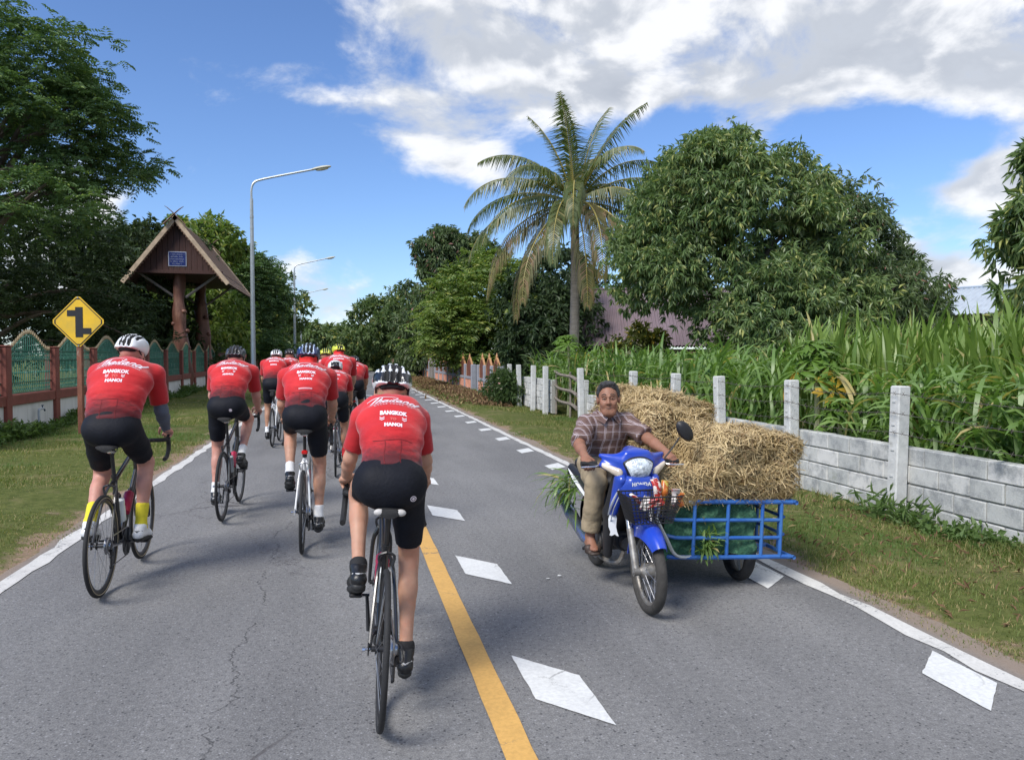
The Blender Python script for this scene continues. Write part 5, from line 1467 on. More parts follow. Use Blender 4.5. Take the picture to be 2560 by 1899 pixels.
# ================================================================== CYCLISTS
def cyclist(loc, rz, lean, label, sad=.97, hood=(.90, .95), hoodw=.205, sh=(.60, 1.42), shw=.185, bulk=1.0, head=(.72, 1.60), hpitch=-8, hyaw=0, foot=-90, helm='white',
            skin=None, socks=None, shoe='k', h=.013, hips=1.0, armw=False, buff=False, hair=None, emblem=False, fine=True, helm_c=1.0, elbow=.12, sockh=.10, female=False, legs=.93):
    skin = skin or SKIN
    P_ = empty('person', loc, (0, lean, rz), label, 'person', 'cyclists in red jerseys')
    ys = .41 - (sad - .27) * .29
    ks = (sad - .10) / .86 * 1.0
    pel = np.array((0, ys - .015, sad + .105)); nk = np.array((0, sh[0] + .035, sh[1] + .045)); ax_ = nk - pel; Lt = np.linalg.norm(ax_); ax_ = ax_ / Lt
    out = nrm(np.cross(np.array((1., 0, 0)), ax_)); out = out if out[2] > 0 else -out      # away from the back, up and behind
    if out[1] > 0: out = -out
    ts = np.array((0, .2, .42, .65, .86, 1.0)); bow = np.array((0, .022, .045, .048, .022, 0.0))
    C_ = [pel + ax_ * Lt * t + out * b for t, b in zip(ts, bow)]
    hw = np.array((.148 * hips, .138 * bulk, .150 * bulk, .168 * bulk, .162 * bulk, .072)); hd_ = np.array((.112, .108 * bulk, .112 * bulk, .110 * bulk, .085 * bulk, .058))
    Xv = np.array((1., 0, 0)); torso = []
    for i in range(5):
        r1, r2 = hd_[i], hd_[i + 1]; s = .5 * (hw[i] / r1 + hw[i + 1] / r2)
        torso.append(cap(C_[i], C_[i + 1], r1, r2, Xv, s, .035))
    S = {}; E_ = {}; Wr = {}; armP = []; slP = []; aw = []
    for s in (-1, 1):
        S[s] = np.array((s * shw, sh[0] + .02, sh[1] - .02)); hd = np.array((s * hoodw, hood[0], hood[1] + .035)); wr = hd + np.array((s * .004, -.075, .018)); Wr[s] = wr
        d = np.linalg.norm(wr - S[s]); kk = d * (1.03 + elbow * .25) / .55; l1 = .29 * kk; l2 = .26 * kk
        E_[s] = ik(S[s], wr, l1, l2, (s * .25, -.55, -.75)); r = bulk ** .6 * (0.9 if female else 1.0)
        torso.append(cap(C_[4] + np.array((s * .07, 0, 0)), S[s], .072 * bulk ** .5, .060 * r, k=.04))
        armP += [cap(S[s], E_[s], .053 * r, .042 * r, k=.025), cap(E_[s], E_[s] + (wr - E_[s]) * .35, .042 * r, .041 * r, k=.02), cap(E_[s] + (wr - E_[s]) * .35, wr, .041 * r, .026, k=.02)]
        ce = S[s] + (E_[s] - S[s]) * .80
        slP.append(cap(S[s], E_[s], .060 * r, .053 * r, k=.03, cut=(ce, E_[s] - S[s])))
        if armw: aw.append([cap(S[s] + (E_[s] - S[s]) * .7, E_[s], .047 * r, .045 * r, k=.02), cap(E_[s], E_[s] + (wr - E_[s]) * .35, .045 * r, .044 * r, k=.02), cap(E_[s] + (wr - E_[s]) * .35, wr, .044 * r, .031, k=.02)])
    neck = [cap(nk - ax_ * .03, np.array((0, head[0] - .012, head[1] - .06)), .060 * bulk ** .5, .054, k=.03)]
    f = rotv(np.array((0, 1., 0)), (1, 0, 0), R(hpitch)); f = rotv(f, (0, 0, 1), R(hyaw)); u = np.array((0, 0, 1.))
    hp, HT = head_prims((0, head[0], head[1]), f, u)
    # legs
    legP = []; shP = []; kneeD = {}; shoes = []; sockP = []
    for s in (-1, 1):
        ph = R(foot + (0 if s > 0 else 180)); ped = np.array((s * .125, .41 + .17 * math.cos(ph), .27 + .17 * math.sin(ph)))
        tilt = R(14 + 10 * math.sin(ph)); fd = np.array((s * .05, math.cos(tilt), -math.sin(tilt)))     # foot direction, toes down
        fu = nrm(np.cross(np.cross(fd, (0, 0, 1.)), fd)); ball = ped + np.array((0, 0, .045)); ank = ball - fd * .115 + fu * .075
        hip = np.array((s * .088 * hips, ys + .02, sad + .105)); kn = ik(hip, ank, .445 * ks, .440 * ks, (s * .10, 1, .25)); kneeD[s] = kn
        b5 = bulk ** .5 * legs; td = kn - hip; sd_ = ank - kn; bk = nrm(np.cross(nrm(sd_), (1, 0, 0))); bk = bk if bk[1] < 0 else -bk
        legP += [cap(hip, hip + td * .5, .098 * b5 * hips, .080 * b5, k=.03), cap(hip + td * .5, kn, .080 * b5, .058 * b5, k=.02), cap(kn, kn + sd_ * .32, .054 * b5, .050 * b5, k=.02),
                 cap(kn + sd_ * .10 + bk * .010, kn + sd_ * .55 + bk * .008, .046 * b5, .040 * b5, k=.03), cap(kn + sd_ * .32 + bk * .022, kn + sd_ * .40 + bk * .020, .043 * b5, k=.03), cap(kn + sd_ * .4, ank, .048 * b5, .033 * b5 ** .5, k=.02), cap(ank, ank + fd * .05 - fu * .03, .034, .03, k=.02)]
        ct = hip + td * .80
        shP += [cap(hip, hip + td * .5, .098 * b5 * hips, .082 * b5, k=.03), cap(hip + td * .5, kn, .086 * b5, .064 * b5, k=.02, cut=(ct, td))]
        shP.append(ell(hip + np.array((-s * .012, -.055, -.005)), np.array((.082 * hips, .085, .092)), None, .03))
        a2 = ank - nrm(sd_) * sockh * 1.0
        sockP.append([cap(a2, ank, .043 * b5 ** .5 if sockh < .13 else .048 * b5, .037, k=.01, cut=(a2, -sd_)), cap(ank, ank + fd * .05 - fu * .03, .038, .035, k=.02)])
        heel = ball - fd * .17 - fu * .015; toe = ball + fd * .085; w_ = np.cross(fd, fu)
        shoes.append((s, [cap(heel + fu * .018, ball + fu * .016, .033, .030, w_, 1.10, .015), cap(ball + fu * .016, toe + fu * .006, .030, .021, w_, 1.55, .02), cap(heel + fu * .02 + fd * .004, ank - fu * .012 - fd * .012, .033, .037, k=.015, cut=(ank + fu * .012, fu * 1.0 - fd * .25)), cap(ank - fu * .01, ball + fu * .024, .035, .026, w_, 1.1, .02, cut=(ank + fu * .012, fu))], fd, fu, heel, toe, ball, w_))
    legP.append(ell(pel + np.array((0, .01, -.02)), (.150 * hips, .12, .10), None, .03))
    body = [q for q in torso] + armP + neck + legP
    V, F = sdf_mesh(body, h); Vs = [V]; Fs = [F]; n0 = len(V)
    for extra, hh in ((hp, .0095 if fine else .015), *[(hand_prims(Wr[s], np.array((0, 1, -.18)), np.array((s * .42, .1, .9)), np.array((-s, 0, -.1)), 1.0), .0070 if fine else .011) for s in (-1, 1)]):
        v2, f2 = sdf_mesh(extra, hh); Vs.append(v2); Fs.append(f2 + n0); n0 += len(v2)
    V = np.vstack(Vs); F = np.vstack(Fs); link('body', np_mesh('body', V, F, [skin], True), P_)
    for s in (-1, 1): MB().ball(HT(s * .031, .076, .012), .012, 8, 6).build('eye', EYE, P_)
    # jersey
    hem = C_[0] + ax_ * (-.005); sd0 = int(abs(loc[0] * 97 + loc[1] * 31))
    def wv(Q):
        a_ = (Q - pel) @ ax_ / Lt; q_ = np.stack([Q[:, 0] * .35, (Q @ ax_) * 1.6, Q @ out * .4], 1)
        return (.0065 * np.clip(1.15 - np.abs(a_ - .15) * 1.9, .12, 1)) * vnoise(q_, 26, sd0) + .002 * vnoise(Q, 20, sd0 + 1)
    V, F = sdf_mesh(torso + slP, h, .009, [(hem, -ax_)], wv); V = smooth_mesh(V, F, 1, .35)
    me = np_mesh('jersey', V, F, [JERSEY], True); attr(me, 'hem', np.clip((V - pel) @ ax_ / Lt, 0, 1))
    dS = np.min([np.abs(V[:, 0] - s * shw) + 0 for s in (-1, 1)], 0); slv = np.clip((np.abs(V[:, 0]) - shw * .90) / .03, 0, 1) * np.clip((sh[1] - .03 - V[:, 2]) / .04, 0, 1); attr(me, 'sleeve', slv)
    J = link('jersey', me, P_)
    bvh = BVHTree.FromPolygons([tuple(v) for v in V], [tuple(f_) for f_ in F])
    arcs = np.linspace(0, 1, 40); sp = smooth_path(C_[::-1], 10); dl = np.r_[0, np.cumsum(np.linalg.norm(np.diff(sp, axis=0), axis=1))]
    def back(x, s):
        c = np.array([np.interp(s, dl, sp[:, i]) for i in range(3)]); c2 = np.array([np.interp(s + .03, dl, sp[:, i]) for i in range(3)]); t = nrm(c2 - c); nn = np.cross(t, (1, 0, 0)); nn = nn if nn @ out > 0 else -nn
        o = c + nn * .5 + np.array((x, 0, 0)); r = bvh.ray_cast(Vector(o), Vector(-nn))
        return None if r[0] is None else np.array(r[0]) + nn * .0022
    def stamp(nm, V2, F2, s0, mat, smile=0.0):
        out_ = []; 
        for x, y, _ in V2:
            p = back(x, s0 - y + smile * x * x); out_.append(p if p is not None else np.array((0, 0, -9.)))
        out_ = np.array(out_); F3 = [f_ for f_ in F2 if all(out_[i][2] > -5 for i in f_)]
        if F3: MB().add(out_, F3).build(nm, mat, J)['kind'] = 'stuff'
    s0 = .072 + (.02 if fine else 0)
    g = bulk * .97
    stamp('script_lettering', SCRIPT[0] * .33 * g, SCRIPT[1], s0 + .040, PRINT, .5)
    stamp('tour_lettering', *txt('CYCLE TOURS  Co', .020 * g, .0008, 1.45), s0 + .082, PRINT_P, .6)
    stamp('city_lettering', *txt('BANGKOK', .031 * g, .0018, 1.05), s0 + .135, PRINT)
    if fine:
        stamp('small_lettering', *txt('TO', .026 * g, .0015), s0 + .170, PRINT_R)
        for s in (-1, 1):
            V2 = []; F2 = []
            for j in range(2):
                for a, b in (((-.011, .008), (0, 0)), ((0, 0), (.011, .008))):
                    i = len(V2); y = .008 - j * .011; V2 += [(s * .052 + a[0], a[1] + y, 0), (s * .052 + b[0], b[1] + y, 0), (s * .052 + b[0], b[1] + y - .005, 0), (s * .052 + a[0], a[1] + y - .005, 0)]; F2.append((i, i + 3, i + 2, i + 1))
            stamp('chevrons', V2, F2, s0 + .170, PRINT)
    stamp('city_lettering', *txt('HANOI', .031 * g, .0018, 1.05), s0 + .205, PRINT)
    SEAM = pm('jersey_seam', (.16, .006, .010), .8, .1, 20); zs = dl[-1] - .165
    def ribbon(pts, w_):
        P = np.array(pts, float); T = nrm(np.gradient(P, axis=0)); N = np.stack([-T[:, 1], T[:, 0], T[:, 0] * 0], 1); V2 = []
        for a, b in zip(P, N): V2 += [a - b * w_, a + b * w_]
        return V2, [(2 * i, 2 * i + 2, 2 * i + 3, 2 * i + 1) for i in range(len(P) - 1)]
    if fine:
        stamp('pocket_seam', *ribbon([(x, .004 * math.sin(x * 40), 0) for x in np.linspace(-.11, .11, 15) * bulk], .0017), zs, SEAM)
        for x in (-.045 * bulk, .045 * bulk): stamp('pocket_seam', *ribbon([(x + .003 * math.sin(y * 50), -y, 0) for y in np.linspace(0, .14, 9)], .0014), zs, SEAM)
    if helm == 'blue': stamp('reflective_strip', *ribbon([(x, 0, 0) for x in np.linspace(-.055, .055, 10)], .006), zs - .03, PRINT_P)
    # shorts
    shP2 = [torso[0], torso[1], ell(pel + np.array((0, .0, -.015)), (.150 * hips, .125, .108), None, .03), cap(pel + np.array((0, -.03, -.07)), pel + np.array((0, .12, -.075)), .062, .05, k=.03)] + shP
    top_c = C_[0] + ax_ * .10
    V, F = sdf_mesh(shP2, h, .004, [(top_c, ax_)]); V = smooth_mesh(V, F, 1, .4); SO = link('shorts', np_mesh('shorts', V, F, [LYCRA], True), P_)
    if emblem:
        bv = BVHTree.FromPolygons([tuple(v) for v in V], [tuple(f_) for f_ in F]); q = MB(); V2 = []; F2 = []; cx, cz = emblem
        for r0, r1, nn in ((.010, .014, 20), (0.0, .007, 6)):
            i0 = len(V2)
            for k in range(nn):
                a = 6.2832 * k / nn; V2 += [(cx + r0 * math.cos(a), cz + r0 * math.sin(a)), (cx + r1 * math.cos(a), cz + r1 * math.sin(a))]
            F2 += [(i0 + 2 * k, i0 + 2 * k + 1, i0 + 2 * ((k + 1) % nn) + 1, i0 + 2 * ((k + 1) % nn)) for k in range(nn)]
        W3 = []
        for x, z in V2:
            r = bv.ray_cast(Vector((x, -1, z)), Vector((0, 1, 0))); W3.append(np.array(r[0]) + np.array((0, -.002, 0)) if r[0] is not None else np.array((x, 0, z)))
        q.add(W3, F2).build('emblem', PRINT, SO)
    for sp_ in sockP: sdf_obj('sock', sp_, .009 if fine else .014, socks or SOCK_W, P_)
    for s, pr_, fd, fu, heel, toe, ball, w_ in shoes:
        so = sdf_obj('shoe', pr_, .0080 if fine else .014, SHOE_W if shoe == 'w' else SHOE_K, P_)
        sdf_obj('sole', [cap(heel - fu * .012, ball - fu * .014, .022, .024, w_, 1.55, .02), cap(ball - fu * .014, toe - fu * .018, .022, .018, w_, 1.8, .02), cap(heel - fu * .02, heel - fu * .024 + fd * .02, .014, k=.01)], .0095 if fine else .016, SOLE, so)
        if fine:
            MB().tube([heel + fu * .045 + w_ * .030, heel + fu * .040 - fd * .036, heel + fu * .045 - w_ * .030], .004, 5).build('heel_strip', REFL if shoe != 'w' else SOLE, so)
    for a_ in aw: sdf_obj('arm_sleeve', a_, .010, ARMW, P_)
    if buff: sdf_obj('neck_scarf', [cap(nk - ax_ * .02 + np.array((0, -.02, 0)), np.array((0, head[0] - .04, head[1] - .05)), .074, .070, k=.03), cap(np.array((0, head[0] - .045, head[1] - .06)), np.array((0, head[0] - .035, head[1] + .02)), .068, .078, k=.03)], .010, BUFF, P_, 0, (), lambda Q: .006 * vnoise(Q, 34, 4))
    if hair: sdf_obj('hair', [ell(HT(0, -.03, -.03), (.076, .075, .078), None, .02), cap(HT(0, -.080, -.045), HT(0, -.075, -.115 - .03 * female), .030, .018, k=.02)] + ([cap(HT(s * .05, -.055, -.05), HT(s * .02, -.085, -.10), .024, .016, k=.01) for s in (-1, 1)] if female else []), .009, hair, P_, 0, (), lambda Q: .003 * np.sin(Q[:, 2] * 160 + 3 * np.sin(Q[:, 0] * 60)))
    helmet(P_, HT(0, 0, .022), f, u, helm, .0080 if fine else .012, helm_c)
    return P_


# ---------------------------------------------------------------- bicycles
TYRE = pm('black_rubber', (.016, .016, .017), .75, .2, 40, .2); RIMK = pm('black_rim', (.02, .02, .022), .35, .15, 12); RIMS = pm('tan_sidewall', (.40, .33, .22), .6, .15, 20); SPOKE = pm('steel_spoke', (.30, .30, .31), .35, .1, 9, metal=.8)
CHROME = pm('bright_alloy', (.62, .62, .64), .25, .06, 9, metal=.9); KMET = pm('black_alloy', (.018, .018, .02), .4, .2, 14); TAPE = pm('bar_tape', (.013, .013, .014), .7, .2, 60, .4)
SAD_W = pm('pale_saddle_tip', (.50, .48, .46), .5, .1, 20)
FRAMES = {n: pm('frame_' + n, c, .3, .12, 5, coat=.5) for n, c in dict(black=(.014, .014, .016), olive=(.05, .055, .03), white=(.62, .63, .64), grey=(.10, .105, .115), lime=(.25, .32, .06), red=(.32, .02, .02)).items()}
WR = .335
_w = MB().torus((0, 0, 0), (1, 0, 0), .3215, .0135, 64, 10); TY_me = _w.mesh('tyre', TYRE)
_w = MB()
for s in (-1, 1): _w.torus((s * .0115, 0, 0), (1, 0, 0), .314, .0030, 64, 6)
SW_me = _w.mesh('sidewall', RIMS)
_w = MB().torus((0, 0, 0), (1, 0, 0), .297, .0165, 64, 8, .62); RIM_me = _w.mesh('wheel', RIMK)
_w = MB()
for k in range(24):
    a = 2 * math.pi * k / 24; s = 1 if k % 2 else -1; b = a + (.5 if (k // 2) % 2 else -.5)
    _w.tube([(s * .030, .022 * math.cos(b), .022 * math.sin(b)), (0, .285 * math.cos(a), .285 * math.sin(a))], .0013, 4)
SPK_me = _w.mesh('spokes', SPOKE)
_w = MB().lathe([(.012, -.05), (.012, -.035), (.026, -.033), (.026, -.028), (.014, -.025), (.014, .025), (.026, .028), (.026, .033), (.012, .035), (.012, .05)], axis=(1, 0, 0), n=14); HUB_me = _w.mesh('hub', KMET)
_w = MB()
for k, r_k in enumerate((.058, .052, .046, .041, .036, .031, .027)): _w.lathe([(r_k, .030 + .0045 * k), (r_k, .0325 + .0045 * k)], axis=(1, 0, 0), n=24)
CAS_me = _w.mesh('cassette', CHROME)


def bicycle(loc, rz, lean, label, sad=.97, hood=(.90, .95), foot=-90, col='black', wall=False, hoodw=.205, bag=False, light=False, bottles=True, pale_tip=False):
    B = empty('bicycle', loc, (0, lean, rz), label, 'bicycle', 'road bikes of the cycling group'); fm = FRAMES[col]
    cz = hood[1] - .03; cy = hood[0] - .085
    def wheel(y):
        w_ = link('wheel', RIM_me, B, (0, y, WR)); link('tyre', TY_me, w_); link('spokes', SPK_me, w_); link('hub', HUB_me, w_)
        if wall: link('sidewall', SW_me, w_)
        return w_
    rw = wheel(0); wheel(.99); link('cassette', CAS_me, rw)
    BBp = np.array((0, .41, .27)); st = np.array((0, -.284, .959)); stop = BBp + st * min(.50, (sad - .30) * .74)
    hx = lambda z: np.array((0, .947 - .305 * (z - .322), z)); hT, hB = hx(min(cz - .03, .93)), hx(.70)
    q = MB().tube([BBp, stop], .0165, 10).tube([stop - st * .03, hT - np.array((0, 0, .025))], .0155, 10).tube([BBp, hB + np.array((0, 0, .03))], .021, 10).tube([hB, hT], .022, 10)
    q.lathe([(.022, -.036), (.022, .036)], BBp, (1, 0, 0), 12)
    for s in (-1, 1):
        q.tube(smooth_path([stop - st * .03 + np.array((s * .012, 0, 0)), np.array((s * .035, .16, .62)), np.array((s * .058, .005, WR + .01))], 4), .0085, 7)
        q.tube(smooth_path([BBp + np.array((s * .02, -.02, 0)), np.array((s * .04, .28, .285)), np.array((s * .060, .0, WR))], 4), .010, 7)
        q.box((s * .062, 0, WR), (.006, .035, .05), bev=.004)
    q.build('frame', fm, B)
    q = MB().tube([hB, hx(.672)], .020, 8)
    for s in (-1, 1): q.tube(smooth_path([hx(.672) + np.array((s * .018, .01, 0)), np.array((s * .045, .87, .60)), np.array((s * .050, .97, WR + .07)), np.array((s * .050, .99, WR))], 4), np.linspace(.014, .008, 13), 8)
    q.build('fork', fm, B)
    sp = np.array((0, .41 - (sad - .27) * .297, sad)); MB().tube([stop - st * .02, np.array((0, sp[1] + .01, sad - .045))], .0135, 8).lathe([(.020, 0), (.020, .018)], stop - st * .005, st, 10).build('seat_post', KMET, B)
    rings = []
    for y, w_, z in ((-.135, .030, -.004), (-.128, .055, .004), (-.10, .070, .008), (-.06, .066, .004), (-.01, .044, 0), (.05, .024, 0), (.11, .020, .002), (.135, .012, -.006)):
        an = np.linspace(0, 2 * math.pi, 16, endpoint=False); rings.append(np.stack([w_ * np.cos(an), np.full(16, sp[1] + y), sad + z - .018 + np.where(np.sin(an) > 0, .018, .016) * np.sin(an)], 1))
    S_ = MB().loft(rings).build('saddle', TAPE, B)
    q = MB()
    for s in (-1, 1): q.tube([(s * .03, sp[1] - .11, sad - .03), (s * .022, sp[1] - .04, sad - .05), (s * .022, sp[1] + .05, sad - .05), (s * .01, sp[1] + .12, sad - .03)], .0035, 5)
    q.box((0, sp[1] + .005, sad - .05), (.05, .045, .022), bev=.006); q.build('saddle_rails', CHROME if not pale_tip else KMET, S_)
    if pale_tip:
        for s in (-1, 1): MB().ball((s * .047, sp[1] - .120, sad - .012), (.024, .014, .016), 10, 8).build('saddle_corner', SAD_W, S_)
    MB().tube([hT, hT + (hT - hB) / np.linalg.norm(hT - hB) * .03, np.array((0, cy - .012, cz))], .016, 8).lathe([(.021, -.02), (.021, .02)], (0, cy, cz), (1, 0, 0), 10).build('stem', KMET, B)
    HB_ = MB().tube([(-.13, cy, cz), (.13, cy, cz)], .0135, 8).build('handlebar', KMET, B)
    for s in (-1, 1):
        w_ = hoodw
        MB().tube(smooth_path([(s * .10, cy, cz), (s * (w_ - .03), cy + .012, cz), (s * w_, cy + .055, cz - .002), (s * w_, cy + .094, cz - .03), (s * (w_ + .002), cy + .088, cz - .085), (s * (w_ + .004), cy + .04, cz - .128), (s * (w_ + .006), cy - .05, cz - .142)], 4), .0155, 8).build('bar_tape', TAPE, HB_)
        MB().tube(smooth_path([(s * w_, cy + .055, cz + .004), (s * w_, cy + .10, cz + .012), (s * w_, cy + .128, cz + .045), (s * w_, cy + .122, cz + .075)], 4), [.017] * 5 + [.0165] * 4 + [.015, .014, .013, .009], 8).build('hood', TAPE, HB_)
        MB().tube(smooth_path([(s * w_, cy + .125, cz + .02), (s * w_, cy + .148, cz - .03), (s * (w_ + .006), cy + .125, cz - .10)], 4), .007, 6, flat=.6).build('brake_lever', KMET, HB_)
    # crank, pedals, chain
    cr = MB().lathe([(.100, .042), (.100, .046)], BBp, (1, 0, 0), 40).lathe([(.076, .036), (.076, .039)], BBp, (1, 0, 0), 32)
    for k in range(5):
        a = k * 1.2566; cr.tube([BBp + np.array((.046, 0, 0)), BBp + np.array((.046, .095 * math.cos(a), .095 * math.sin(a)))], .008, 5)
    CR = cr.build('chainset', KMET, B)
    for s in (-1, 1):
        ph = R(foot + (0 if s > 0 else 180)); pd = np.array((0, .17 * math.cos(ph), .17 * math.sin(ph))); q = MB().tube([BBp + np.array((s * .055, 0, 0)), BBp + pd + np.array((s * .072, 0, 0))], [.016, .011], 8, flat=.7)
        c = q.build('crank', KMET, B); ce = BBp + pd
        MB().tube([ce + np.array((s * .06, 0, 0)), ce + np.array((s * .155, 0, 0))], .007, 6).box(ce + np.array((s * .125, 0, .004)), (.062, .075, .018), bev=.006).build('pedal', KMET, c)
    a = np.array((.044, .41, .27)); ch = MB(); up_, lo_ = [], []
    for t in np.linspace(-80, 80, 14): up_.append((.044, .41 + .10 * math.cos(R(t)), .27 + .10 * math.sin(R(t))))
    for t in np.linspace(90, 200, 10): lo_.append((.044, .047 * math.cos(R(t)), WR + .047 * math.sin(R(t))))
    ch.tube(up_ + lo_ + [(.048, .02, .255), (.048, .035, .20), (.048, .055, .185)], .0045, 4, closed=True); ch.build('chain', SPOKE, B)
    q = MB().tube([(.058, -.005, WR - .03), (.066, .005, .27)], .012, 6).box((.052, .028, .225), (.012, .028, .095), bev=.005)
    for z in (.26, .19): q.lathe([(.017, .043), (.017, .053)], (0, .03, z), (1, 0, 0), 12)
    q.build('derailleur', KMET, B)
    MB().tube(smooth_path([(.066, .0, .27), (.085, -.05, .30), (.075, -.045, .36), (.06, -.0, .36)], 4), .003, 5).build('gear_cable', KMET, B)
    for y, z, nm in ((.155, .685, 'brake'), (.905, .69, 'brake')):
        q = MB()
        for s in (-1, 1): q.tube(smooth_path([(0, y - .01 if y < .5 else y + .01, z + .03), (s * .034, y, z + .012), (s * .026, y, z - .035)], 3), .007, 6)
        q.build(nm, KMET if col != 'white' else CHROME, B)
    MB().tube([(-.055, 0, WR), (-.085, -.004, WR)], .0055, 6).lathe([(.010, 0), (.010, .012)], (-.088, -.004, WR), (1, 0, 0), 8).build('axle_lever', CHROME, rw).location = (0, 0, -WR)
    if bottles:
        for (p, d, m, nm) in ((BBp + (hB - BBp) * .45 + np.array((0, -.02, .055)), hB - BBp, BOT_R, 'bottle'), (BBp + st * .22 + np.array((0, .055, .02)), st, BOT_W, 'bottle')):
            bt = MB().lathe([(.034, -.09), (.036, -.085), (.036, .02), (.033, .03), (.036, .045), (.034, .075), (.016, .088), (.016, .10)], p, d, 16).build('bottle', m, B)
            MB().lathe([(.0165, .092), (.017, .112), (.009, .118), (.008, .128)], p, d, 12).build('bottle_cap', KMET, bt)
    if bag: MB().box((0, sp[1] - .085, sad - .075), (.085, .13, .10), bev=.025).build('saddle_bag', TAPE, B)
    if light: MB().box((0, sp[1] - .01 + .05, sad - .20), (.05, .03, .035), bev=.008).build('tail_light', pm('red_lens', (.5, .01, .01), .25, .1, 9), B)
    return B


BOT_R = pm('magenta_bottle', (.40, .02, .07), .35, .1, 9); BOT_W = pm('clear_bottle', (.60, .64, .66), .25, .08, 9)

# rider and machine pairs, nearest first: (x, y) is where the rear tyre meets the road
RIDERS = [
    dict(loc=(.14, 3.31), rz=-1.5, lean=3.6, sad=.915, hood=(.885, .885), sh=(.585, 1.295), shw=.138, legs=.90, bulk=.82, head=(.70, 1.392), foot=-92, helm='white_black', hips=.96, shoe='k', socks=SOCK_K, h=.0105, hair=HAIR_B, emblem=(.10, .965), female=True, sockh=.03, col='black', pale=True,
         who='cyclist nearest the camera with a white and black helmet and braided hair', bike='black road bike nearest the camera with pale saddle corners'),
    dict(loc=(-1.57, 5.51), rz=-1, lean=1.0, sad=.985, hood=(.905, .975), sh=(.545, 1.475), shw=.185, bulk=1.08, head=(.70, 1.59), hyaw=-14, foot=-14, helm='white', skin=SKIN_P, socks=SOCK_Y, shoe='w', h=.0125, armw=True, sockh=.155, col='black', wall=True, hips=1.02,
         who='broad cyclist in yellow socks and slate arm sleeves at the far left', bike='black road bike with red and clear bottles under the rider in yellow socks'),
    dict(loc=(-1.14, 7.78), rz=-2, lean=.8, sad=.985, hood=(.91, .97), sh=(.575, 1.44), shw=.18, bulk=1.0, head=(.72, 1.535), foot=88, helm='dark', skin=SKIN_P, socks=SOCK_W, h=.0135, emblem=(.06, 1.06), col='black',
         who='cyclist in a black helmet, second from the left edge line, left foot down', bike='dark road bike under the black-helmeted rider near the left edge line'),
    dict(loc=(-.33, 6.37), rz=0, lean=1.2, sad=.985, hood=(.91, .965), sh=(.575, 1.425), shw=.18, bulk=1.0, head=(.72, 1.54), foot=-88, helm='blue', skin=SKIN, socks=SOCK_W, h=.0125, buff=True, light=True, col='white',
         who='cyclist in a blue helmet with a red neck scarf', bike='white and black road bike with a red tail light under the blue-helmeted rider'),
    dict(loc=(-1.20, 13.9), rz=-2, lean=0, sad=.985, hood=(.91, .97), sh=(.56, 1.45), shw=.195, bulk=1.08, head=(.71, 1.54), foot=85, helm='plain_white', skin=SKIN_T, socks=SOCK_W, h=.020, bag=True, col='white', fine=False,
         who='farther cyclist on the left in a plain white helmet', bike='white road bike with a black saddle bag on the far left'),
    dict(loc=(-1.12, 16.6), rz=0, lean=0, sad=.97, hood=(.91, .96), sh=(.56, 1.44), shw=.19, bulk=1.0, head=(.71, 1.57), foot=-60, helm='dark', h=.022, col='black', fine=False,
         who='cyclist with a dark helmet mostly hidden behind the plain white helmet', bike='road bike hidden behind the white bike with the saddle bag'),
    dict(loc=(-.06, 11.9), rz=0, lean=0, sad=1.02, hood=(.92, 1.02), sh=(.56, 1.50), shw=.20, bulk=1.08, head=(.70, 1.615), hyaw=16, foot=-40, helm='lime', h=.020, buff=True, col='black', fine=False,
         who='tall cyclist in a lime helmet with head turned aside', bike='road bike under the tall rider in the lime helmet'),
    dict(loc=(-.30, 13.6), rz=0, lean=0, sad=.97, hood=(.91, .96), sh=(.56, 1.42), shw=.18, bulk=.95, head=(.71, 1.56), foot=-80, helm='lime', h=.022, col='black', fine=False,
         who='cyclist in a lime helmet just peeking out behind the tall rider', bike='road bike behind the tall rider in the lime helmet'),
    dict(loc=(-.10, 10.3), rz=0, lean=0, sad=.90, hood=(.89, .885), sh=(.58, 1.28), shw=.165, bulk=.88, head=(.70, 1.365), foot=-85, helm='white_slots', skin=SKIN_T, socks=SOCK_R, h=.019, hair=HAIR_D, sockh=.12, female=True, col='grey', fine=False,
         who='smaller cyclist in red socks and a white slotted helmet', bike='grey road bike under the smaller rider in red socks'),
    dict(loc=(.20, 14.2), rz=-1, lean=0, sad=.94, hood=(.90, .92), sh=(.57, 1.35), shw=.19, bulk=1.06, head=(.71, 1.425), foot=-30, helm='black', skin=SKIN_T, h=.020, bag=True, light=True, col='black', fine=False,
         who='farther cyclist in a black helmet right of the group', bike='dark road bike with a saddle bag at the front right of the group'),
]
for d in RIDERS:
    x, y = d['loc']; common = dict(sad=d['sad'], hood=d['hood'], foot=d['foot'])
    bicycle((x, y, .004), R(d['rz']), R(d['lean']), d['bike'], col=d['col'], wall=d.get('wall', False), bag=d.get('bag', False), light=d.get('light', False), pale_tip=d.get('pale', False), bottles=y < 12, **common)
    kw = {k: d[k] for k in ('sh', 'shw', 'bulk', 'head', 'hyaw', 'helm', 'skin', 'socks', 'shoe', 'h', 'hips', 'armw', 'buff', 'hair', 'emblem', 'fine', 'sockh', 'female', 'legs') if k in d}
    cyclist((x, y, .004), R(d['rz']), R(d['lean']), d['who'], **common, **kw)

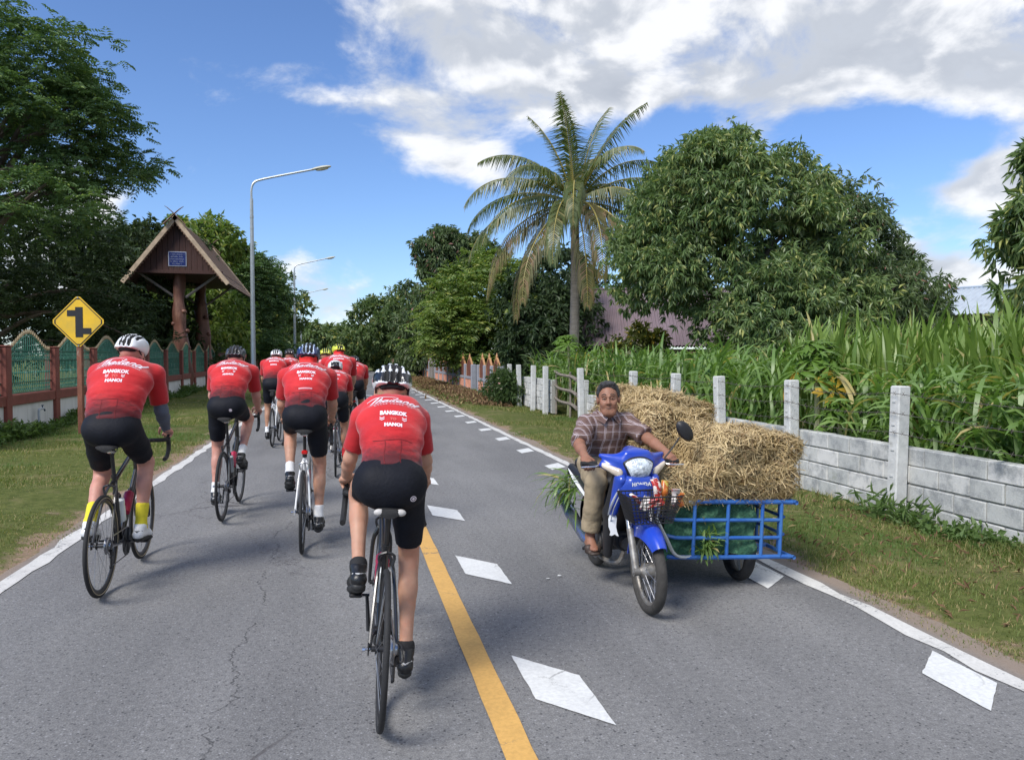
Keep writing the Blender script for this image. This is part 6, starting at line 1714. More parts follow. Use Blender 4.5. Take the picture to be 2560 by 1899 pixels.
# ================================================================== MOTORBIKE, SIDECAR, MAN, STRAW
BLUE = pm('blue_plastic', (.010, .050, .46), .32, .12, 5, coat=.4, col2=(.025, .065, .36)); BLKP = pm('black_plastic', (.014, .014, .016), .5, .2, 12); STRIPE = pm('white_stripe', (.72, .74, .76), .35, .05, 9)
ALLOY = pm('dull_alloy', (.30, .295, .28), .5, .2, 18, metal=.5, col2=(.13, .11, .09)); DUSTY = pm('dusty_tyre', (.045, .042, .038), .85, .3, 14, .3); ENG = pm('engine_black', (.03, .03, .032), .55, .3, 20)
GLASSY = pm('headlight_lens', (.58, .64, .70), .10, .45, 38, .6, 30, spec=.8, col2=(.22, .25, .28), coat=.6, sharp2=(.5, .7)); AMBER = pm('indicator_lens', (.60, .52, .42), .1, .2, 20, coat=.5); SEATM = pm('seat_vinyl', (.018, .017, .017), .55, .2, 14)
MX, MY, MRZ, MSC = 1.88, 5.564, R(178), .93
mo = empty('motorbike', (MX, MY, .004), (0, R(.5), MRZ), 'blue underbone motorbike with a black front basket coming towards the camera', 'motorbike'); mo.scale = (MSC,) * 3
MR_ = .28
def mwheel(y, name):
    w_ = MB().torus((0, 0, 0), (1, 0, 0), .222, .020, 48, 8, .8).build('wheel', ALLOY, mo, loc=(0, y, MR_))
    MB().torus((0, 0, 0), (1, 0, 0), .250, .032, 56, 12, 1.15).build('tyre', DUSTY, w_)
    q = MB()
    for k in range(36):
        a = 2 * math.pi * k / 36; s = 1 if k % 2 else -1; b = a + (.6 if (k // 2) % 2 else -.6); q.tube([(s * .035, .045 * math.cos(b), .045 * math.sin(b)), (0, .215 * math.cos(a), .215 * math.sin(a))], .0022, 4)
    q.build('spokes', SPOKE, w_)
    MB().lathe([(.02, -.07), (.055, -.05), (.055, .03), (.03, .05), (.018, .08)], axis=(1, 0, 0), n=18).build('hub', ALLOY, w_)
    return w_
fw = mwheel(1.22, 'f'); MB().lathe([(.108, -.062), (.108, -.058)], axis=(1, 0, 0), n=36).build('brake_disc', CHROME, fw); mwheel(0, 'r')
for s in (-1, 1):
    MB().tube([(s * .082, 1.225, .27), (s * .082, 1.10, .54)], [.026, .025], 12).lathe([(.03, -.02), (.03, .02)], (s * .082, 1.22, .28), (1, 0, 0), 10).build('fork_leg', ALLOY, mo)
    MB().tube([(s * .082, 1.10, .52), (s * .082, .985, .76)], .019, 10).build('fork_tube', CHROME, mo)
# front fender: saddle shape over the tyre
def fender(c, r, wd, a0, a1, skirt, n=22):
    q = []
    for k in range(n + 1):
        a = R(a0 + (a1 - a0) * k / n); ta = math.sin(math.pi * min(1, .12 + .88 * k / n)); w_ = wd * (.55 + .45 * ta); sk = skirt * ta; ring = []
        for t in np.linspace(-1, 1, 9): ring.append((t * w_, r + .03 * (1 - t * t) - (sk if abs(t) == 1 else .012 * abs(t) ** 3)))
        for t in np.linspace(1, -1, 9): ring.append((t * w_ * .94, r - .008 + .03 * (1 - t * t) - (sk * .97 if abs(t) == 1 else .012 * abs(t) ** 3)))
        q.append(np.array([(x, c[0] + rr_ * math.cos(a), c[1] + rr_ * math.sin(a)) for x, rr_ in ring]))
    return MB().loft(q)
fender((1.22, MR_), .305, .072, 40, 172, .075).build('front_fender', BLUE, mo)
fender((0, MR_), .305, .07, 30, 190, .03).build('rear_fender', BLKP, mo)
# bodywork
fc_ = sdf_obj('front_cover', [cap((-.05, 1.045, .845), (.05, 1.045, .845), .050, k=.05), cap((-.11, .99, .82), (.11, .99, .82), .055, k=.05), cap((0, 1.03, .75), (0, .98, .58), .09, .05, (1, 0, 0), 1.3, .05)], .009, BLUE, mo)
V, F = text_mesh('HONDA', .034, .0018, 0, 1.1); V2 = np.stack([-V[:, 0] + .0, np.full(len(V), 1.100), V[:, 1] + .838], 1); MB().add(V2, F).build('lettering', STRIPE, fc_, rot=None)
for s in (-1, 1):
    ls = sdf_obj('leg_shield', [cap((s * .10, .93, .86), (s * .145, .84, .60), .05, .042, (0, 1, 0), 1.5, .03), cap((s * .145, .84, .60), (s * .13, .74, .28), .042, .03, (0, 1, 0), 1.8, .03)], .011, BLKP, mo)
    sdf_obj('side_panel', [cap((s * .115, 1.0, .86), (s * .145, .92, .62), .045, .03, (0, 1, 0), 1.5, .03)], .010, BLUE, mo)
    MB().tube(smooth_path([(s * .145, 1.05, .80), (s * .175, 1.0, .70), (s * .178, .915, .60)], 4), [.006, .009, .012, .013, .014, .013, .012, .010, .006], 6, flat=.5).build('stripe', STRIPE, ls)
    MB().tube(smooth_path([(s * .14, 1.055, .76), (s * .168, 1.01, .66), (s * .165, .93, .56)], 4), .006, 6, flat=.5).build('stripe', STRIPE, ls)
# white sticker on the right leg shield
stk = [(-.025, .12), (.0, .135), (.028, .12), (.038, .08), (.03, .0), (.04, -.05), (.055, -.09), (.035, -.085), (.02, -.07), (-.01, -.085), (-.03, -.08), (-.022, -.05), (-.04, .0), (-.042, .07)]
MB().prism([(x * .75, z * .75) for x, z in stk], 0, .004, (.150, .930, .52), (-.97, .22, 0), (0, 0, 1)).build('sticker', STRIPE, mo, smooth=False)
st_e = .06
hc = sdf_obj('headlight_cowl', [ell((0, .95, 1.035), (.150, .105, .085), None, .03), cap((-.07, 1.005, 1.105), (.07, 1.005, 1.105), .030, k=.03), cap((0, .95, 1.09), (0, .86, 1.12), .06, .03, (1, 0, 0), 1.8, .03)]
             + [q_ for s in (-1, 1) for q_ in (cap((s * .09, .985, 1.06), (s * .225, .895, 1.09), .045, .016, k=.03), cap((s * .09, .985, .985), (s * .215, .92, 1.03), .045, .028, k=.03))], .008, BLUE, mo)
LC = [((0, 1.01, 1.0), (0, -1, .12)), ((0, 0, 1.072), (0, -.15, 1)), ((.108, 0, 1.06), (1, 0, -.45)), ((-.108, 0, 1.06), (-1, 0, -.45))]
sdf_obj('headlight', [ell((0, .99, 1.012), (.135, .108, .092), None, .02)], .007, GLASSY, hc, 0, LC, None, 0)
sdf_obj('headlight_rim', [ell((0, .985, 1.012), (.142, .106, .098), None, .02)], .008, BLKP, hc, 0, [(np.array(c) + nrm(n_) * (.007 if i else 0), n_) for i, (c, n_) in enumerate(LC)])
for s in (-1, 1): sdf_obj('indicator', [cap((s * .125, 1.012, .980), (s * .222, .945, 1.028), .026, .014, (0, 0, 1), 1.35, .01)], .007, AMBER, hc)
q = MB().tube(smooth_path([(-.33, .88, 1.03), (-.2, .89, 1.01), (0, .92, .97), (.2, .88, 1.01), (.33, .85, 1.03)], 4), .012, 8).tube([(0, .93, .96), (0, 1.0, .74)], .03, 10); HBm = q.build('handlebar', BLKP, mo)
for s, y in ((-1, .88), (1, .85)):
    MB().tube([(s * .24, y, 1.03), (s * .355, y, 1.03)], .018, 10).build('grip', TAPE, HBm); MB().tube(smooth_path([(s * .22, y + .03, 1.03), (s * .27, y + .075, 1.02), (s * .37, y + .06, 1.015)], 4), .006, 6).build('brake_lever', CHROME, HBm)
for s, y in ((-1, .91),):
    mr = MB().tube(smooth_path([(s * .24, y, 1.06), (s * .30, y, 1.13), (s * .36, y - .02, 1.20)], 4), .006, 6).build('mirror_stalk', BLKP, HBm)
    MB().loft([np.array([(s * .40 + .058 * sc * math.cos(a) + .03 * math.sin(a) * sc, y - .02 + dy, 1.245 + .075 * sc * math.sin(a)) for a in np.linspace(0, 6.283, 18, endpoint=False)]) for dy, sc in ((.03, .5), (.022, .85), (.004, 1.0), (-.008, .96))]).build('mirror', BLKP, mr)
hc.location = (0, 0, -.075); HBm.location = (0, 0, -.075)
seat = sdf_obj('seat', [cap((0, .48, .745), (0, .10, .765), .06, .07, (1, 0, 0), 1.9, .04), cap((0, .10, .765), (0, -.28, .80), .07, .055, (1, 0, 0), 1.8, .04)], .014, SEATM, mo)
for s in (-1, 1):
    sdf_obj('rear_panel', [cap((s * .10, .38, .62), (s * .12, -.28, .73), .055, .045, (0, 0, 1), 1.5, .04)], .013, BLKP, mo)
    MB().tube([(s * .162, .36, .60), (s * .168, .0, .70), (s * .15, -.28, .76)], [.012, .022, .01], 6, flat=.3).build('stripe', STRIPE if s > 0 else BLUE, mo)
sdf_obj('centre_tunnel', [cap((0, .92, .70), (0, .62, .50), .07, .075, k=.04), cap((0, .62, .50), (0, .40, .62), .075, .08, k=.04)], .014, BLKP, mo)
e = MB().lathe([(.0, -.11), (.085, -.11), (.095, -.08), (.095, .08), (.085, .11), (0, .11)], (0, .46, .33), (1, 0, 0), 18).lathe([(.058, 0), (.058, .05)], (0, .56, .35), (0, 1, .05), 14)
for k in range(7): e.lathe([(.068, .06 + .018 * k), (.068, .07 + .018 * k)], (0, .56, .35), (0, 1, .05), 14)
e.lathe([(.05, .19), (.045, .25)], (0, .56, .35), (0, 1, .05), 14); e.build('engine', ENG, mo)
MB().lathe([(.07, .112), (.06, .125), (.02, .128)], (0, .46, .33), (1, 0, 0), 16).build('engine_cover', ALLOY, mo)
MB().tube(smooth_path([(.02, .78, .30), (.06, .76, .22), (.11, .55, .20), (.13, .25, .25)], 4), .017, 8).build('exhaust_pipe', ALLOY, mo)
BLCH = pm('blued_chrome', (.16, .24, .46), .22, .2, 5, metal=.85, col2=(.45, .42, .36))
MB().tube([(.13, .28, .25), (.145, .20, .27), (.175, -.12, .40), (.19, -.40, .52), (.19, -.43, .53)], [.022, .042, .052, .050, .025], 14).build('muffler', BLCH, mo)
for s in (-1, 1): MB().tube([(s * .08, .50, .26), (s * .25, .50, .265)], .011, 6).box((s * .20, .50, .268), (.085, .045, .022), bev=.008).build('footrest', BLKP, mo)
MB().tube([(-.10, .1, .5), (-.09, -.02, .28)], .022, 8).build('shock_absorber', CHROME, mo); MB().tube([(.10, .1, .5), (.09, -.02, .28)], .022, 8).build('shock_absorber', CHROME, mo)
MB().tube([(.07, .40, .33), (.07, 0, .28)], .02, 6).tube([(-.07, .40, .33), (-.07, 0, .28)], .02, 6).build('swing_arm', BLKP, mo)
for s in (-1, 1): MB().tube(smooth_path([(s * .20, .90, 1.02), (s * .16, .98, .92), (s * .10, 1.03, .80), (s * .085, 1.10, .56)], 4), .005, 5).build('cable', BLKP, mo)
# basket
q = MB(); T0, B0 = (.175, 1.11, 1.38, .80), (.13, 1.14, 1.33, .62)
def rect(P): w_, y0, y1, z = P; return [(-w_, y0, z), (w_, y0, z), (w_, y1, z), (-w_, y1, z)]
for P in (T0, tuple(.5 * (a + b) for a, b in zip(T0, B0)), B0): q.tube(rect(P), .006 if P is T0 else .004, 6, closed=True)
tr, br_ = np.array(rect(T0)), np.array(rect(B0))
for i in range(4):
    for t in np.linspace(0, 1, 13, endpoint=False): q.tube([tr[i] + (tr[(i + 1) % 4] - tr[i]) * t, br_[i] + (br_[(i + 1) % 4] - br_[i]) * t], .0026, 4)
for zt in np.linspace(0, 1, 9)[1:-1]: q.tube(list(tr + (br_ - tr) * zt), .0024, 4, closed=True)
for t in np.linspace(0, 1, 9): q.tube([br_[0] + (br_[1] - br_[0]) * t, br_[3] + (br_[2] - br_[3]) * t], .003, 4)
q.build('basket', BLKP, mo)
RP = pm('red_wrapper', (.38, .025, .018), .3, .3, 40, col2=(.72, .68, .62), sharp2=(.5, .56)); OP = pm('orange_wrapper', (.45, .12, .02), .3, .3, 40, col2=(.50, .38, .07), sharp2=(.5, .56)); WP = pm('white_wrapper', (.48, .46, .44), .35, .2, 30, col2=(.5, .06, .05), sharp2=(.52, .58))
gm = np.random.default_rng(5); Mw = Matrix.Translation((MX, MY, .004)) @ Matrix.Rotation(MRZ, 4, 'Z') @ Matrix.Rotation(R(.5), 4, 'Y')
names = ['upright red and white snack wrapper standing in the basket', 'upright orange snack wrapper standing in the basket', 'crumpled white wrapper lying in the basket', 'red and white carton at the left of the basket', 'small orange pack at the corner of the basket', 'crumpled red wrapper at the front of the basket', 'thin red stick of wrapping in the basket']
for k, (x, y, z, dx, dz, m, tl) in enumerate(((-.03, 1.24, .87, .055, .19, RP, 12), (-.08, 1.22, .86, .05, .17, OP, -10), (.06, 1.27, .80, .09, .06, WP, 70), (-.145, 1.27, .83, .05, .13, WP, 0), (-.155, 1.33, .83, .03, .10, OP, 6), (.03, 1.31, .81, .10, .05, RP, 20), (.11, 1.24, .82, .02, .14, RP, 50))):
    w_ = Mw @ Vector(((x - .03) * MSC, y * MSC, (z - .06) * MSC)); rings = []
    for t in np.linspace(-1, 1, 7):
        an = np.linspace(0, 6.283, 10, endpoint=False); f = .55 + .45 * math.cos(t * 1.2); rings.append(np.stack([dx * .5 * (1 + .1 * math.sin(5 * t + k)) * np.cos(an), .022 * f * np.sin(an) + .012 * math.sin(4 * t + k), np.full(10, t * dz * .43)], 1))
    o = MB().loft(rings).build('snack_wrapper', m, None, loc=w_, rot=(R(gm.uniform(-12, 12)), R(tl), MRZ + gm.uniform(-.4, .4))); tag(o, names[k], 'wrapper', 'wrappers in the basket')

# ---- bundle of cut grass tied behind the rider
bg_ = np.random.default_rng(9); n = 90; P = np.stack([.15 + bg_.normal(0, .04, n), -.12 + bg_.normal(0, .10, n), .60 + bg_.normal(0, .06, n)], 1)
V, F = long_blades(P, bg_.normal(.0, .9, n), bg_.uniform(.18, .38, n), bg_.uniform(.012, .024, n), R(bg_.uniform(-40, 25, n)), R(bg_.uniform(30, 90, n)), bg_, 6)
o = link('grass_bundle', np_mesh('grass_bundle', V, F, [NAPIER], True), None, (MX, MY, 0), (0, 0, MRZ)); tag(o, 'bundle of cut green grass hanging at the rear of the motorbike', 'grass bundle'); o['kind'] = 'stuff'

# ---- sidecar
SCB = pm('blue_tube_paint', (.018, .10, .38), .45, .2, 10, col2=(.05, .16, .40)); NETG = pm('green_net', (.024, .09, .048), .85, .4, 34, .6, 60, col2=(.085, .20, .105), sharp2=(.48, .66)); BARE = pm('bare_metal', (.50, .52, .52), .4, .2, 12, metal=.5)
sc_ = empty('sidecar', (MX, MY, .038), (0, R(-2.2), MRZ), 'blue tube-framed sidecar cart bolted to the motorbike', 'sidecar')
YF, YB, XL, XR = .82, -.40, -.24, -1.13
def rail(z, r=.013, nm='rail'):
    pts = [(XL + .02, YB, z), (XR + .06, YB, z), (XR, YB + .06, z), (XR, YF - .07, z), (XR + .06, YF, z), (XL - .12, YF, z), (XL, YF - .06, z), (XL + .02, YF - .25, z)]
    MB().tube(smooth_path(pts, 4), r, 8).build(nm, SCB, sc_)
rail(.225, .015); rail(.60, .016)
for z in (.355, .475):
    MB().tube(smooth_path([(XR + .09, YF, z), (XL - .15, YF, z), (XL - .03, YF - .02, z + .005), (XL + .06, YF - .10, z + .02)], 4), .0125, 8).build('rail', SCB, sc_); MB().tube([(XR, YF - .10, z), (XR, YB, z)], .012, 8).build('rail', SCB, sc_)
for x in (-.42, -.66, -.91, -1.05): MB().tube([(x, YF + .004, .225), (x, YF + .004, .60)], .0125, 8).build('upright', SCB, sc_)
for y in (.66, .35, .0, -.35): MB().tube([(XR, y, .225), (XR, y, .60)], .0125, 8).build('upright', SCB, sc_)
for x in (-.38, -.86): MB().tube([(x, YB, .225), (x, YB, .60)], .0125, 8).build('upright', SCB, sc_)
for y in (.5, .1, -.3): MB().tube([(XL + .02, y, .225), (XR, y, .225)], .014, 8).build('floor_bar', SCB, sc_)
for x in np.linspace(XR + .04, XR + .24, 5): MB().tube([(x, YF - .05, .612), (x, YB + .1, .612)], .006, 6).build('rack_bar', BLKP, sc_)
MB().tube([(XL - .02, YF, .60), (XL - .16, YF, .60)], .020, 8).build('bare_sleeve', BARE, sc_)
MB().tube(smooth_path([(XL + .10, YF + .02, .50), (XL + .02, YF + .02, .36), (XL - .06, YF + .01, .24), (XL - .20, YF, .228)], 4), .012, 8).build('brace', BARE, sc_)
for y, z in ((.45, .30), (.0, .45), (.62, .55)): MB().tube([(XL + .02, y, z), (-.02, y, z + .02)], .016, 8).build('coupling_tube', SCB, sc_)
r_s = .21; w_ = MB().torus((0, 0, 0), (1, 0, 0), .155, .018, 32, 8, 1.4).build('wheel', BLKP, sc_, loc=(-.87, .58, r_s)); MB().torus((0, 0, 0), (1, 0, 0), .178, .034, 40, 10, 1.2).build('tyre', TYRE, w_)
q = MB()
for k in range(5): a = k * 1.2566; q.tube([(0, .03 * math.cos(a), .03 * math.sin(a)), (0, .15 * math.cos(a), .15 * math.sin(a))], .016, 6)
q.lathe([(.035, -.04), (.035, .04)], axis=(1, 0, 0), n=14).build('hub', ALLOY, w_)
MB().tube([(-.60, .58, r_s), (-1.02, .58, r_s)], .014, 8).build('axle', SCB, sc_); MB().tube([(-1.02, .58, r_s), (-1.02, .54, .24)], .014, 8).build('axle_arm', SCB, sc_)
# green netted load inside
V, F = sdf_mesh([cap((-.24, .70, .26), (-.24, -.30, .26), .03, k=.02)], .02) if False else (None, None)
q = MB(); nx_, nz_ = 16, 10
def load_pt(u, v, w3): return np.array((-.25 - .65 * u, YF - .035 - 1.05 * w3, .235 + .36 * v))
def wob(p): return p + .018 * np.array([math.sin(p[2] * 31 + p[1] * 17 + 5 * p[0]), math.sin(p[0] * 23 + p[2] * 29), math.sin(p[0] * 19 + p[1] * 27)])
for fx in range(5):
    g0 = []
    for i in range(nx_ + 1):
        for j in range(nz_ + 1):
            a, b = i / nx_, j / nz_
            p = {0: load_pt(a, b, 0), 1: load_pt(1, b, a), 2: load_pt(1 - a, b, 1), 3: load_pt(0, b, 1 - a), 4: load_pt(a, 1, b)}[fx]
            g0.append(wob(p) if 1 else p)
    q.add(g0, [(i * (nz_ + 1) + j, (i + 1) * (nz_ + 1) + j, (i + 1) * (nz_ + 1) + j + 1, i * (nz_ + 1) + j + 1) for i in range(nx_) for j in range(nz_)])
o = q.build('net_sack', NETG, None, loc=(MX, MY, .0), rot=(0, 0, MRZ), sharp=180); tag(o, 'dark green netting sack stuffed with grass inside the sidecar', 'sack')
n = 90; P = np.stack([-.51 - np.abs(bg_.normal(0, .05, n)), np.full(n, YF - .02), .32 + bg_.normal(0, .05, n)], 1)
V, F = long_blades(P, bg_.normal(1.57, 1.0, n), bg_.uniform(.06, .15, n), bg_.uniform(.008, .02, n), R(bg_.uniform(-60, 80, n)), R(bg_.uniform(20, 120, n)), bg_, 4)
o = link('grass_tuft', np_mesh('grass_tuft', V, F, [NAPIER], True), None, (MX, MY, 0), (0, 0, MRZ)); tag(o, 'tuft of green blades poking through the sidecar netting', 'grass'); o['kind'] = 'stuff'

# ---- straw bales
STRAW = leaf_mat('straw_stalk', (.42, .31, .155), (.68, .53, .30), (.24, .155, .075), .12, .55, .35, .18); STRAWC = pm('straw_core', (.30, .21, .11), .95, .4, 26, .8, 60); TWINE = pm('twine', (.12, .10, .08), .8, .2, 20)


def bale(c, size, rot, n, label, seed, round_=.85):
    g = np.random.default_rng(seed); a, b, cc = np.array(size) / 2
    B = empty('straw_bale', (0, 0, 0), (0, 0, 0), label, 'straw bale', 'straw bales on the sidecar')
    m = Matrix.Translation((MX, MY, 0)) @ Matrix.Rotation(MRZ, 4, 'Z') @ Matrix.Translation(c) @ Matrix.Rotation(rot[2], 4, 'Z') @ Matrix.Rotation(rot[1], 4, 'Y') @ Matrix.Rotation(rot[0], 4, 'X'); B.matrix_world = m
    # points on a rounded box
    def surf(k):
        p = g.uniform(-1, 1, (k, 3)); ax_ = g.choice(3, k, p=np.array((b * cc, a * cc, a * b)) / (b * cc + a * cc + a * b)); sg = g.choice((-1, 1), k); p[np.arange(k), ax_] = sg
        l = np.maximum(np.linalg.norm(np.abs(p) ** 4.2, axis=1, keepdims=True) ** .238, 1e-6); nn = nrm(np.sign(p) * np.abs(p) ** 2.6 / np.array((a, b, cc))); q_ = p / l ** round_
        return q_ * np.array((a, b, cc)), nn
    q = MB(); rings = []; N_ = 20
    for t in np.linspace(-1, 1, 12):
        an = np.linspace(0, 6.283, N_, endpoint=False); cs, sn = np.cos(an), np.sin(an); pr_ = (np.abs(cs) ** 4.2 + np.abs(sn) ** 4.2) ** -.238; f = .90 * (1 - .35 * abs(t) ** 5)
        rg = np.stack([t * a * .93 + 0 * an, b * cs * pr_ * f, cc * sn * pr_ * f], 1); rings.append(rg + .012 * np.stack([vnoise(rg, 14, seed + i) for i in range(3)], 1))
    q.loft(rings).build('core', STRAWC, B, sharp=180)
    P, N = surf(n); bump = .045 * vnoise(P, 6, seed + 3)[:, None]; P = P * (.93 + .09 * g.uniform(0, 1, (n, 1))) + N * bump
    tang = nrm(np.cross(N, g.normal(size=(n, 3)))); tang = nrm(tang + np.array((.0, .5, 0)) * g.choice((-1, 1), (n, 1)) + N * np.abs(g.normal(0, .22, (n, 1)))); L = g.uniform(.05, .17, n)[:, None]; sd_ = nrm(np.cross(tang, N)) * g.uniform(.0016, .0033, n)[:, None]
    bend = N * g.normal(-.012, .012, (n, 1)) + nrm(np.cross(N, tang)) * g.normal(0, .015, (n, 1))
    p0, p1, p2 = P - tang * L * .5 + bend, P + N * .004, P + tang * L * .5 + bend
    V = np.stack([p0 - sd_, p0 + sd_, p1 - sd_, p1 + sd_, p2 - sd_, p2 + sd_], 1).reshape(-1, 3); bb = np.arange(n)[:, None] * 6
    F = np.stack([bb + np.array([[0, 1, 3, 2]]), bb + np.array([[2, 3, 5, 4]])], 1).reshape(-1, 4)
    o = link('stalks', np_mesh('stalks', V, F, [STRAW], False), B); o['kind'] = 'stuff'
    return B


bale((-.63, .62, .725), (1.02, .44, .27), (0, R(1), R(2)), 8500, 'flattened straw bale lying lowest across the front of the sidecar', 1)
bale((-.67, -.01, .82), (1.0, .60, .44), (0, 0, R(-3)), 3000, 'straw bale buried at the back under the heap', 2)
bale((-1.05, .36, .815), (.46, .90, .46), (R(3), R(-9), R(-6)), 9500, 'straw bale hanging over the right end of the sidecar', 3)
bale((-.70, .40, .905), (.52, .98, .38), (R(-4), R(-11), R(14)), 9500, 'straw bale in the middle of the heap', 4)
bale((-.42, -.02, .985), (.56, .95, .42), (R(4), R(-7), R(10)), 9500, 'straw bale on the left of the heap behind the rider', 5)
bale((-.55, -.26, 1.145), (.72, .7, .30), (R(-4), R(-9), R(24)), 8500, 'loose straw heaped highest on the sidecar', 6, 1.0)

# ---- the man riding
def plaid():
    m = bpy.data.materials.new('brown_plaid'); m.use_nodes = True; nt = m.node_tree; K.nt = nt; b = nt.nodes['Principled BSDF']; t = nt.nodes.new('ShaderNodeTexCoord')
    s = nt.nodes.new('ShaderNodeSeparateXYZ'); nt.links.new(t.outputs['Object'], s.inputs[0]); x, y, z = (K(s.outputs[i]) for i in range(3)); wn = (noise(nt, t.outputs['Object'], 9, 3) - .5) * .03
    x = x + wn; z = z + wn; u = ((x + y * .45) / .062).m('FRACT'); v = (z / .062).m('FRACT')
    def line(q, c, w__): return (q - c).m('ABSOLUTE').m('LESS_THAN', w__)
    c = mixc(nt, noise(nt, t.outputs['Object'], 30, 4).ss(.3, .7), (.130, .085, .070), (.195, .132, .112))
    c = mixc(nt, line(u, .5, .22) * .35, c, (.10, .05, .048)); c = mixc(nt, line(v, .5, .22) * .35, c, (.09, .05, .05))
    for q, cc in ((u, .08), (u, .22), (v, .08)): c = mixc(nt, line(q, cc, .035) * .62, c, (.52, .46, .50))
    c = mixc(nt, line(v, .25, .03) * .4, c, (.34, .26, .28))
    nt.links.new(c, b.inputs['Base Color']); b.inputs['Roughness'].default_value = .85; b.inputs['Specular IOR Level'].default_value = .2
    bn = nt.nodes.new('ShaderNodeBump'); bn.inputs['Strength'].default_value = .5; bn.inputs['Distance'].default_value = .012; nt.links.new(noise(nt, t.outputs['Object'], 13, 4, .55, .5).s, bn.inputs['Height']); nt.links.new(bn.outputs[0], b.inputs['Normal'])
    return m
PLAID = plaid(); KHAKI = pm('khaki_cloth', (.33, .265, .175), .88, .12, 12, .5, 16, spec=.2); SANDAL = pm('brown_sandal', (.055, .038, .03), .6, .2, 16)
mn = empty('person', (MX, MY, .004), (0, R(.5), MRZ), 'man in a brown plaid shirt and khaki trousers riding the blue motorbike', 'person'); mn.scale = (MSC,) * 3
Xv = np.array((1., 0, 0)); pel = np.array((.0, .16, .865)); wa = np.array((-.01, .19, 1.00)); chs = np.array((-.015, .25, 1.13)); nk = np.array((-.015, .29, 1.235)); hc_ = np.array((-.010, .335, 1.375))
tor = [cap(pel, wa, .115, .118, Xv, 1.32, .04), cap(wa, chs, .118, .112, Xv, 1.42, .04), cap(chs, nk - np.array((0, .01, .05)), .112, .075, Xv, 1.5, .04)]
Sh = {1: np.array((.155, .285, 1.18)), -1: np.array((-.185, .285, 1.185))}; Wt = {1: np.array((.305, .765, 1.0)), -1: np.array((-.31, .80, 1.0))}; arm = []; slv = []; El = {}
for s in (-1, 1):
    El[s] = ik(Sh[s], Wt[s], .285, .265, (s * .65, -.2, -.75)); tor.append(cap(chs + np.array((s * .06, .01, .05)), Sh[s], .075, .060, k=.04)); d1_ = El[s] - Sh[s]; d2_ = Wt[s] - El[s]
    arm += [cap(Sh[s], El[s], .050, .042, k=.02), cap(El[s], El[s] + d2_ * .35, .042, .040, k=.02), cap(El[s] + d2_ * .35, Wt[s], .040, .027, k=.02)]
    slv.append(cap(Sh[s], El[s] + d1_ * .05, .064, .066, k=.03, cut=(Sh[s] + d1_ * .88, d1_)))
legs = []; tr_ = []; feet = []
for s in (-1, 1):
    hip = pel + np.array((s * .09, .02, -.01)); kn = np.array((s * .17, .60, .775)); an = np.array((s * .185, .475, .345)); td = kn - hip; sd_ = an - kn
    legs += [cap(hip, kn, .085, .056, k=.03), cap(kn, kn + sd_ * .4, .052, .050, k=.02), cap(kn + sd_ * .4, an, .05, .034, k=.02), cap(an, an + np.array((0, .05, -.04)), .034, .034, k=.02), cap(an + np.array((0, -.03, -.05)), an + np.array((0, .09, -.062)), .030, .026, Xv, 1.2, .02), cap(an + np.array((0, .09, -.062)), an + np.array((0, .145, -.066)), .022, .015, Xv, 1.8, .02)]
    tr_ += [cap(hip, hip + td * .6, .106, .092, k=.03), cap(hip + td * .6, kn, .092, .078, k=.02), cap(kn, kn + sd_ * .5, .078, .074, k=.02), cap(kn + sd_ * .5, an, .074, .070, k=.02, cut=(kn + sd_ * .86, sd_))]
    feet.append((s, an))
hp, HT = head_prims(hc_, np.array((.30, .95, -.05)), np.array((0.05, 0, 1.)), 1.02, 1.1)
# cheeks and a gentle smile
hp.insert(2, ell(HT(0, .060, -.050), (.040, .026, .040), None, .02))
hp += [cap(HT(s * .036, .070, -.050), HT(s * .040, .066, -.040), .010, k=.014) for s in (-1, 1)]
neck = [cap(nk - np.array((0, .02, .05)), hc_ + np.array((0, -.01, -.06)), .062, .055, k=.03)]
Vs, Fs, n0 = [], [], 0
for prm, hh in [(tor + arm + legs + neck, .012), (hp, .0052)] + [(hand_prims(Wt[s], np.array((s * .06, .95, -.42)), np.array((0, .30, .95)), np.array((-s, .0, 0)), 1.15, 1.05), .006) for s in (-1, 1)]:
    v2, f2 = sdf_mesh(prm, hh); v2 = smooth_mesh(v2, f2, 1, .3); Vs.append(v2); Fs.append(f2 + n0); n0 += len(v2)
link('body', np_mesh('body', np.vstack(Vs), np.vstack(Fs), [SKIN_M], True), mn)
for s in (-1, 1):
    ey = MB().ball(HT(s * .031, .0745, .0105), .0118, 12, 8).build('eye', EYE, mn); MB().ball(HT(s * .031, .0815, .0105), .0070, 10, 8).build('iris', IRIS, ey)
    f_ = (HT(0, 1, 0) - HT(0, 0, 0))
    MB().tube(smooth_path([HT(s * .013, .086, .0150), HT(s * .031, .0885, .0175), HT(s * .048, .078, .0125)], 4), .0048, 6).build('eyelid', SKIN_M, ey); MB().tube(smooth_path([HT(s * .015, .0865, .004), HT(s * .031, .087, .0020), HT(s * .046, .078, .004)], 4), .0030, 6).build('eyelid', SKIN_M, ey)
    MB().tube(smooth_path([HT(s * .014, .0980, .0430), HT(s * .031, .0945, .0480), HT(s * .050, .079, .0385)], 4), [.0022, .0030, .0034, .0034, .0032, .003, .0026, .0022, .0016], 6).build('eyebrow', HAIR_D, mn)
LIP = pm('lip', (.10, .040, .032), .5, .1, 20)
MB().tube(smooth_path([HT(-.031, .0790, -.0530), HT(-.015, .0915, -.0590), HT(0, .0945, -.0605), HT(.015, .0915, -.0590), HT(.031, .0790, -.0530)], 4), [.0010] + [.0024] * 15 + [.0010], 6).build('mouth', LIP, mn)
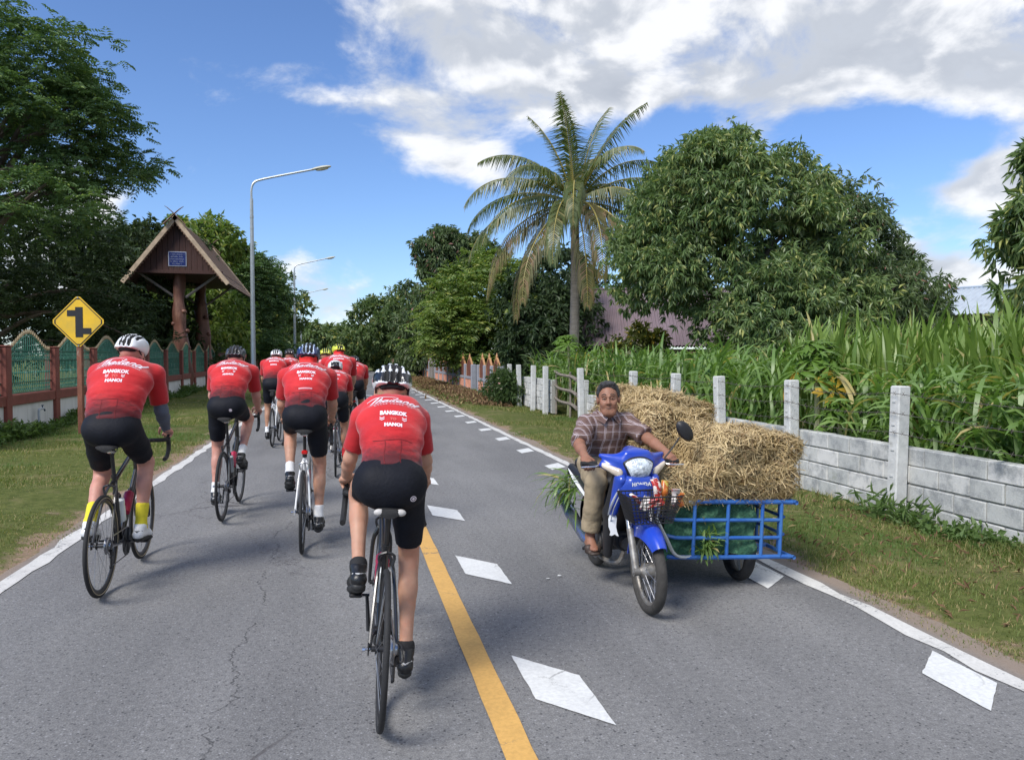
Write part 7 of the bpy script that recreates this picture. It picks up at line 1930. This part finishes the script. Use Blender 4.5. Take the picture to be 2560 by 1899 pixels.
rotH = np.stack([nrm(HT(1, 0, 0) - HT(0, 0, 0)), nrm(HT(0, 1, 0) - HT(0, 0, 0)), nrm(HT(0, 0, 1) - HT(0, 0, 0))], 1); fH, uH = rotH[:, 1], rotH[:, 2]
sdf_obj('hair', [ell(HT(0, -.020, .040), (.091, .106, .100), rotH, .02), cap(HT(-.04, .045, .112), HT(.04, .045, .112), .022, k=.03), cap(HT(0, -.06, .0), HT(0, -.07, -.05), .060, .045, k=.03)], .0068, HAIR_G, mn, 0, [(HT(0, .048, .066), fH * 1.0 - uH * .55), (HT(0, .018, .0), fH * .9 - uH * 1.15)] if False else [(HT(0, .050, .082), fH * 1.0 - uH * .48)], lambda Q: .005 * vnoise(Q, 60, 3))
def fold(Q): return .006 * vnoise(np.stack([Q[:, 0] * .8, Q[:, 1] * .6, Q[:, 2] * 1.2], 1), 15, 8)
sh_o = sdf_obj('shirt', tor + slv, .0105, PLAID, mn, .010, [(np.array((.03, .16, .835)), (0, -.1, -1)), (nk + np.array((0, .02, .045)), (0, .25, 1))], fold)
for s in (-1, 1):
    c0 = nk + np.array((0, .0, .0)); V = [c0 + np.array((s * .060, -.055, .062)), c0 + np.array((s * .082, .010, .050)), c0 + np.array((s * .022, .088, .005)), c0 + np.array((s * .058, .105, -.040)), c0 + np.array((s * .108, .050, -.008)), c0 + np.array((s * .105, -.05, .03))]
    q = MB(); V = np.array(V); q.add(np.vstack([V, V + np.array((0, .006, -.008))]), [(0, 1, 4, 5), (1, 2, 3, 4), (6, 11, 10, 7), (7, 10, 9, 8), (1, 7, 8, 2), (2, 8, 9, 3), (3, 9, 10, 4), (4, 10, 11, 5), (0, 6, 7, 1)]); q.build('collar', PLAID, sh_o)
sdf_obj('trousers', tr_ + [ell(pel + np.array((0, 0, -.02)), (.165, .135, .12), None, .03)], .0115, KHAKI, mn, .0, [(pel + np.array((0, 0, .06)), (0, 0, 1))], lambda Q: .007 * vnoise(np.stack([Q[:, 0], Q[:, 1], Q[:, 2] * 1.3], 1), 17, 5))
for s, an in feet:
    so = sdf_obj('sandal', [cap(an + np.array((0, -.055, -.092)), an + np.array((0, .06, -.098)), .016, .018, Xv, 2.3, .02), cap(an + np.array((0, .06, -.098)), an + np.array((0, .15, -.095)), .018, .014, Xv, 2.8, .02), cap(an + np.array((-.035, .085, -.066)), an + np.array((.035, .085, -.066)), .030, k=.02)], .008, SANDAL, mn)
